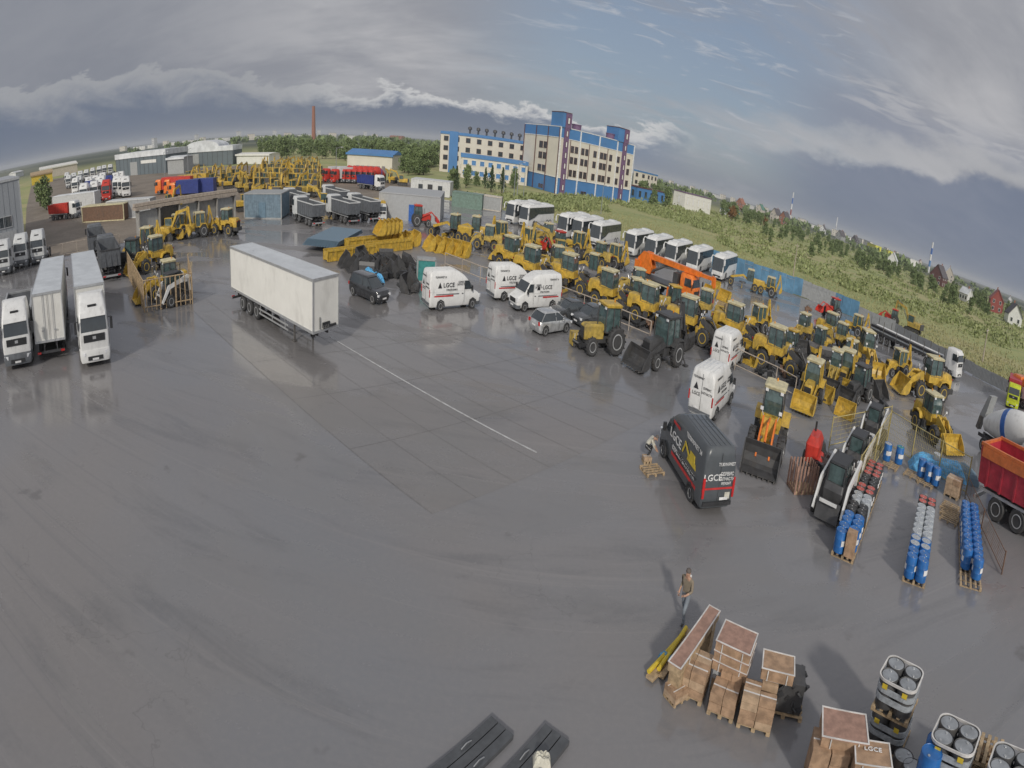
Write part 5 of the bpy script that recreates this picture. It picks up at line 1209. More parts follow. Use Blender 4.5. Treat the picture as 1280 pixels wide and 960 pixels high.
Kind(container, 6.0, 2.5, 2.5, 'greycor', 'housew').put(g0(at(608, 262))+Vector((0, 1, 0)), -10, 'pale grey container right of the green one', 'container')
Kind(container, 9, 5, 3.0, 'offwhite', 'offwhite', 'black', 'site_cabin', True).put(g0(at(540, 243)), 0, 'low white cabin with dark windows behind the grey container', 'cabin')
Kind(container, 2.2, 1.2, 1.9, 'teal', 'greycor').put(g0(at(532, 352)), 20, 'teal green cabinet left of the first white van', 'cabinet')
Kind(container, 9, 2.5, 2.6, 'rust', 'cream').put(g0(at(133, 275)), 12, 'brown ribbed container on the left mud track', 'container')
Kind(container, 9, 2.5, 2.9, 'contgrey', 'offwhite').put(g0(at(150, 272))+Vector((3, 1, 0)), 15, 'grey ribbed container right of the brown one', 'container')
Kind(container, 12, 3, 3.0, 'offwhite', 'whiteroof').put(g0(at(88, 262))+Vector((-2, 4, 0)), 12, 'long pale container behind the red-bodied tipper lorry', 'container')
# long beam load
def beamload():
    t = thing('beam_rack'); L = 30
    for k in range(6):
        MB().bb(-L/2+k*L/5-.15, -L/2+k*L/5+.15, -.8, .8, 0, 3.4).build('rack_post', 'concrete', t)
    for z, w in ((3.55, .9), (3.9, .5)): MB().bb(-L/2-1, L/2+1, -w, w, z-.15, z+.15).build('top_beam', 'rail', t)
    for k in range(5): MB().bb(-L/2+k*L/5+.3, -L/2+(k+1)*L/5-.3, -.2, .2, .2, 3.2).build('infill_panel', ('greycor', 'gunmetal', 'greycor', 'concrete', 'greycor')[k], t)
    return t
p, y = face((176, 308, 0), (300, 284, 0)); L_ = (at(300, 284)-at(176, 308)).length
Kind(beamload).put((at(172, 306)+at(294, 282))/2, y, 'long pale concrete rack with beams on top behind the yellow loaders', 'rack').scale = (L_/31, 1, 1.15)
# ------------------------------------------------------------------ yellow buckets, sheets, dark attachments
def bucket_thing(w, m, s=1.0, name='loader_bucket'):
    t = thing(name); bucket(t, -.3, .42*s, w, s, m, name='shell'); MB().bb(-.5, -.3, -.35, .35, .5, .75).build('hinge_bracket', m, t); return t
KYB = Kind(bucket_thing, 2.6, 'yellow', 1.3); KDB = Kind(bucket_thing, 1.8, 'gunmetal', 1.15, 'dark_bucket'); KNB = Kind(bucket_thing, .8, 'yellow', 1.3, 'digging_bucket')
def yellow_frame():
    t = thing('long_yellow_frame'); L = 8.0
    for s in (1, -1):
        MB().bb(-L/2, L/2, s*.55-.06, s*.55+.06, .95, 1.15).build('top_rail', 'yellow', t); MB().bb(-L/2, L/2, s*.55-.05, s*.55+.05, .05, .2).build('bottom_rail', 'yellow', t)
        MB().bb(-L/2+.1, L/2-.1, s*.5-.015, s*.5+.015, .2, .95).build('side_plate', 'yellow', t)
        for k in range(7): MB().bb(-L/2+k*L/6-.07, -L/2+k*L/6+.07, s*.6-.05, s*.6+.05, .1, 1.1).build('upright', 'yellow', t)
    for x in (-L/2, L/2): MB().bb(x-.05, x+.05, -.5, .5, .2, 1.0).build('end_plate', 'yellow', t)
    return t
KYF_ = Kind(yellow_frame)
for px, py, lb in ((438, 323, 'nearest left long yellow steel frame behind the dark attachments'), (487, 314, 'nearest right long yellow steel frame behind the dark attachments'), (460, 309, 'second long yellow steel frame, beside the blue sheet stack'), (497, 304, 'farthest long yellow steel frame under the upright buckets')):
    p, y = face((px-20, py+2.5, 0), (px+20, py-2.5, 0)); KYF_.put(g0(at(px, py)), y, lb, 'steel frame', sc=.95)
i = 0
for r in range(1):
    for k in range(3):
        p = at(497+k*11, 309-k*1.6); KYB.put(g0(p), 225+RR.uniform(-8, 8), 'yellow loader bucket in the block of buckets beside the blue sheet stack', 'bucket', 'yellow buckets in a block'); i += 1
for k in range(5): KYB.put(g0(at(476+k*5, 309-k*.8)), 228, 'yellow bucket stacked upright on top of the block of buckets', 'bucket', 'yellow buckets stacked upright on the block', z=1.3, sc=.95)
for k in range(5): KYB.put(g0(at(538+k*10, 312+k*2.0)), 215+k*8, 'yellow bucket in the short row right of the block, before the graders', 'bucket', 'yellow buckets right of the block')
for px, py, s_ in ((905, 376, .8), (886, 370, .8), (935, 452, 1.0), (889, 428, 1.0), (1056, 520, .7), (1030, 500, .7), (895, 360, .6)):
    KYB.put(g0(at(px, py)), 230, {905: 'yellow bucket standing alone below the crane boom tip', 886: 'small yellow bucket with red marks below the crane hook', 935: 'wide yellow bucket right of the farther white van', 889: 'yellow bucket just behind the farther white van', 1056: 'narrow yellow bucket upright near the tracked skid loaders', 1030: 'yellow bucket between the two backhoe loaders', 895: 'small yellow bucket left of the rightmost coach'}[px], 'bucket', sc=s_)
RB = random.Random(11)
def attach(seed):
    R = random.Random(seed); t = thing('machine_attachment'); m = R.choice(('gunmetal', 'black', 'steel', 'gunmetal', 'rust'))
    for k in range(3):
        MB().box((R.uniform(-.4, .4), R.uniform(-.3, .3), .25+R.uniform(0, .35)), (R.uniform(.5, 1.3), R.uniform(.1, .5), R.uniform(.15, .5)), R.uniform(0, 3), R.uniform(-.4, .4)).build(('mounting_plate', 'hydraulic_motor', 'frame_arm')[k], m, t)
    MB().cyl((-.6, R.uniform(-.3, .3), .2), (.7, R.uniform(-.3, .3), .5), .12, 9).build('drum', m, t)
    MB().tube([(-.3, 0, .6), (.1, .2, .95), (.5, -.1, .7)], .025, 5).build('hose', 'black', t)
    return t
KA = [Kind(attach, s) for s in range(6)]
c = 0
for r in range(5):
    for k in range(9):
        px, py = 452+k*9.5+r*2.5+RB.uniform(-3, 3), 326+r*7.5+k*1.4+RB.uniform(-2, 2)
        if 455 < px < 500 and py > 352 or px > 523: continue
        (KDB if (r+k) % 3 == 0 else KA[c % 6]).put(g0(at(px, py)), RB.uniform(0, 360), 'dark steel attachment in the heap between the yellow buckets and the black car' , 'attachment', 'dark steel attachments in a heap'); c += 1
for k in range(7): KDB.put(g0(at(432+k*10, 333+k*.8+(k % 2)*5)), 225, 'dark grey bucket in the row before the yellow buckets', 'bucket', 'dark buckets before the yellow ones')
def tarp(m, seed, w=2.4, d=1.5, h=.9, name='covered_goods'):
    R = random.Random(seed); n_ = 14; vs = []; fs = []
    for i in range(n_+1):
        for j in range(n_+1):
            u, v = i/n_*2-1, j/n_*2-1; e = max(abs(u), abs(v)); z = h*(1-e**4)*(.75+.25*sin(u*3+seed)*cos(v*2.5))+R.uniform(0, .07)
            if e > .99: z = .01
            vs.append((u*w/2, v*d/2, max(.01, z)))
    for i in range(n_):
        for j in range(n_): a = i*(n_+1)+j; fs.append([a, a+n_+1, a+n_+2, a+1])
    b = MB(); b.add(vs, fs); o = b.build(name, m); return o
o = tarp('tarp', 3, 3.4, 1.4, 1.0, 'tarpaulin'); o.location = g0(at(464, 350)); o.rotation_euler.z = -.6; tag(o, 'crumpled bright blue tarpaulin over goods behind the black car', 'tarpaulin')
o = tarp('tarp', 5, 5.0, 1.6, 1.3, 'tarpaulin'); o.location = g0(at(1172, 592)); o.rotation_euler.z = rad(-42); tag(o, 'crumpled bright blue tarpaulin heap inside the wire pen', 'tarpaulin')
o = tarp('dullblue', 8, 3.0, 1.4, 1.0, 'tarpaulin'); o.location = g0(at(1202, 600)); o.rotation_euler.z = rad(-42); tag(o, 'smaller dull blue sheeted heap at the right end of the wire pen', 'tarpaulin')
def sheetstack():
    t = thing('sheet_stack')
    for k in range(9):
        b = MB(); n_ = 26
        pts = [(-3.2+i*6.4/n_, (k*.06)+(.06 if i % 2 else 0)) for i in range(n_+1)]
        b.prism([(x, z) for x, z in pts]+[(x, z-.02) for x, z in pts[::-1]], -7.5+k*.25, 7.5-k*.1); b.build('corrugated_sheet', 'dullblue' if k < 8 else 'dullblue', t)
    return t
p, y = face((402, 318, .5), (452, 290, .5)); Kind(sheetstack).put((at(384, 318)+at(446, 294))/2*1.0, Abs(y-90), 'low stack of slate blue corrugated sheets behind the long white trailer', 'sheet stack', z=.6, sc=.8)
# machines and implements that fill the gaps between the rows
KLO = Kind(wheel_loader, 'oldyel', 'cream', 1.0, .5, 'gunmetal', 'rimy', 'oldyel'); KXG = Kind(excavator, 'oldyel')
fill = [((690, 342), KLO, 200, 'muddy wheel loader half hidden behind the third loader of the rail row'), ((738, 352), KGR, 150, 'muddy grader squeezed behind the saloon car rail'), ((790, 372), KLO, 190, 'muddy wheel loader between two loaders below the crane deck'),
        ((838, 392), KOB, 200, 'weathered tractor behind the grey-black backhoe loader'), ((886, 402), KLO, 320, 'muddy wheel loader between the rail row and the small white van'), ((944, 416), KBH, 210, 'yellow backhoe loader between two loaders of the right rail row'),
        ((1000, 428), KLO, 230, 'muddy wheel loader behind the tall-armed backhoe loader'), ((1022, 444), KRO, 220, 'yellow road roller behind the second backhoe loader'), ((1044, 436), KLO, 140, 'muddy wheel loader left of the large loader with lowered bucket'), ((1068, 420), KBH, 140, 'yellow backhoe loader near the rear of the flatbed trailer'),
        ((1040, 484), KLO, 240, 'muddy wheel loader behind the red compressor'), ((985, 450), KOB, 230, 'weathered tractor behind the rail right of the white vans'), ((1120, 470), KBH, 200, 'yellow backhoe loader between the two large wheel loaders'), ((1072, 500), KBK, 220, 'dark backhoe loader behind the thin yellow fence panels'),
        ((606, 312), KLO, 170, 'muddy wheel loader before the second coach'), ((640, 330), KBH, 160, 'yellow backhoe loader behind the teal cabinet rail'), ((680, 306), KLO, 220, 'muddy wheel loader right below the third coach'), ((745, 332), KLO, 130, 'muddy wheel loader left of the crane lorry turret'), ((700, 330), KXG, 200, 'weathered small excavator in the second line of machines'),
        ((934, 362), KGR, 150, 'muddy grader in front of the blue corrugated fence'), ((960, 370), KBH, 140, 'yellow backhoe loader in front of the blue corrugated fence'), ((1140, 416), KXG, 150, 'weathered excavator behind the pipes of the flatbed'), ((1115, 406), KRT, 150, 'small red tractor behind the pipes of the flatbed')]
for (px, py), k, yy, lb in fill:
    o = k.put(g0(at(px, py)), yy, lb, {'KLO': 'wheel loader'}.get('x', 'machine'), sc=.92)
    o['category'] = 'wheel loader' if k in (KLO,) else 'backhoe loader' if k in (KBH, KBK) else 'grader' if k is KGR else 'road roller' if k is KRO else 'excavator' if k is KXG else 'tractor'
for i in range(70):
    px = RR.uniform(690, 1110); py = 362+(px-690)*.30+RR.uniform(-16, 26)
    if px < 760 and py > 372: continue
    (KA[i % 6] if i % 4 else KDB).put(g0(at(px, py)), RR.uniform(0, 360), 'loose steel implement lying among the rows of machines', 'attachment', 'loose implements among the machines')
# ------------------------------------------------------------------ fences
def corr_panel(w, h, m):
    b = MB(); n_ = int(w/.14); pts = [(-w/2+i*w/n_, (.035 if i % 2 else 0)) for i in range(n_+1)]
    b.prism([(x, y) for x, y in pts]+[(x, y-.006) for x, y in pts[::-1]], 0.02, h, 'z'); return b
def corr_fence(s0, s1, m, h, label, jit=.15):
    pa, pb = fence_pt(s0), fence_pt(s1); t = thing('corrugated_fence', tuple(pa), math.atan2(pb.y-pa.y, pb.x-pa.x)); L = (pb-pa).length; n_ = max(1, round(L/2.0)); w = L/n_; mes = [corr_panel(w*.99, h, m).mesh('sheet_panel', m) for _ in range(1)]
    for k in range(n_):
        o = bpy.data.objects.new('sheet_panel', mes[0]); COL.objects.link(o); link(o, t); o.location = (w*(k+.5), 0, RR.uniform(0, jit)); o.rotation_euler.x = RR.uniform(-.03, .03)
        q = MB().bb(-.05, .05, .05, .13, 0, h+.05); 
        o = q.build('fence_post', 'galv', t); o.location = (w*k, 0, 0)
    for z in (.5, h-.4): MB().bb(0, L, .03, .07, z-.03, z+.03).build('fence_rail', 'galv', t)
    return tag(t, label, 'fence')
corr_fence(-5.5, 11.5, 'bluecor', 2.6, 'blue corrugated fence from the rightmost coach to the grey fence')
corr_fence(11.5, 17.5, 'greycor', 2.5, 'pale grey corrugated fence between the two blue stretches')
corr_fence(17.5, 22.0, 'bluecor', 2.5, 'short blue corrugated fence right of the pale grey stretch')
corr_fence(22.0, 29, 'greycor', 1.8, 'grey corrugated fence behind the yellow crane parts')
corr_fence(29, 60, 'greycor', 1.5, 'grey corrugated fence behind the flatbed and the orange mixer')
def mesh_fence(a, b, h, m, label, n_=6, bars=12, name='wire_fence'):
    L = (b-a).length; t = thing(name, tuple(a), math.atan2(b.y-a.y, b.x-a.x)); w = L/n_
    for k in range(n_+1): MB().cyl((w*k, 0, 0), (w*k, 0, h), .045, 6).build('fence_post', m, t)
    for k in range(n_):
        f = MB(); x0, x1 = w*k+.06, w*(k+1)-.06
        for z in (.15, h-.08): f.cyl((x0, 0, z), (x1, 0, z), .03, 5)
        for i in range(bars): x = x0+(x1-x0)*i/(bars-1); f.cyl((x, 0, .15), (x, 0, h-.08), .009, 4)
        for i in range(5): z = .15+(h-.25)*(i+1)/6; f.cyl((x0, 0, z), (x1, 0, z), .009, 4)
        f.build('mesh_panel', m, t)
    return tag(t, label, 'fence')
mesh_fence(g0(at(1108, 556)), g0(at(1207, 618)), 2.2, 'wire', 'yellow-framed wire fence behind the blue barrels and tarpaulin', 3, 16)
mesh_fence(g0(at(1108, 556)), g0(at(1068, 625)), 2.2, 'wire', 'yellow-framed wire fence between the skid loaders and the barrels', 2, 16)
mesh_fence(g0(at(1207, 618)), g0(at(1252, 718)), 1.1, 'rust', 'low rusty cable fence in front of the crimson tipper', 2, 5)
mesh_fence(g0(at(1036, 560)), g0(at(1110, 540)), 1.8, 'wire', 'thin yellow fence panels beside the yellow bucket and roller', 2, 8)
def rail_fence(pts, h, m, label, step=3.0, name='rail_fence', infill=False):
    t = thing(name, tuple(pts[0])); o = pts[0]
    for a, b in zip(pts, pts[1:]):
        L = (b-a).length; n_ = max(1, round(L/step))
        for k in range(n_+(b == pts[-1])):
            q = a+(b-a)*k/n_-o; MB().cyl((q.x, q.y, 0), (q.x, q.y, h), .05, 6).build('fence_post', m, t)
        for z in (h, .35): MB().cyl(a-o+Vector((0, 0, z)), b-o+Vector((0, 0, z)), .045, 6).build('fence_rail', m, t)
        if infill:
            n2 = int(L/.5)
            for k in range(n2): q = a+(b-a)*(k+.5)/n2-o; MB().box((q.x, q.y, h/2), (.06, .12, h-.1), math.atan2(b.y-a.y, b.x-a.x)).build('slat', m, t)
    return tag(t, label, 'fence')
rail_fence([g0(at(*p)) for p in ((556, 334), (600, 352), (650, 366), (700, 378))], 1.3, 'rail', 'pale rail fence behind the white vans, in front of the first loaders')
rail_fence([g0(at(*p)) for p in ((700, 378), (760, 402), (812, 424))], 1.3, 'rail', 'pale rail fence behind the dark saloon car')
rail_fence([g0(at(*p)) for p in ((918, 462), (968, 486), (992, 500))], 1.5, 'rail', 'pale rail fence right of the farther white van', 3.2)
rail_fence([g0(at(*p)) for p in ((160, 345), (181, 391), (241, 380), (236, 352))], 2.2, 'wood', 'wooden railing round the machines left of the long white trailer', 2.0, 'wooden_railing', True)
rail_fence([g0(at(*p)) for p in ((62, 325), (150, 310))], 1.6, 'rail', 'pale boundary rail behind the red lorry cab on the left', 2.5)
# ------------------------------------------------------------------ barrels
KBL = Kind(barrel, 'barrel'); KBW = Kind(barrel, 'barrel', 'film'); KBD = Kind(barrel, 'black', 'black', False); KBR = Kind(barrel, 'gunmetal', 'redtin', True); KBF_ = Kind(barrel, 'film', 'film', False); KBG = Kind(barrel, 'gunmetal', 'galv', False); KTE = Kind(barrel, 'barrel', 'teal', True)
KP_ = Kind(pallet, 1.2, 1.2)
def four(c, yaw, kind, label, grp, z=.15, skip=(), pal='wooden pallet under '):
    yaw = AY(c, yaw); d = dirv(yaw); n_ = dirv(yaw+90)
    for i, (a, b) in enumerate(((-1, -1), (-1, 1), (1, -1), (1, 1))):
        if i in skip: continue
        kind.put(c+d*a*.295+n_*b*.295, Abs(yaw+RR.uniform(-20, 20)), label, 'barrel', grp, z=z)
def film(c, yaw, z0, z1, w, d, label, m='film', name='wrapping_film'):
    t = MB(); 
    for z in (z0+.1, (z0+z1)/2, z1-.1): t.zloft([(z-.06, -w/2, w/2, d/2, .2), (z+.06, -w/2, w/2, d/2, .2)], 3)
    return t
# left row, beside the skid loaders
a, b = g0(at(1052, 700)), g0(at(1098, 585)); dr = (b-a).normalized(); yr_ = Abs(math.degrees(math.atan2(dr.y, dr.x))); a += dr*.6
rows = [(KBL, 'blue barrel with white label on the front pallet of the left row, beside a board'), (KBL, 'blue barrel on the second pallet of the left row'), (KBD, 'black barrel on the dark pallet of the left row'), (KBF_, 'pale film-wrapped barrel in the left row'), (KBR, 'red-topped barrel in the middle of the left row'), (KBD, 'black barrel between red-topped ones in the left row'), (KBR, 'red-topped barrel at the far end of the left row'), (KBR, 'red-topped barrel at the far end of the left row')]
for k, (kd, lb) in enumerate(rows):
    c = a+dr*1.28*k; KP_.put(c, yr_, 'wooden pallet carrying barrels in the left row', 'pallet', 'pallets under the left row of barrels')
    four(c, yr_, kd, lb, 'barrels of the left row, kind %d' % min(k, 6), skip=(0,) if k == 0 else ())
q = MB().box((0, 0, .0), (.5, .5, 1.0)); o = q.build('plywood_box', 'carton', None, bevel=.01); o.location = a-dr*.3-dirv(yr_+90)*.28+Vector((0, 0, .65)); o.rotation_euler.z = rad(yr_); tag(o, 'narrow upright brown box beside the front barrel of the left row', 'box')
# middle row
a = g0(at(1141, 733)); b = g0(at(1158, 634, .9)); dr = (b-a).normalized(); yr_ = Abs(math.degrees(math.atan2(dr.y, dr.x))); Lr = (b-a).length; a += dr*.7; n_ = max(6, round((Lr-.7)/1.28)); 
for k in range(n_):
    kd = KBL if k < 1 else KBW if k < 2 else KBF_ if k < n_-1 else KBR
    c = a+dr*1.28*k; KP_.put(c, yr_, 'wooden pallet carrying barrels in the middle row', 'pallet', 'pallets under the middle row of barrels')
    four(c, yr_, kd, 'blue barrel with white label at the near end of the middle row' if k < 1 else 'film-capped blue barrel in the middle row' if k < 2 else 'grey film-wrapped barrel in the middle row' if k < n_-1 else 'pink-red topped barrel at the far end of the middle row', 'middle row barrels, kind %d' % min(k, 2 if k < n_-1 else 3))
# right row
a = g0(at(1213, 738)); b = g0(at(1213, 640, .9)); dr = (b-a).normalized(); yr_ = Abs(math.degrees(math.atan2(dr.y, dr.x))); Lr = (b-a).length; a += dr*.7
for k in range(max(6, round((Lr-.7)/1.3))):
    c = a+dr*1.3*k; KP_.put(c, yr_, 'wooden pallet carrying barrels in the right row', 'pallet', 'pallets under the right row of barrels')
    four(c, yr_, KBL, 'single blue barrel at the back of the nearest pallet in the right row' if k == 0 else 'blue barrel with white label in the crowded right row', None if k == 0 else 'blue barrels of the right row', skip=(0, 1, 3) if k == 0 else ())
# barrels inside the pen
for px, py, kd, lb in ((1107, 578, KBW, 'film-capped blue barrel in the left corner of the wire pen'), (1122, 582, KTE, 'blue barrel with a teal cover in the left corner of the wire pen'), (1150, 598, KBL, 'blue barrel left of three in front of the blue tarpaulin'), (1159, 604, KBL, 'blue barrel middle of three in front of the blue tarpaulin'), (1168, 609, KBL, 'blue barrel right of three in front of the blue tarpaulin'), (1168, 590, KBF_, 'pale wrapped barrel against the blue tarpaulin')):
    p = g0(at(px, py)); kd.put(p, 20, lb, 'barrel', z=.15, sc=1.1)
for px, py in ((1113, 583), (1158, 605), (1140, 595)): KP_.put(g0(at(px, py)), -42, 'wooden pallet on the ground inside the wire pen', 'pallet', 'pallets inside the wire pen')
Kind(cartons, 2, 2, 3, 1.1, 1.0, .3, 'carton2', 0).put(g0(at(1190, 620)), -42, 'pale cardboard boxes stacked on a pallet inside the wire pen', 'box stack')
for k in range(3): KP_.put(g0(at(1187, 636+k*7)), -42, 'empty wooden pallet below the pale cardboard boxes of the pen', 'pallet', 'empty pallets below the pale boxes')
# tall strapped drums near the camera
KBB = Kind(barrel, 'gunmetal', 'galv', False)
def tier(c, yaw, z, lb, grp, kd=None):
    four(c, yaw, kd or KBB, lb, grp, z=z)
def strap(c, yaw, z, m, label, h=.08, w=1.24):
    t = MB(); n_ = 5; ring = []
    for cx, cy, a0 in ((w/2-.28, w/2-.28, 0), (-w/2+.28, w/2-.28, 90), (-w/2+.28, -w/2+.28, 180), (w/2-.28, -w/2+.28, 270)):
        for k in range(n_+1): a = rad(a0+90*k/n_); ring.append((cx+.28*cos(a), cy+.28*sin(a)))
    N_ = len(ring); vs = [(x*s_, y*s_, z_) for s_, z_ in ((1, 0), (1, h), (.94, h), (.94, 0)) for x, y in ring]
    t.add(vs, [[r*N_+i, r*N_+(i+1) % N_, ((r+1) % 4)*N_+(i+1) % N_, ((r+1) % 4)*N_+i] for r in range(4) for i in range(N_)])
    o = t.build('strap_band', m); o.location = (c.x, c.y, z); o.rotation_euler.z = rad(yaw); return tag(o, label, 'strap', 'bands: '+label)
def drumstack(px, py, z, yaw, tiers, tagname, label_sheet=True):
    c = g0(at(px, py, z)); yaw = Abs(yaw)
    KP_.put(c, yaw, 'wooden pallet under the %s' % tagname, 'pallet')
    zz = .15
    for k in range(tiers):
        tier(c, yaw, zz, 'grey steel drum in the %s' % tagname, 'drums of the %s' % tagname); 
        for j, h_ in enumerate((.25, .5)):
            strap(c, yaw, zz+h_, 'film', 'film band round the %s' % tagname, .16, 1.215)
        if label_sheet:
            for s in (-1, 1):
                q = MB().box((0, 0, 0), (.16, .008, .14)); o = q.build('label_card', 'decaly'); o.location = c+dirv(yaw)*-.635+dirv(yaw+90)*s*.32+Vector((0, 0, zz+.72)); o.rotation_euler.z = rad(yaw+90); tag(o, 'label card on the %s' % tagname, 'label', 'label cards on the %s' % tagname)
        if k < tiers-1: KP_.put(c, yaw, 'wooden pallet between the tiers of the %s' % tagname, 'pallet', z=zz+.9); zz += .9+.15
    strap(c, yaw, zz+.82, 'tape', 'white strap round the top of the %s' % tagname, .07, 1.235)
drumstack(1127, 845, 2.0, 25.6, 2, 'tall two-tier drum stack')
drumstack(1195, 921, 2.0, 21, 2, 'drum stack right of the blue barrels')
drumstack(1266, 957, 2.0, 18, 2, 'drum stack in the bottom right corner', False)
for px, py in ((1130, 944), (1141, 957)): KBB.put(g0(at(px, py, .9)), 0, 'dark drum standing loose between the orange cartons and the blue barrels', 'barrel', 'loose dark drums at the bottom', z=.02)
for k in range(2):
    for j in range(2):
        KBL.put(g0(at(1172-k*7, 925+k*16, 1.9)), 30, 'blue barrel left of the drum stack, %s' % ('upper' if j else 'lower'), 'barrel', 'blue barrels left of the drum stack, %d' % j, z=.15+.9*j)
# carton stacks
def put(kind, px, py, z, yaw, label, cat, zz=None, sc=1):
    return kind.put(g0(at(px, py, z)), yaw, label, cat, z=zz, sc=sc)
put(Kind(cartons, 2, 2, 3, .98, .98, .26, 'carton', 0, True, 2), 864, 857, .1, -38, 'three-high block of square cardboard boxes beside the long crate', 'box stack')
put(Kind(cartons, 2, 2, 2, 1.1, .9, .28, 'carton2', 0, True, 4), 846, 868, .1, 40, 'two-high low cardboard boxes partly under the long crate', 'box stack', sc=.6)
put(Kind(cartons, 2, 1, 2, .82, .7, .28, 'carton', 0.0, True, 5), 903, 884, .1, -36, 'brown cardboard boxes between the long crate and the wrapped boxes', 'box stack')
put(Kind(cartons, 2, 1, 3, .7, .45, .25, 'carton', .0, True, 6), 911, 868, .1, -36, 'smaller brown boxes behind the middle pallet of boxes', 'box stack', zz=.0)
put(Kind(cartons, 2, 3, 4, 1.02, .95, .23, 'carton', .35, True, 8), 944, 896, .1, -32, 'tall pallet of pale cardboard boxes held by white straps, rightmost of three', 'box stack')
lc = MB(); KLC = Kind(crate, 3.0, .42, .24, 'woodpink', 'wood')
p, y = face((851, 826, 1.0), (886, 776, 1.0)); KLC.put((at(851, 826, 1.0)+at(886, 776, 1.0))/2, y, 'long narrow plywood crate lying slantwise on the cardboard boxes', 'crate', z=.885)
def frame_stack():
    t = thing('crate_base'); 
    for k in (0, 2): MB().bb(-1.35+k*1.15, -1.0+k*1.15, -.2, .2, 0, .88).build('support_block', 'wood', t)
    return t
Kind(frame_stack).put((at(851, 826, 1.0)+at(886, 776, 1.0))/2, y, 'wooden blocks standing under the long narrow crate', 'support', z=0)
KPC = Kind(crate, 1.12, .98, .25, 'woodpink', 'carton')
c = g0(at(922, 797, 1.6)); 
for k in range(3): KPC.put(c, -40, ('lowest', 'middle', 'top')[k]+' of three flat crates with a smooth brown lid, behind the cardboard boxes', 'crate', z=.75+.29*k)
Kind(cartons, 2, 2, 2, 1.0, .9, .29, 'film', 0, True, 12).put(c, -40, 'film-wrapped goods carrying the three flat crates', 'box stack')
KPD = Kind(crate, 1.0, .76, .3, 'carton', 'carton'); c = g0(at(974, 826, 1.5)); KPD.put(c, -28, 'closed cardboard crate with white strapping on top of the black netted load', 'crate', z=1.12)
def netted():
    t = thing('netted_load'); pallet_part(t, 1.2, 1.0); R = random.Random(3); b = MB()
    for i in range(90):
        b.box((R.uniform(-.6, .6), R.uniform(-.5, .5), R.uniform(.2, 1.05)), (.2, .06, .16), R.uniform(0, 3), R.uniform(-1, 1), R.uniform(-1, 1))
    b.build('rubber_piece', 'black', t); MB().bb(-.5, .5, -.42, .42, .15, 1.1).build('core_block', 'gunmetal', t); return t
Kind(netted).put(g0(at(982, 868, .4)), -28, 'black rubber pieces heaped on a pallet right of the wrapped boxes', 'netted load')
pl = Kind(lambda: (lambda t: [MB().box((0, 0, .1), (2.4, .28, .08)).build('board', 'wood', t), MB().cyl((-1.1, .12, .2), (1.1, .16, .2), .07, 8).build('edge_tube', 'decaly', t), t][2])(thing('timber_bundle')))
pl.put(g0(at(846, 812, .2)), 62, 'yellow tube and boards lying left of the long crate', 'timber')
pl.put(g0(at(838, 818, .2)), 56, 'pale boards lying at the far left of the box group', 'timber')
o = tarp('tarp', 9, .5, .4, .25, 'blue_cloth'); o.location = g0(at(833, 826)); tag(o, 'small bright blue cloth at the end of the boards', 'cloth')
put(Kind(crate, 1.25, 1.0, .45, 'woodpink', 'carton'), 1056, 908, 1.5, -32, 'plywood crate with a reddish lid on top of the orange-brown crates, bottom right', 'crate', zz=1.05)
put(Kind(cartons, 2, 2, 3, 1.15, .95, .3, 'carton', 0, True, 21), 1056, 908, 1.5, -32, 'cardboard boxes carrying the plywood crate with a reddish lid, bottom right', 'box stack')
put(Kind(cartons, 2, 1, 3, 1.0, .8, .36, 'carton', 0, True, 22), 1036, 940, .9, -32, 'cardboard boxes just left of the bottom orange carton', 'box stack')
o = put(Kind(crate, .95, .8, .5, 'carton', 'carton'), 1091, 943, 1.4, -34, 'orange-brown carton with white print at the bottom edge', 'carton', zz=.9)
text(o, 'LGCE', .2, (0, .1, .56), (0, 0, 0), 'decalw')
put(Kind(cartons, 2, 2, 2, 1.0, .85, .36, 'carton', 0, True, 23), 1091, 943, 1.4, -34, 'boxes carrying the orange-brown carton at the bottom edge', 'box stack')
KPS = Kind(pallet, 1.2, .9)
for k in range(8): KPS.put(g0(at(1234, 935, 1.3)), 57, 'wooden pallet in the tall pile of pallets at the bottom right', 'pallet', 'pile of empty pallets at the bottom right', z=.02+k*.16)
put(Kind(cartons, 1, 2, 3, .5, .9, .28, 'film', 0, True, 31), 1222, 935, 1.0, 57, 'film-wrapped goods beside the tall pile of pallets', 'box stack')
# things by the grey van
KPS.put(g0(at(815, 590)), 30, 'wooden pallet lying on the wet ground beside the dark grey van door', 'pallet'); 
Kind(cartons, 2, 1, 1, .5, .4, .15, 'carton2').put(g0(at(808, 578)), 20, 'small open cardboard box behind the pallet near the dark grey van', 'box')
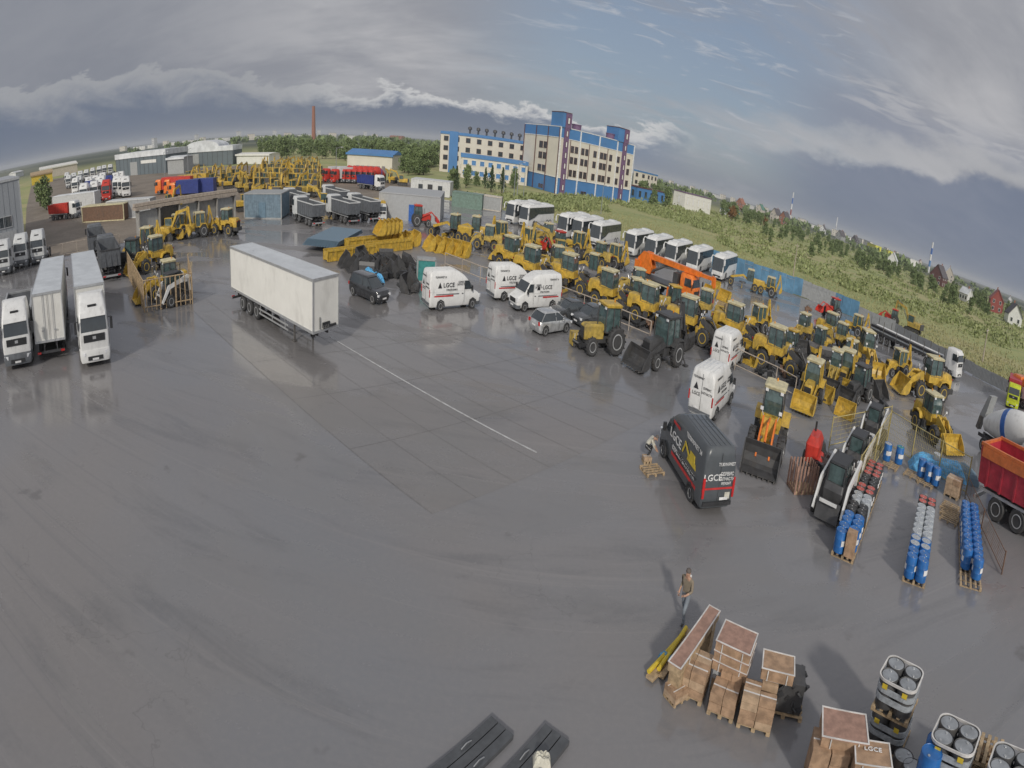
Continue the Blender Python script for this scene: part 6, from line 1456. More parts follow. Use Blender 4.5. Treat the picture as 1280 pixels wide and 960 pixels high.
# wooden cage and red machine near the skid loader
def cage():
    t = thing('wooden_cage')
    for k in range(7):
        for s in (1, -1): MB().box((-.6+k*.2, s*.45, .55), (.1, .025, 1.1)).build('slat', 'woodpink', t)
    for k in range(5):
        for s in (1, -1): MB().box((s*.62, -.4+k*.2, .55), (.025, .1, 1.1)).build('slat', 'woodpink', t)
    MB().bb(-.6, .6, -.43, .43, .0, .12).build('floor', 'wood', t); return t
Kind(cage).put(g0(at(1001, 612)), 10, 'open slatted wooden cage left of the nearest skid loader', 'cage', sc=1.2)
KRM = Kind(attach, 77)
def redm():
    t = thing('red_compressor'); 
    MB().zloft([(.4, -.9, .9, .35, .15), (1.1, -.9, .9, .4, .2), (1.4, -.6, .6, .25, .15)], 3).build('housing', 'red', t); MB().cyl((-.6, -.4, .35), (.6, -.4, .35), .22, 12).build('air_tank', 'red', t)
    for k in (1, -1): wheel(t, 0, k*.5, .28, .15, 'rimw'); 
    MB().tube([(.8, 0, .5), (1.5, 0, .3)], .04, 6).build('tow_bar', 'gunmetal', t); MB().cyl((.3, .1, 1.3), (.3, .1, 1.8), .06, 8).build('exhaust_pipe', 'black', t); return t
Kind(redm).put(g0(at(1014, 582)), 60, 'red wheeled compressor left of the skid loaders', 'compressor', sc=1.2)
for i, (px, py) in enumerate(((1032, 590), (1038, 602), (1026, 572), (1020, 598), (960, 455), (980, 470), (990, 482), (950, 470), (965, 480), (738, 428), (725, 437), (1010, 390), (1000, 445), (1030, 440), (950, 440), (905, 410))):
    KA[i % 6].put(g0(at(px, py)), i*50, 'loose steel attachment lying between the parked machines', 'attachment', 'loose attachments between the machines')
def pallet_bundle():
    t = thing('mulcher_attachment')
    MB().bb(-.9, .9, -.4, .4, .1, .9).build('housing', 'oldyel', t)
    for k in range(6): MB().box((-.75+k*.3, -.42, .5), (.06, .1, .8)).build('rib', 'tarpw', t)
    MB().cyl((-.85, -.3, .2), (.85, -.3, .2), .2, 10).build('rotor', 'gunmetal', t); return t
Kind(pallet_bundle).put(g0(at(724, 432)), 30, 'ribbed rotary attachment lying in front of the old yellow machine', 'attachment')
MBX = MB().box((0, 0, .25), (.6, .05, .5)).build('sign_board', 'teal'); MBX.location = g0(at(733, 424)); tag(MBX, 'small green board leaning by the ribbed rotary attachment', 'board')
# dark sheets at the very bottom, near the camera
def sheetpack():
    t = thing('steel_panel_pack')
    for k in range(3): MB().bb(-1.3, 1.3, -.42+k*.29, -.16+k*.29, 0, .16).build('steel_panel', 'cargrey', t)
    MB().tube([(-.2, -.3, .2), (0, -.3, .26), (.2, -.3, .2)], .015, 5).build('handle', 'trim', t); MB().tube([(-.1, .26, .2), (.1, .26, .26), (.3, .26, .2)], .015, 5).build('handle', 'trim', t); return t
KSP = Kind(sheetpack); p, y = face((560, 968, .1), (612, 922, .1))
KSP.put(g0(at(588, 946, .1)), y, 'left pack of dark steel panels at the bottom edge of the photo', 'panel pack', sc=.95); KSP.put(g0(at(662, 958, .1)), y, 'right pack of dark steel panels at the bottom edge of the photo', 'panel pack', sc=.95)
o = tarp('tarpw', 4, .45, .35, .3, 'white_bag'); o.location = g0(at(676, 960))+Vector((0, 0, .18)); tag(o, 'small white bag lying on the right pack of steel panels', 'bag')
# ------------------------------------------------------------------ people
def skinned(pts, edges, radii, name, m, parent, root=0, sub=2):
    me = bpy.data.meshes.new(name); me.from_pydata(pts, edges, []); o = bpy.data.objects.new(name, me); COL.objects.link(o)
    md = o.modifiers.new('s', 'SKIN'); md.use_smooth_shade = True; s = o.modifiers.new('u', 'SUBSURF'); s.levels = sub; s.render_levels = sub
    for i, r in enumerate(radii):
        v = me.skin_vertices[0].data[i]; v.radius = (r, r) if not isinstance(r, tuple) else r
    me.skin_vertices[0].data[root].use_root = True
    dg = bpy.context.evaluated_depsgraph_get(); m2 = bpy.data.meshes.new_from_object(o.evaluated_get(dg)); bpy.data.objects.remove(o)
    m2.materials.clear(); m2.materials.append(M[m]) if isinstance(m, str) else m2.materials.append(m)
    o = bpy.data.objects.new(name, m2); COL.objects.link(o); link(o, parent); return o
def person(pose, coat, trousers, name='person'):
    t = thing(name); J = pose
    names = list(J); ix = {n: i for i, n in enumerate(names)}
    bones = [('pelvis', 'waist'), ('waist', 'chest'), ('chest', 'neck'), ('neck', 'head0'), ('head0', 'head1')]
    for s in 'LR': bones += [('pelvis', 'hip'+s), ('hip'+s, 'knee'+s), ('knee'+s, 'ankle'+s), ('ankle'+s, 'toe'+s), ('chest', 'sho'+s), ('sho'+s, 'elb'+s), ('elb'+s, 'wri'+s), ('wri'+s, 'palm'+s)]
    rad_ = dict(pelvis=(.15, .11), waist=(.14, .10), chest=(.17, .12), neck=.055, head0=.085, head1=.085, hip=.095, knee=.062, ankle=.045, toe=.04, sho=.065, elb=.048, wri=.032, palm=.038)
    R = [rad_.get(n, rad_.get(n[:-1])) for n in names]
    body = skinned([J[n] for n in names], [(ix[a], ix[b]) for a, b in bones], R, 'body', 'skin', t)
    # one continuous body mesh, coloured by region: coat, trousers, shoes, skin
    for k in (coat, trousers, 'black'): body.data.materials.append(M[k])
    hz = J['pelvis'][2]-.02; nz = J['neck'][2]
    for p in body.data.polygons:
        c = p.center; dmin = min(names, key=lambda n: (Vector(J[n])-c).length)
        if dmin.startswith(('wri', 'palm', 'head', 'neck')): p.material_index = 0
        elif dmin.startswith(('hip', 'knee')) or (dmin == 'pelvis' and c.z < hz+.04): p.material_index = 2
        elif dmin.startswith(('ankle', 'toe')): p.material_index = 3 if c.z < .1 else 2
        else: p.material_index = 1
    # head detail
    h0, h1 = Vector(J['head0']), Vector(J['head1']); up = (h1-h0).normalized(); hc = (h0+h1)/2
    f = Vector((1, 0, 0)); sd = up.cross(f).normalized(); f = sd.cross(up)
    fc = MB(); fc.box(hc+f*.1-up*.01, (.03, .025, .045)); fc.box(hc+f*.088-up*.06, (.012, .05, .012))
    for s in (1, -1): fc.box(hc+sd*s*.085-up*.0, (.03, .02, .05))
    fc.build('face', 'skin', t)
    hair = MB(); hair.lathe([(.088, 0), (.096, .03), (.085, .075), (.05, .105), (.01, .115)], 12, 'z', tuple(hc+up*.0-f*.01)); hair.build('cap', 'hair', t, smooth=True)
    # hands with fingers
    for s in 'LR':
        w, pm = Vector(J['wri'+s]), Vector(J['palm'+s]); d = (pm-w).normalized(); n_ = d.cross(Vector((0, 0, 1)) if abs(d.z) < .9 else Vector((1, 0, 0))).normalized(); q = MB(); c_ = d.cross(n_)
        for k, L in enumerate((.06, .07, .066, .052)):
            b0 = pm+n_*(k-1.5)*.02+d*.01; b1 = b0+d*L*.55; b2 = b1+(d*.7+c_*.6)*L*.5; q.cyl(b0, b1, .009, 6); q.cyl(b1, b2, .008, 6)
        q.cyl(w+d*.03+n_*.03, w+d*.07+n_*.06, .01, 6); q.build('hand', 'skin', t)
    return t
walk = dict(pelvis=(0, 0, .95), waist=(.02, 0, 1.12), chest=(.06, 0, 1.35), neck=(.08, 0, 1.49), head0=(.11, 0, 1.60), head1=(.13, 0, 1.68),
            hipL=(0, .1, .88), kneeL=(.2, .11, .5), ankleL=(.12, .12, .09), toeL=(.28, .13, .04), hipR=(0, -.1, .88), kneeR=(-.08, -.11, .48), ankleR=(-.32, -.12, .1), toeR=(-.19, -.13, .04),
            shoL=(.05, .19, 1.40), elbL=(.10, .25, 1.14), wriL=(.32, .14, 1.06), palmL=(.39, .09, 1.06), shoR=(.05, -.19, 1.40), elbR=(-.05, -.26, 1.14), wriR=(.12, -.25, .95), palmR=(.17, -.23, .88))
t = person(walk, 'jacket', 'jeans'); p = at(853, 777); t.location = g0(p); t.rotation_euler.z = rad(215); t.scale = (1.03,)*3
tag(t, 'person in a khaki jacket and pale trousers walking past the cardboard boxes', 'person')
bg = MB().zloft([(0, -.09, .09, .06, .04), (.3, -.1, .1, .07, .04), (.33, -.07, .07, .04, .03)], 2).build('shoulder_bag', 'tape', None); bg.location = g0(p)+dirv(215)*-.18+Vector((0, 0, 1.1))+dirv(125)*.1; bg.rotation_euler.z = rad(215); tag(bg, 'small white bag on the back of the walking person', 'bag')
bend = dict(pelvis=(0, 0, .62), waist=(.10, 0, .75), chest=(.30, 0, .90), neck=(.42, 0, .94), head0=(.50, 0, .97), head1=(.57, 0, 1.0),
            hipL=(0, .11, .58), kneeL=(.34, .16, .52), ankleL=(.1, .15, .09), toeL=(.25, .17, .04), hipR=(0, -.11, .58), kneeR=(.3, -.16, .48), ankleR=(.0, -.15, .09), toeR=(.16, -.17, .04),
            shoL=(.28, .19, .92), elbL=(.38, .24, .66), wriL=(.56, .16, .5), palmL=(.62, .12, .46), shoR=(.28, -.19, .92), elbR=(.42, -.22, .68), wriR=(.58, -.12, .52), palmR=(.64, -.08, .48))
t = person(bend, 'tarpw', 'carblack'); t.location = g0(at(806, 574)); t.rotation_euler.z = rad(-20); t.scale = (1.08,)*3
tag(t, 'crouching person in a cream jacket beside the front wheel of the dark grey van', 'person')
# ------------------------------------------------------------------ buildings
def win(t, x, y, z, w, h, ax, m='glass', fr='frame', mull=True, depth=.12, sign=-1):
    """window with surround on a wall; ax 'x' wall runs along x (faces y*sign), 'y' wall runs along y (faces x*sign)"""
    key = (round(w, 2), round(h, 2), ax, m, fr, mull, sign)
    if key not in WM:
        f = MB(); g = MB()
        def bx(mb, a0, a1, z0, z1, d0, d1):
            if ax == 'x': mb.bb(a0, a1, *sorted((sign*d0, sign*d1)), z0, z1)
            else: mb.bb(*sorted((sign*d0, sign*d1)), a0, a1, z0, z1)
        bx(g, -w/2, w/2, -h/2, h/2, -.05, .03)
        for a0, a1, z0, z1 in ((-w/2-.1, -w/2, -h/2-.1, h/2+.1), (w/2, w/2+.1, -h/2-.1, h/2+.1), (-w/2, w/2, h/2, h/2+.1), (-w/2, w/2, -h/2-.1, -h/2)): bx(f, a0, a1, z0, z1, 0, depth)
        if mull: bx(f, -.04, .04, -h/2, h/2, 0, depth*.7)
        WM[key] = (f.mesh('window', fr), g.mesh('pane', m))
    a, b = WM[key]
    o = bpy.data.objects.new('window', a); COL.objects.link(o); link(o, t); o.location = (x, y, z)
    q = bpy.data.objects.new('pane', b); COL.objects.link(q); link(q, o)
def main_block():
    """corner at the origin; long front along +x (towards the camera, -y), short side along +y (faces -x)"""
    t = thing('office_block'); L, D, H = 35.0, 21.0, 20.5
    MB().bb(.1, L-.1, .1, D, 0, 5.0).build('ground_storey', 'bblue', t)
    MB().bb(.05, L-.05, .05, D+.03, 5.0, 17.2).build('wall', 'wallw', t)
    MB().bb(0, L, 0, D+.06, 17.2, 20.5).build('parapet', 'bblue', t)
    MB().bb(.4, L-.4, .4, D-.3, 20.52, 20.7).build('roof', 'greycor', t)
    c = MB()
    for z in (5.0, 17.2, 20.5): c.bb(-.08, L+.08, -.08, D+.1, z-.1, z+.1)
    c.build('cornice', 'decalw', t)
    for x in (.15, 8.7, 17.4, 26.1, L-.15):
        MB().bb(x-.22, x+.22, -.22, 0, 0, 20.3).build('white_pilaster', 'decalw', t)
    for x in (4.6, 13, 21.7, 30): MB().bb(x-.08, x+.08, -.12, 0.04, 5.1, 17.1).build('drain_pipe', 'frame', t)
    for y in (0.2, 6.5, 13.5, D): MB().bb(-.2, 0, y-.12, y+.12, 0, 20.3).build('drain_pipe', 'frame', t)
    # maroon stair strips with towers above
    for x0 in (1.3, 28.5):
        MB().bb(x0+.3, x0+2.1, -.5, .1, 0, 20.4).build('stair_strip', 'purple', t)
        for k in range(6): win(t, x0+1.2, -.5, 2.2+k*3.3, .55, 1.6, 'x', 'decalw', 'frame', False)
        tw = MB().bb(x0-2.8 if x0 > 20 else x0-.9, x0+2.6, -.3, 6, 20.5, 25.0); tw.build('stair_tower', 'bblue', t)
        MB().bb(x0+.3, x0+2.65, -.55, -.2, 20.45, 24.9).build('tower_strip', 'purple', t); win(t, x0+1.4, -.55, 22.7, .7, 1.8, 'x', 'decalw', 'frame', False)
        MB().bb((x0-2.9 if x0 > 20 else x0-1.0), x0+2.7, -.45, 6.1, 25.0, 25.2).build('tower_roof', 'frame', t)
    for z in (8.0, 12.0, 15.4)[0:3]:
        for x in (5.6, 7.4, 10.2, 12.0): win(t, x, .05, z-1.1, 1.15, 1.9, 'x')
        for x in (15.8, 18.9, 20.6): win(t, x, .05, z-1.1, 1.25, 1.9, 'x')
        for x in (23.4, 27.2, 32.6): win(t, x, .05, z-1.1, 1.15, 1.9, 'x')
        for y in (7.6, 10.2): win(t, .05, y, z-1.1, 1.9, 1.9, 'y')
    for x in (11.5, 12.8): win(t, x, .1, 1.2, .9, 1.0, 'x', 'glass', 'frame', False)
    for y in (8, 9.4): win(t, .1, y, 1.2, .9, 1.0, 'y', 'glass', 'frame', False)
    for x in (9.0, 25.0):
        o = MB().lathe([(1.6, 0), (1.6, 1.6), (1.75, 1.65), (1.75, 1.9)], 16, 'z', (x, 3, 20.6)).build('roof_drum', 'purple', t)
    return t
cb = g0(at(694, 242)); ob = Kind(main_block).put(cb, Abs(32), 'four-storey office block with blue top and base and maroon stair strips', 'building'); ob.scale = (46/35, 29/21, .985)
def simple_block(L, D, H, m, parap, floors, nwx, nwy, base=None, winm='glass', fr='frame', band=None, name='building_block', strip=None):
    t = thing(name); MB().bb(0, L, 0, D, 0, H).build('wall', m, t)
    MB().bb(-.2, L+.2, -.2, D+.2, H, H+parap[1]).build('parapet', parap[0], t)
    if base: MB().bb(-.06, L+.06, -.06, D+.06, 0, base[1]).build('base_storey', base[0], t)
    for f in range(floors):
        z = H*(f+.55)/floors
        for k in range(nwx): win(t, L*(k+.5)/nwx, -.02, z, min(1.6, L/nwx*.5), H/floors*.45, 'x', winm, fr, False)
        for k in range(nwy): win(t, -.02, D*(k+.5)/nwy, z, min(1.6, D/nwy*.5), H/floors*.45, 'y', winm, fr, False)
    if strip: MB().bb(strip[0], strip[1], -.5, .1, 0, H+parap[1]*1.2).build('blue_stair_tower', strip[2], t)
    return t
# factory behind, left of the office block
b = g0(at(549, 214))
Kind(simple_block, 44, 12, 13.5, 'wallw', ('bblue', 1.0), 4, 10, 3, None, 'glass', 'frame', None, 'factory_building', (3.5, 7, 'bblue')).put(b, 16, 'tall pale factory with a blue stair tower left of the office block', 'building')
Kind(simple_block, 24, 10, 6.5, 'wallw', ('bblue', 1.2), 2, 8, 2, None, 'bblue', 'decalw', None, 'factory_annex').put(g0(at(572, 219))+Vector((3, -12, 0)), 10, 'lower white annex with blue windows in front of the tall pale factory', 'building')
for k in range(7):
    o = thing('roof_fan', tuple(b+Vector((14+k*4.4, 9+k*.8, 14.6)))); 
    MB().lathe([(.5, 0), (.5, 1.3), (1.1, 1.5), (1.0, 2.3), (.3, 2.6)], 10).build('cowl', 'gunmetal', o); MB().cyl((0, 0, -1), (0, 0, .1), .4, 8).build('duct', 'trim', o); tag(o, 'dark ventilation cowl on the roof of the tall pale factory', 'roof fan', 'ventilation cowls on the factory roof')
Kind(simple_block, 12, 10, 12, 'wallw', ('bblue', .8), 3, 3, 2).put(g0(at(800, 246))+Vector((14, 40, 0)), 38, 'small pale three-storey block just right of the office block', 'building')
Kind(simple_block, 20, 10, 5.5, 'bblue', ('frame', .4), 1, 5, 2, None, 'glass', 'bblue').put(g0(at(795, 252))+Vector((2, 8, 0)), 30, 'low blue building at the right foot of the office block', 'building')
def shed(L, D, H, rise, wall, roof, m_arch=False, doors=0, name='warehouse'):
    t = thing(name); MB().bb(0, L, 0, D, 0, H).build('wall', wall, t)
    n_ = 8
    prof = [(-.4, 0)]+[(D*i/n_, rise*(1-abs(2*i/n_-1)**(2 if m_arch else 1))+.02) for i in range(n_+1)]+[(D+.4, 0)]
    MB().prism([(y, H+z) for y, z in prof], -.4, L+.4, 'x').build('roof', roof, t)
    r = MB(); r.bb(-.5, L+.5, -.5, -.1, H-.6, H+.1)
    r.build('eaves_fascia', roof, t)
    for k in range(doors): win(t, L*(k+.5)/doors, 0, H*.4, 3.6, H*.6, 'x', 'greycor', 'trim', False)
    return t
def hangar(L, D, H, arch, skl=False):
    t = thing('hangar'); MB().bb(0, L, 0, D, 0, H).build('wall', 'hangar', t)
    f = MB().bb(-.3, L+.3, -.35, D, H, H+2.0); f.build('roof', 'whiteroof', t)
    if arch:
        n_ = 14; pts = [(L*.5+L*.28*cos(pi*i/n_), H+2.0+2.6*sin(pi*i/n_)) for i in range(n_+1)]
        MB().prism(pts, -.3, D-.2).build('arched_roof', 'whiteroof', t)
    for k in range(12): MB().bb(L*k/12-.06, L*k/12+.06, -.08, 0, 0, H).build('wall_rib', 'dark', t)
    if skl: MB().bb(L*.52, L*.82, -.1, 0, H*.62, H*.8).build('skylight_strip', 'panel', t)
    MB().bb(L*.3, L*.3+5, -.1, 0, 0, 5).build('door', 'greycor', t)
    return t
p, y = face((148, 221, 0), (206, 215, 0)); a, b2 = g0(at(146, 221)), g0(at(208, 216)); 
Kind(hangar, (b2-a).length, 22, 6.6, False, True).put(a, Abs(math.degrees(math.atan2(b2.y-a.y, b2.x-a.x))), 'left dark hangar with a straight white roof edge', 'hangar')
a, b2 = g0(at(218, 210)), g0(at(291, 205.5)); Kind(hangar, (b2-a).length, 20, 5.6, True).put(a, Abs(math.degrees(math.atan2(b2.y-a.y, b2.x-a.x))), 'right dark hangar with an arched white roof', 'hangar')
Kind(shed, 7, 8, 5.5, .5, 'greycor', 'whiteroof').put(g0(at(210, 218)), 20, 'narrow grey block filling the gap between the two hangars', 'building')
Kind(shed, 18, 8, 3.8, .5, 'panel', 'panel').put(g0(at(296, 205)), 5, 'small cream building right of the arched hangar', 'building')
# pale warehouse on the left edge
def left_wh():
    t = thing('warehouse_building'); MB().bb(-60, 0, 0, 40, 0, 9.6).build('wall', 'wallgrey', t)
    MB().bb(-60.1, .12, -.12, 40.1, 9.6, 9.9).build('roof_edge', 'trim', t)
    r = MB()
    for k in range(56): r.bb(-59+k*1.05, -58.95+k*1.05, -.05, 0, 0, 9.55)
    r.build('cladding_seam', 'wallgrey', t)
    for k in range(9): win(t, -3.6-k*5.5, 0, 4.6, 3.0, 1.3, 'x', 'glass', 'trim', True, .1)
    for k in range(5): MB().bb(-4.6-k*11, -1.4-k*11, -.08, 0, 0, 3.4).build('gate', 'trim', t)
    MB().bb(-.25, 0.0, -.1, 0, 0, 9.5).build('corner_trim', 'trim', t)
    o = MB().bb(-1.0, 1.5, -.6, -.1, 0, .01)
    return t
pw = g0(at(33, 318)); Kind(left_wh).put(pw, 46, 'large pale grey clad warehouse with a ribbon window cut by the left edge', 'warehouse')
for i, (px, py, L, D, H, w_, r_, lb, yy) in enumerate(((52, 224, 26, 12, 6, 'housew', 'panel', 'long low cream shed with a bright eave, left above the lorry rows', 12), (40, 232, 12, 8, 5, 'decaly', 'wood', 'small ochre shed beside the far left cream shed', 12), (20, 222, 18, 9, 5, 'white', 'white', 'small white building just above the grey warehouse roof', 20),
        (434, 208, 19, 10, 4.8, 'wallw', 'bblue', 'white hall with a bright blue roof between the trees and the red mixers', 3), (487, 175, 50, 14, 11, 'brick', 'brick', 'old red brick works in the trees left of the factory', 4))):
    Kind(shed, L, D, H, 1.4, w_, r_).put(g0(at(px, py)), yy, lb, 'building')
Kind(simple_block, 24, 8, 7.5, 'panel', ('purple', .4), 1, 5, 1, None, 'decalw', 'wallw').put(g0(at(856, 262))+Vector((0, 2, 0)), 28, 'white hall with a purple roof edge in the scrub right of the office block', 'building')
Kind(shed, 14, 6, 3.4, .8, 'decalw', 'bblue').put(g0(at(908, 270)), 22, 'low shed with blue roof right of the white hall', 'building')
# houses on the right
def house(w, d, h, wall, roof, seed=1, gable='x'):
    t = thing('house'); MB().bb(-w/2, w/2, -d/2, d/2, 0, h).build('wall', wall, t); rr = w*.38 if False else d*.55
    MB().prism([(-d/2-.4, h-.2), (0, h+rr), (d/2+.4, h-.2), (d/2+.2, h-.35), (0, h+rr-.25), (-d/2-.2, h-.35)], -w/2-.4, w/2+.4, 'x').build('roof', roof, t)
    MB().prism([(-d/2, h-.05), (0, h+rr-.3), (d/2, h-.05)], -w/2+.01, w/2-.01, 'x').build('gable_wall', wall, t)
    MB().bb(w*.2, w*.2+.5, -.3, .3, h+rr*.5, h+rr+.8).build('chimney', 'brick', t)
    for f in range(2 if h > 4.5 else 1):
        for k in range(3): win(t, -w/2+w*(k+.5)/3, -d/2, 1.6+f*2.7, 1.1, 1.2, 'x', 'glass', 'decalw', False)
        for k in range(2): win(t, -w/2, -d/2+d*(k+.5)/2, 1.6+f*2.7, 1.0, 1.2, 'y', 'glass', 'decalw', False)
    return t
hs = [(969, 276, 'housew', 'slate', 10, 'house with a dark roof above the leftmost scrub on the right', 200), (980, 281, 'brick', 'slate', 9, 'brick house with dark roof near the striped far chimney', 210), (1028, 292, 'white', 'slate', 9, 'white-gabled house left of the grey twin-roofed one', 230), (1050, 302, 'greycor', 'slate', 9, 'grey house with low outbuilding among the trees', 215), (1068, 306, 'slate', 'slate', 10, 'dark timber house with pointed gable', 225),
      (1115, 332, 'white', 'whiteroof', 8, 'house with a pale tilted roof below the yellow buildings', 235), (1150, 330, 'housew', 'redroof', 11, 'house with red roof at the right end of the long yellow building', 205), (1185, 352, 'housew', 'whiteroof', 13, 'large house with a broad pale roof and brown gable', 235), (1172, 357, 'frame', 'slate', 12, 'dark low house left of the large pale-roofed one', 225), (1243, 390, 'redroof', 'redroof', 9, 'red house with steep roof near the right edge', 235),
      (1262, 378, 'white', 'white', 6, 'small white house behind the red one', 240), (1265, 405, 'white', 'slate', 8, 'white-gabled cottage below the red house', 250), (1206, 377, 'offwhite', 'whiteroof', 5, 'tiny white shed in the scrub left of the red house', 200), (925, 262, 'brick', 'brick', 9, 'orange-brown house in the trees left of the green-roofed one', 200), (950, 268, 'housew', 'greenroof', 10, 'house with a green roof amid the trees', 215)]
for i, (px, py, w_, r_, s_, lb, yy) in enumerate(hs):
    p = g0(at(px, py)); Kind(house, s_*1.2, s_*.85, 3.2 if s_ < 9 else 5.0, w_, r_, i).put(p, yy-180, lb, 'house', sc=1.25 if p.length < 500 else 1.5)
def longb(L, D, H, m, roof, lb, px, py, yaw):
    t = thing('long_building'); MB().bb(0, L, 0, D, 0, H).build('wall', m, t); MB().bb(-.3, L+.3, -.3, D+.3, H, H+.6).build('roof', roof, t)
    for k in range(int(L/8)): MB().bb(3+k*8, 7+k*8, -.15, 0, 1.5, H*.6).build('window', 'wallgrey', t)
    t.location = g0(at(px, py)); t.scale = (1.3, 1.3, 1); t.rotation_euler.z = rad(AY(t.location, yaw)); tag(t, lb, 'building')
longb(22, 12, 10, 'yhouse', 'yhouse', 'bright yellow block standing alone on the right skyline', 1083, 312, -35)
longb(95, 15, 9, 'panel', 'whiteroof', 'very long cream building along the right skyline', 1112, 321, -37)
longb(14, 9, 9, 'yhouse', 'yhouse', 'yellow end of the long cream building on the skyline', 1106, 319, -37)
# towers and chimneys
def chimney(h, r, cols):
    t = thing('tall_chimney'); n_ = len(cols)
    for k, c in enumerate(cols): MB().cyl((0, 0, h*k/n_), (0, 0, h*(k+1)/n_), r*(1-.35*k/n_), 12, r*(1-.35*(k+1)/n_)).build('shaft_band', c, t)
    return t
def polar(px, py, D):  # a point at distance D in the photographed direction, on the ground
    v = ray(px, py); s = D/math.hypot(v.x, v.y); return Vector((v.x*s, v.y*s, 0))
Kind(chimney, 46, 4.2, ['brick', 'brick', 'brick']).put(polar(392, 180, 900), 0, 'tall brick chimney standing in the trees on the far left', 'chimney')
Kind(chimney, 62, 2.6, ['offwhite', 'redroof', 'white', 'blue', 'white']).put(polar(989, 262, 1500), 0, 'striped pale tower on the skyline right of the office block', 'tower')
Kind(chimney, 50, 2.4, ['offwhite', 'white']).put(polar(1045, 285, 2000), 0, 'thin pale distant tower between the two striped ones', 'tower')
Kind(chimney, 40, 2.2, ['offwhite', 'bblue', 'white', 'blue', 'white']).put(polar(1162, 330, 900), 0, 'blue and white striped tower at the end of the long cream building', 'tower')
# far town: individual slabs on the horizon
R9 = random.Random(9)
KTW = [Kind(simple_block, 60, 14, 18, 'wallw', ('greycor', 1), 3, 5, 1), Kind(simple_block, 90, 14, 10, 'panel', ('whiteroof', 1), 2, 6, 1), Kind(simple_block, 26, 16, 30, 'offwhite', ('greycor', 1), 5, 3, 1)]
for i in range(26):
    px = 150+i*13+R9.uniform(-5, 5); KTW[(0, 1, 1, 2)[i % 4]].put(polar(px, 190, R9.uniform(1500, 2600)), R9.uniform(-15, 15), 'pale distant block on the left horizon', 'building', 'distant blocks along the left horizon', sc=.7)
for i in range(22):
    px = 835+i*14+R9.uniform(-4, 4); KTW[(0, 1, 0)[i % 3]].put(polar(px, 250, R9.uniform(1400, 2300)), R9.uniform(-30, 10), 'pale distant block on the right horizon', 'building', 'distant blocks along the right horizon', sc=.7)
# poles
def lamp_post(h, lamp=True, m='galv', r=.13):
    t = thing('lamp_post'); MB().cyl((0, 0, 0), (0, 0, h), r, 8, r*.55).build('pole', m, t)
    if lamp: MB().cyl((0, 0, h-.1), (1.6, 0, h+.3), .06, 6).build('arm', m, t); MB().box((1.9, 0, h+.3), (.8, .3, .14)).build('lamp_head', 'light', t)
    else:
        MB().bb(-.9, .9, -.06, .06, h-.8, h-.65).build('crossarm', m, t)
        for x in (-.8, 0, .8): MB().cyl((x, 0, h-.65), (x, 0, h-.4), .05, 6).build('insulator', 'white', t)
    return t
KLP = Kind(lamp_post, 11, True); KUP = Kind(lamp_post, 9.5, False, 'rail', .16)
def post(k, px, py, top, lb, cat, D=None):
    p = g0(at(px, py)) if D is None else polar(px, py, D)
    dist = math.hypot(p.x, p.y); v = ray(px+.12*(py-top), top); hh = CAM_H+v.z/math.hypot(v.x, v.y)*dist; h0 = 11 if k is KLP else 9.5
    o = k.put(p, 40, lb, cat); o.scale = (1, 1, max(.4, hh/h0)) if D is None or 1 else (1, 1, 1)
for px, py, top, lb in ((420, 228, 185, 'slender lamp post before the blue-roofed hall'), (236, 232, 186, 'slender lamp post before the arched hangar'), (206, 222, 190, 'slender mast before the gap of the hangars'), (629, 246, 207, 'post nearest the left corner of the office block'), (642, 250, 206, 'second post left of the office block corner'), (646, 249, 204, 'post with brown top left of the office block'), (654, 249, 208, 'lamp post touching the left edge of the office block'), (751, 268, 233, 'lamp post in the grass before the office block'), (813, 250, 218, 'lamp post on the road right of the office block')):
    post(KLP, px, py, top, lb, 'lamp post')
for px, py, top, lb in ((991, 347, 304, 'wooden utility pole behind the blue corrugated fence'), (1228, 452, 410, 'wooden utility pole behind the fence near the right edge')):
    post(KUP, px, py, top, lb, 'utility pole')
# ------------------------------------------------------------------ trees and scrub
KTR = [Kind(tree, 'round', s, 8, 'leaf', 1100) for s in (1, 2, 3)]; KTC = [Kind(tree, 'cone', s, 9, 'leafd', 700) for s in (4, 5)]; KTO = Kind(tree, 'round', 8, 8, 'leafo', 900)
def tput(k, px, py, sc, lb, grp): k.put(g0(at(px, py)), RR.uniform(0, 360), lb, 'tree', grp, sc=sc).scale = (sc*1.35, sc*1.35, sc)
for i in range(85):        # wood in front of the chimney
    px = RR.uniform(318, 545); base = 199 if px < 420 else 200+(px-420)*.10; py = base-abs(RR.gauss(0, 6))
    tput(KTR[i % 3], px, max(184, py), RR.uniform(.85, 1.25), 'green tree of the wood '+('left of the brick chimney' if px < 385 else 'between the brick chimney and the blue-roofed hall' if px < 440 else 'right of the blue-roofed hall'), 'trees of the wood below the chimney')
for i in range(16):
    px = RR.uniform(500, 545); tput(KTR[i % 3], px, RR.uniform(206, 220), RR.uniform(.75, 1.1), 'leafy tree left of the tall pale factory', 'trees left of the factory')
for i in range(12): tput((KTC+KTR)[i % 5], RR.uniform(560, 645), 236+RR.uniform(-6, 6), RR.uniform(.5, .9), 'small tree in front of the factory annex', 'trees before the factory annex')
for i in range(44):
    px = RR.uniform(800, 960)
    if 838 < px < 902: continue
    py = 240+(px-800)*.24+RR.uniform(0, 14); tput(((KTC+KTR)[i % 5] if i % 3 == 0 else KTR[i % 3]) if i % 9 else KTO, px, py, RR.uniform(.8, 1.2), 'orange-tinged tree behind the white hall' if not i % 9 else 'tree on the slope right of the office block', 'orange trees right of the office block' if not i % 9 else 'trees on the slope right of the office block')
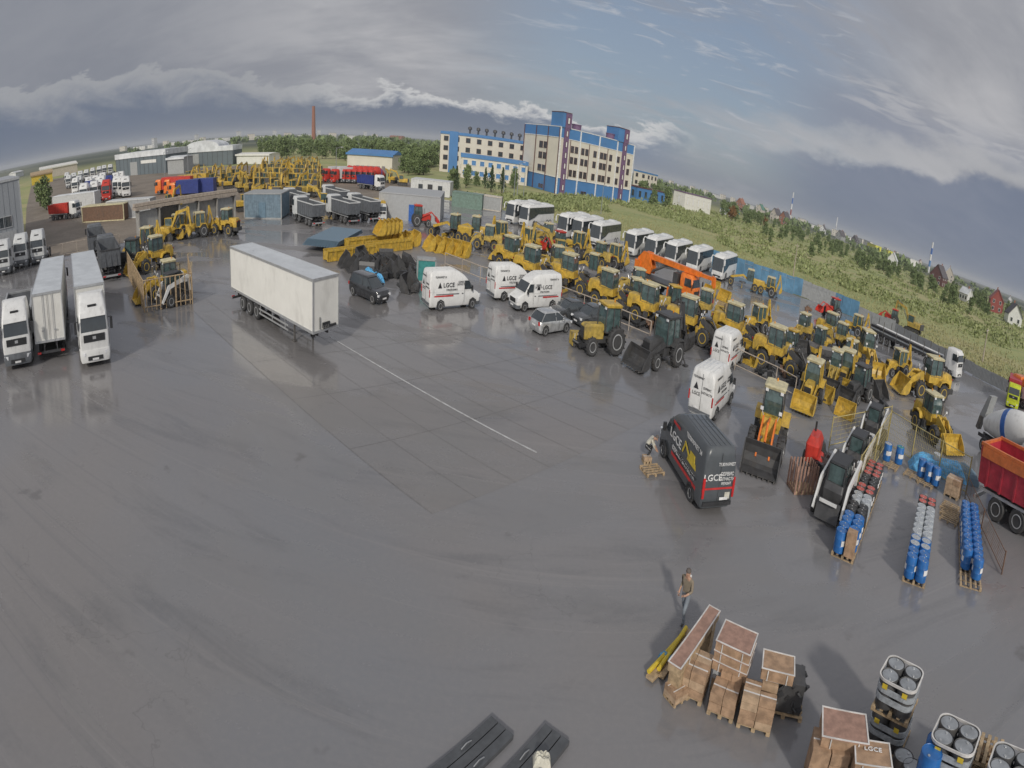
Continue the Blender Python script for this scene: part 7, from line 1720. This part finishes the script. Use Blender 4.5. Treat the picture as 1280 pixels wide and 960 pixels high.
for i in range(170):
    px = RR.uniform(940, 1278); py = 268+(px-940)*.365+abs(RR.gauss(0, 12)); tput(KTR[i % 3], px, py, RR.uniform(.5, .9), 'green tree among the houses on the right'+(', near the office block' if px < 1050 else ', below the yellow buildings' if px < 1160 else ', near the red house'), 'trees among the houses on the right')
tput(KTR[0], 58, 262, 1.0, 'single tree right of the grey warehouse', None); tput(KTR[1], 50, 258, .8, 'smaller tree touching the grey warehouse corner', None)
# far wood, beyond counting
b = MB(); R = random.Random(4)
for i in range(230):
    v = polar(R.choice((R.uniform(290, 560), R.uniform(820, 1270))), 200, R.uniform(620, 1300)) if i > 60 else polar(R.uniform(150, 560), 185, R.uniform(900, 1700))
    leaves(b, (v.x, v.y, R.uniform(2, 5)), R.uniform(6, 11), 30, 2.6, R, .6)
tag(b.build('far_wood', 'leaf'), 'green mass of far woods along the horizon', kind='stuff')
b = MB()
for i in range(2300):        # scrub between the fence and the houses
    px = R.uniform(560, 1279); S_ = 214+(px-817)*.29 if px < 960 else 256+(px-960)*.37
    py = R.uniform(246, 264) if px < 760 else S_+R.uniform(30, 55) if px < 900 else S_+14+R.random()**1.5*56
    lim = 252+.0*(px) if px < 600 else 0
    p = at(px, py)
    if (s_at(px, py)[0]-32.1)*cos(rad(46))+(s_at(px, py)[1]-106.2)*sin(rad(46)) < (6 if px < 900 else 16): continue
    s = R.uniform(.8, 1.5)*(.8+p.length/500); leaves(b, (p.x, p.y, s*.25), s*R.uniform(1.3, 2.6), 24, s*.27, R, .28)
tag(b.build('scrub', 'bush'), 'low green scrub on the grassland behind the fence', kind='stuff')
b = MB()
for i in range(14000):
    s = R.uniform(-75, 75); o_ = 1.5+abs(R.gauss(0, 1))*32; p = fence_pt(s, o_)
    h = R.uniform(.15, .4); a = R.uniform(0, 3.14); d = Vector((cos(a), sin(a), 0))*.14
    b.add([p-d, p+d, p+d*.4+Vector((R.uniform(-.1, .1), 0, h)), p-d*.4+Vector((R.uniform(-.1, .1), 0, h))], [[0, 1, 2, 3]])
tag(b.build('long_grass', 'drygrass'), 'long dry grass behind the fence', kind='stuff')
# ------------------------------------------------------------------ air
hz = MB().bb(-R0-50, R0+50, -R0-50, R0+50, -1.2, 72).build('haze', 'white')
hm = bpy.data.materials.new('damp_air'); hm.use_nodes = True; hn = hm.node_tree; hn.nodes.clear()
pv = hn.nodes.new('ShaderNodeVolumePrincipled'); pv.inputs['Color'].default_value = (.86, .90, .96, 1); pv.inputs['Density'].default_value = .00015; pv.inputs['Anisotropy'].default_value = 0
ho = hn.nodes.new('ShaderNodeOutputMaterial'); hn.links.new(pv.outputs[0], ho.inputs['Volume'])
hz.data.materials.clear(); hz.data.materials.append(hm); tag(hz, 'thin damp haze lying over the whole yard and countryside', kind='stuff')
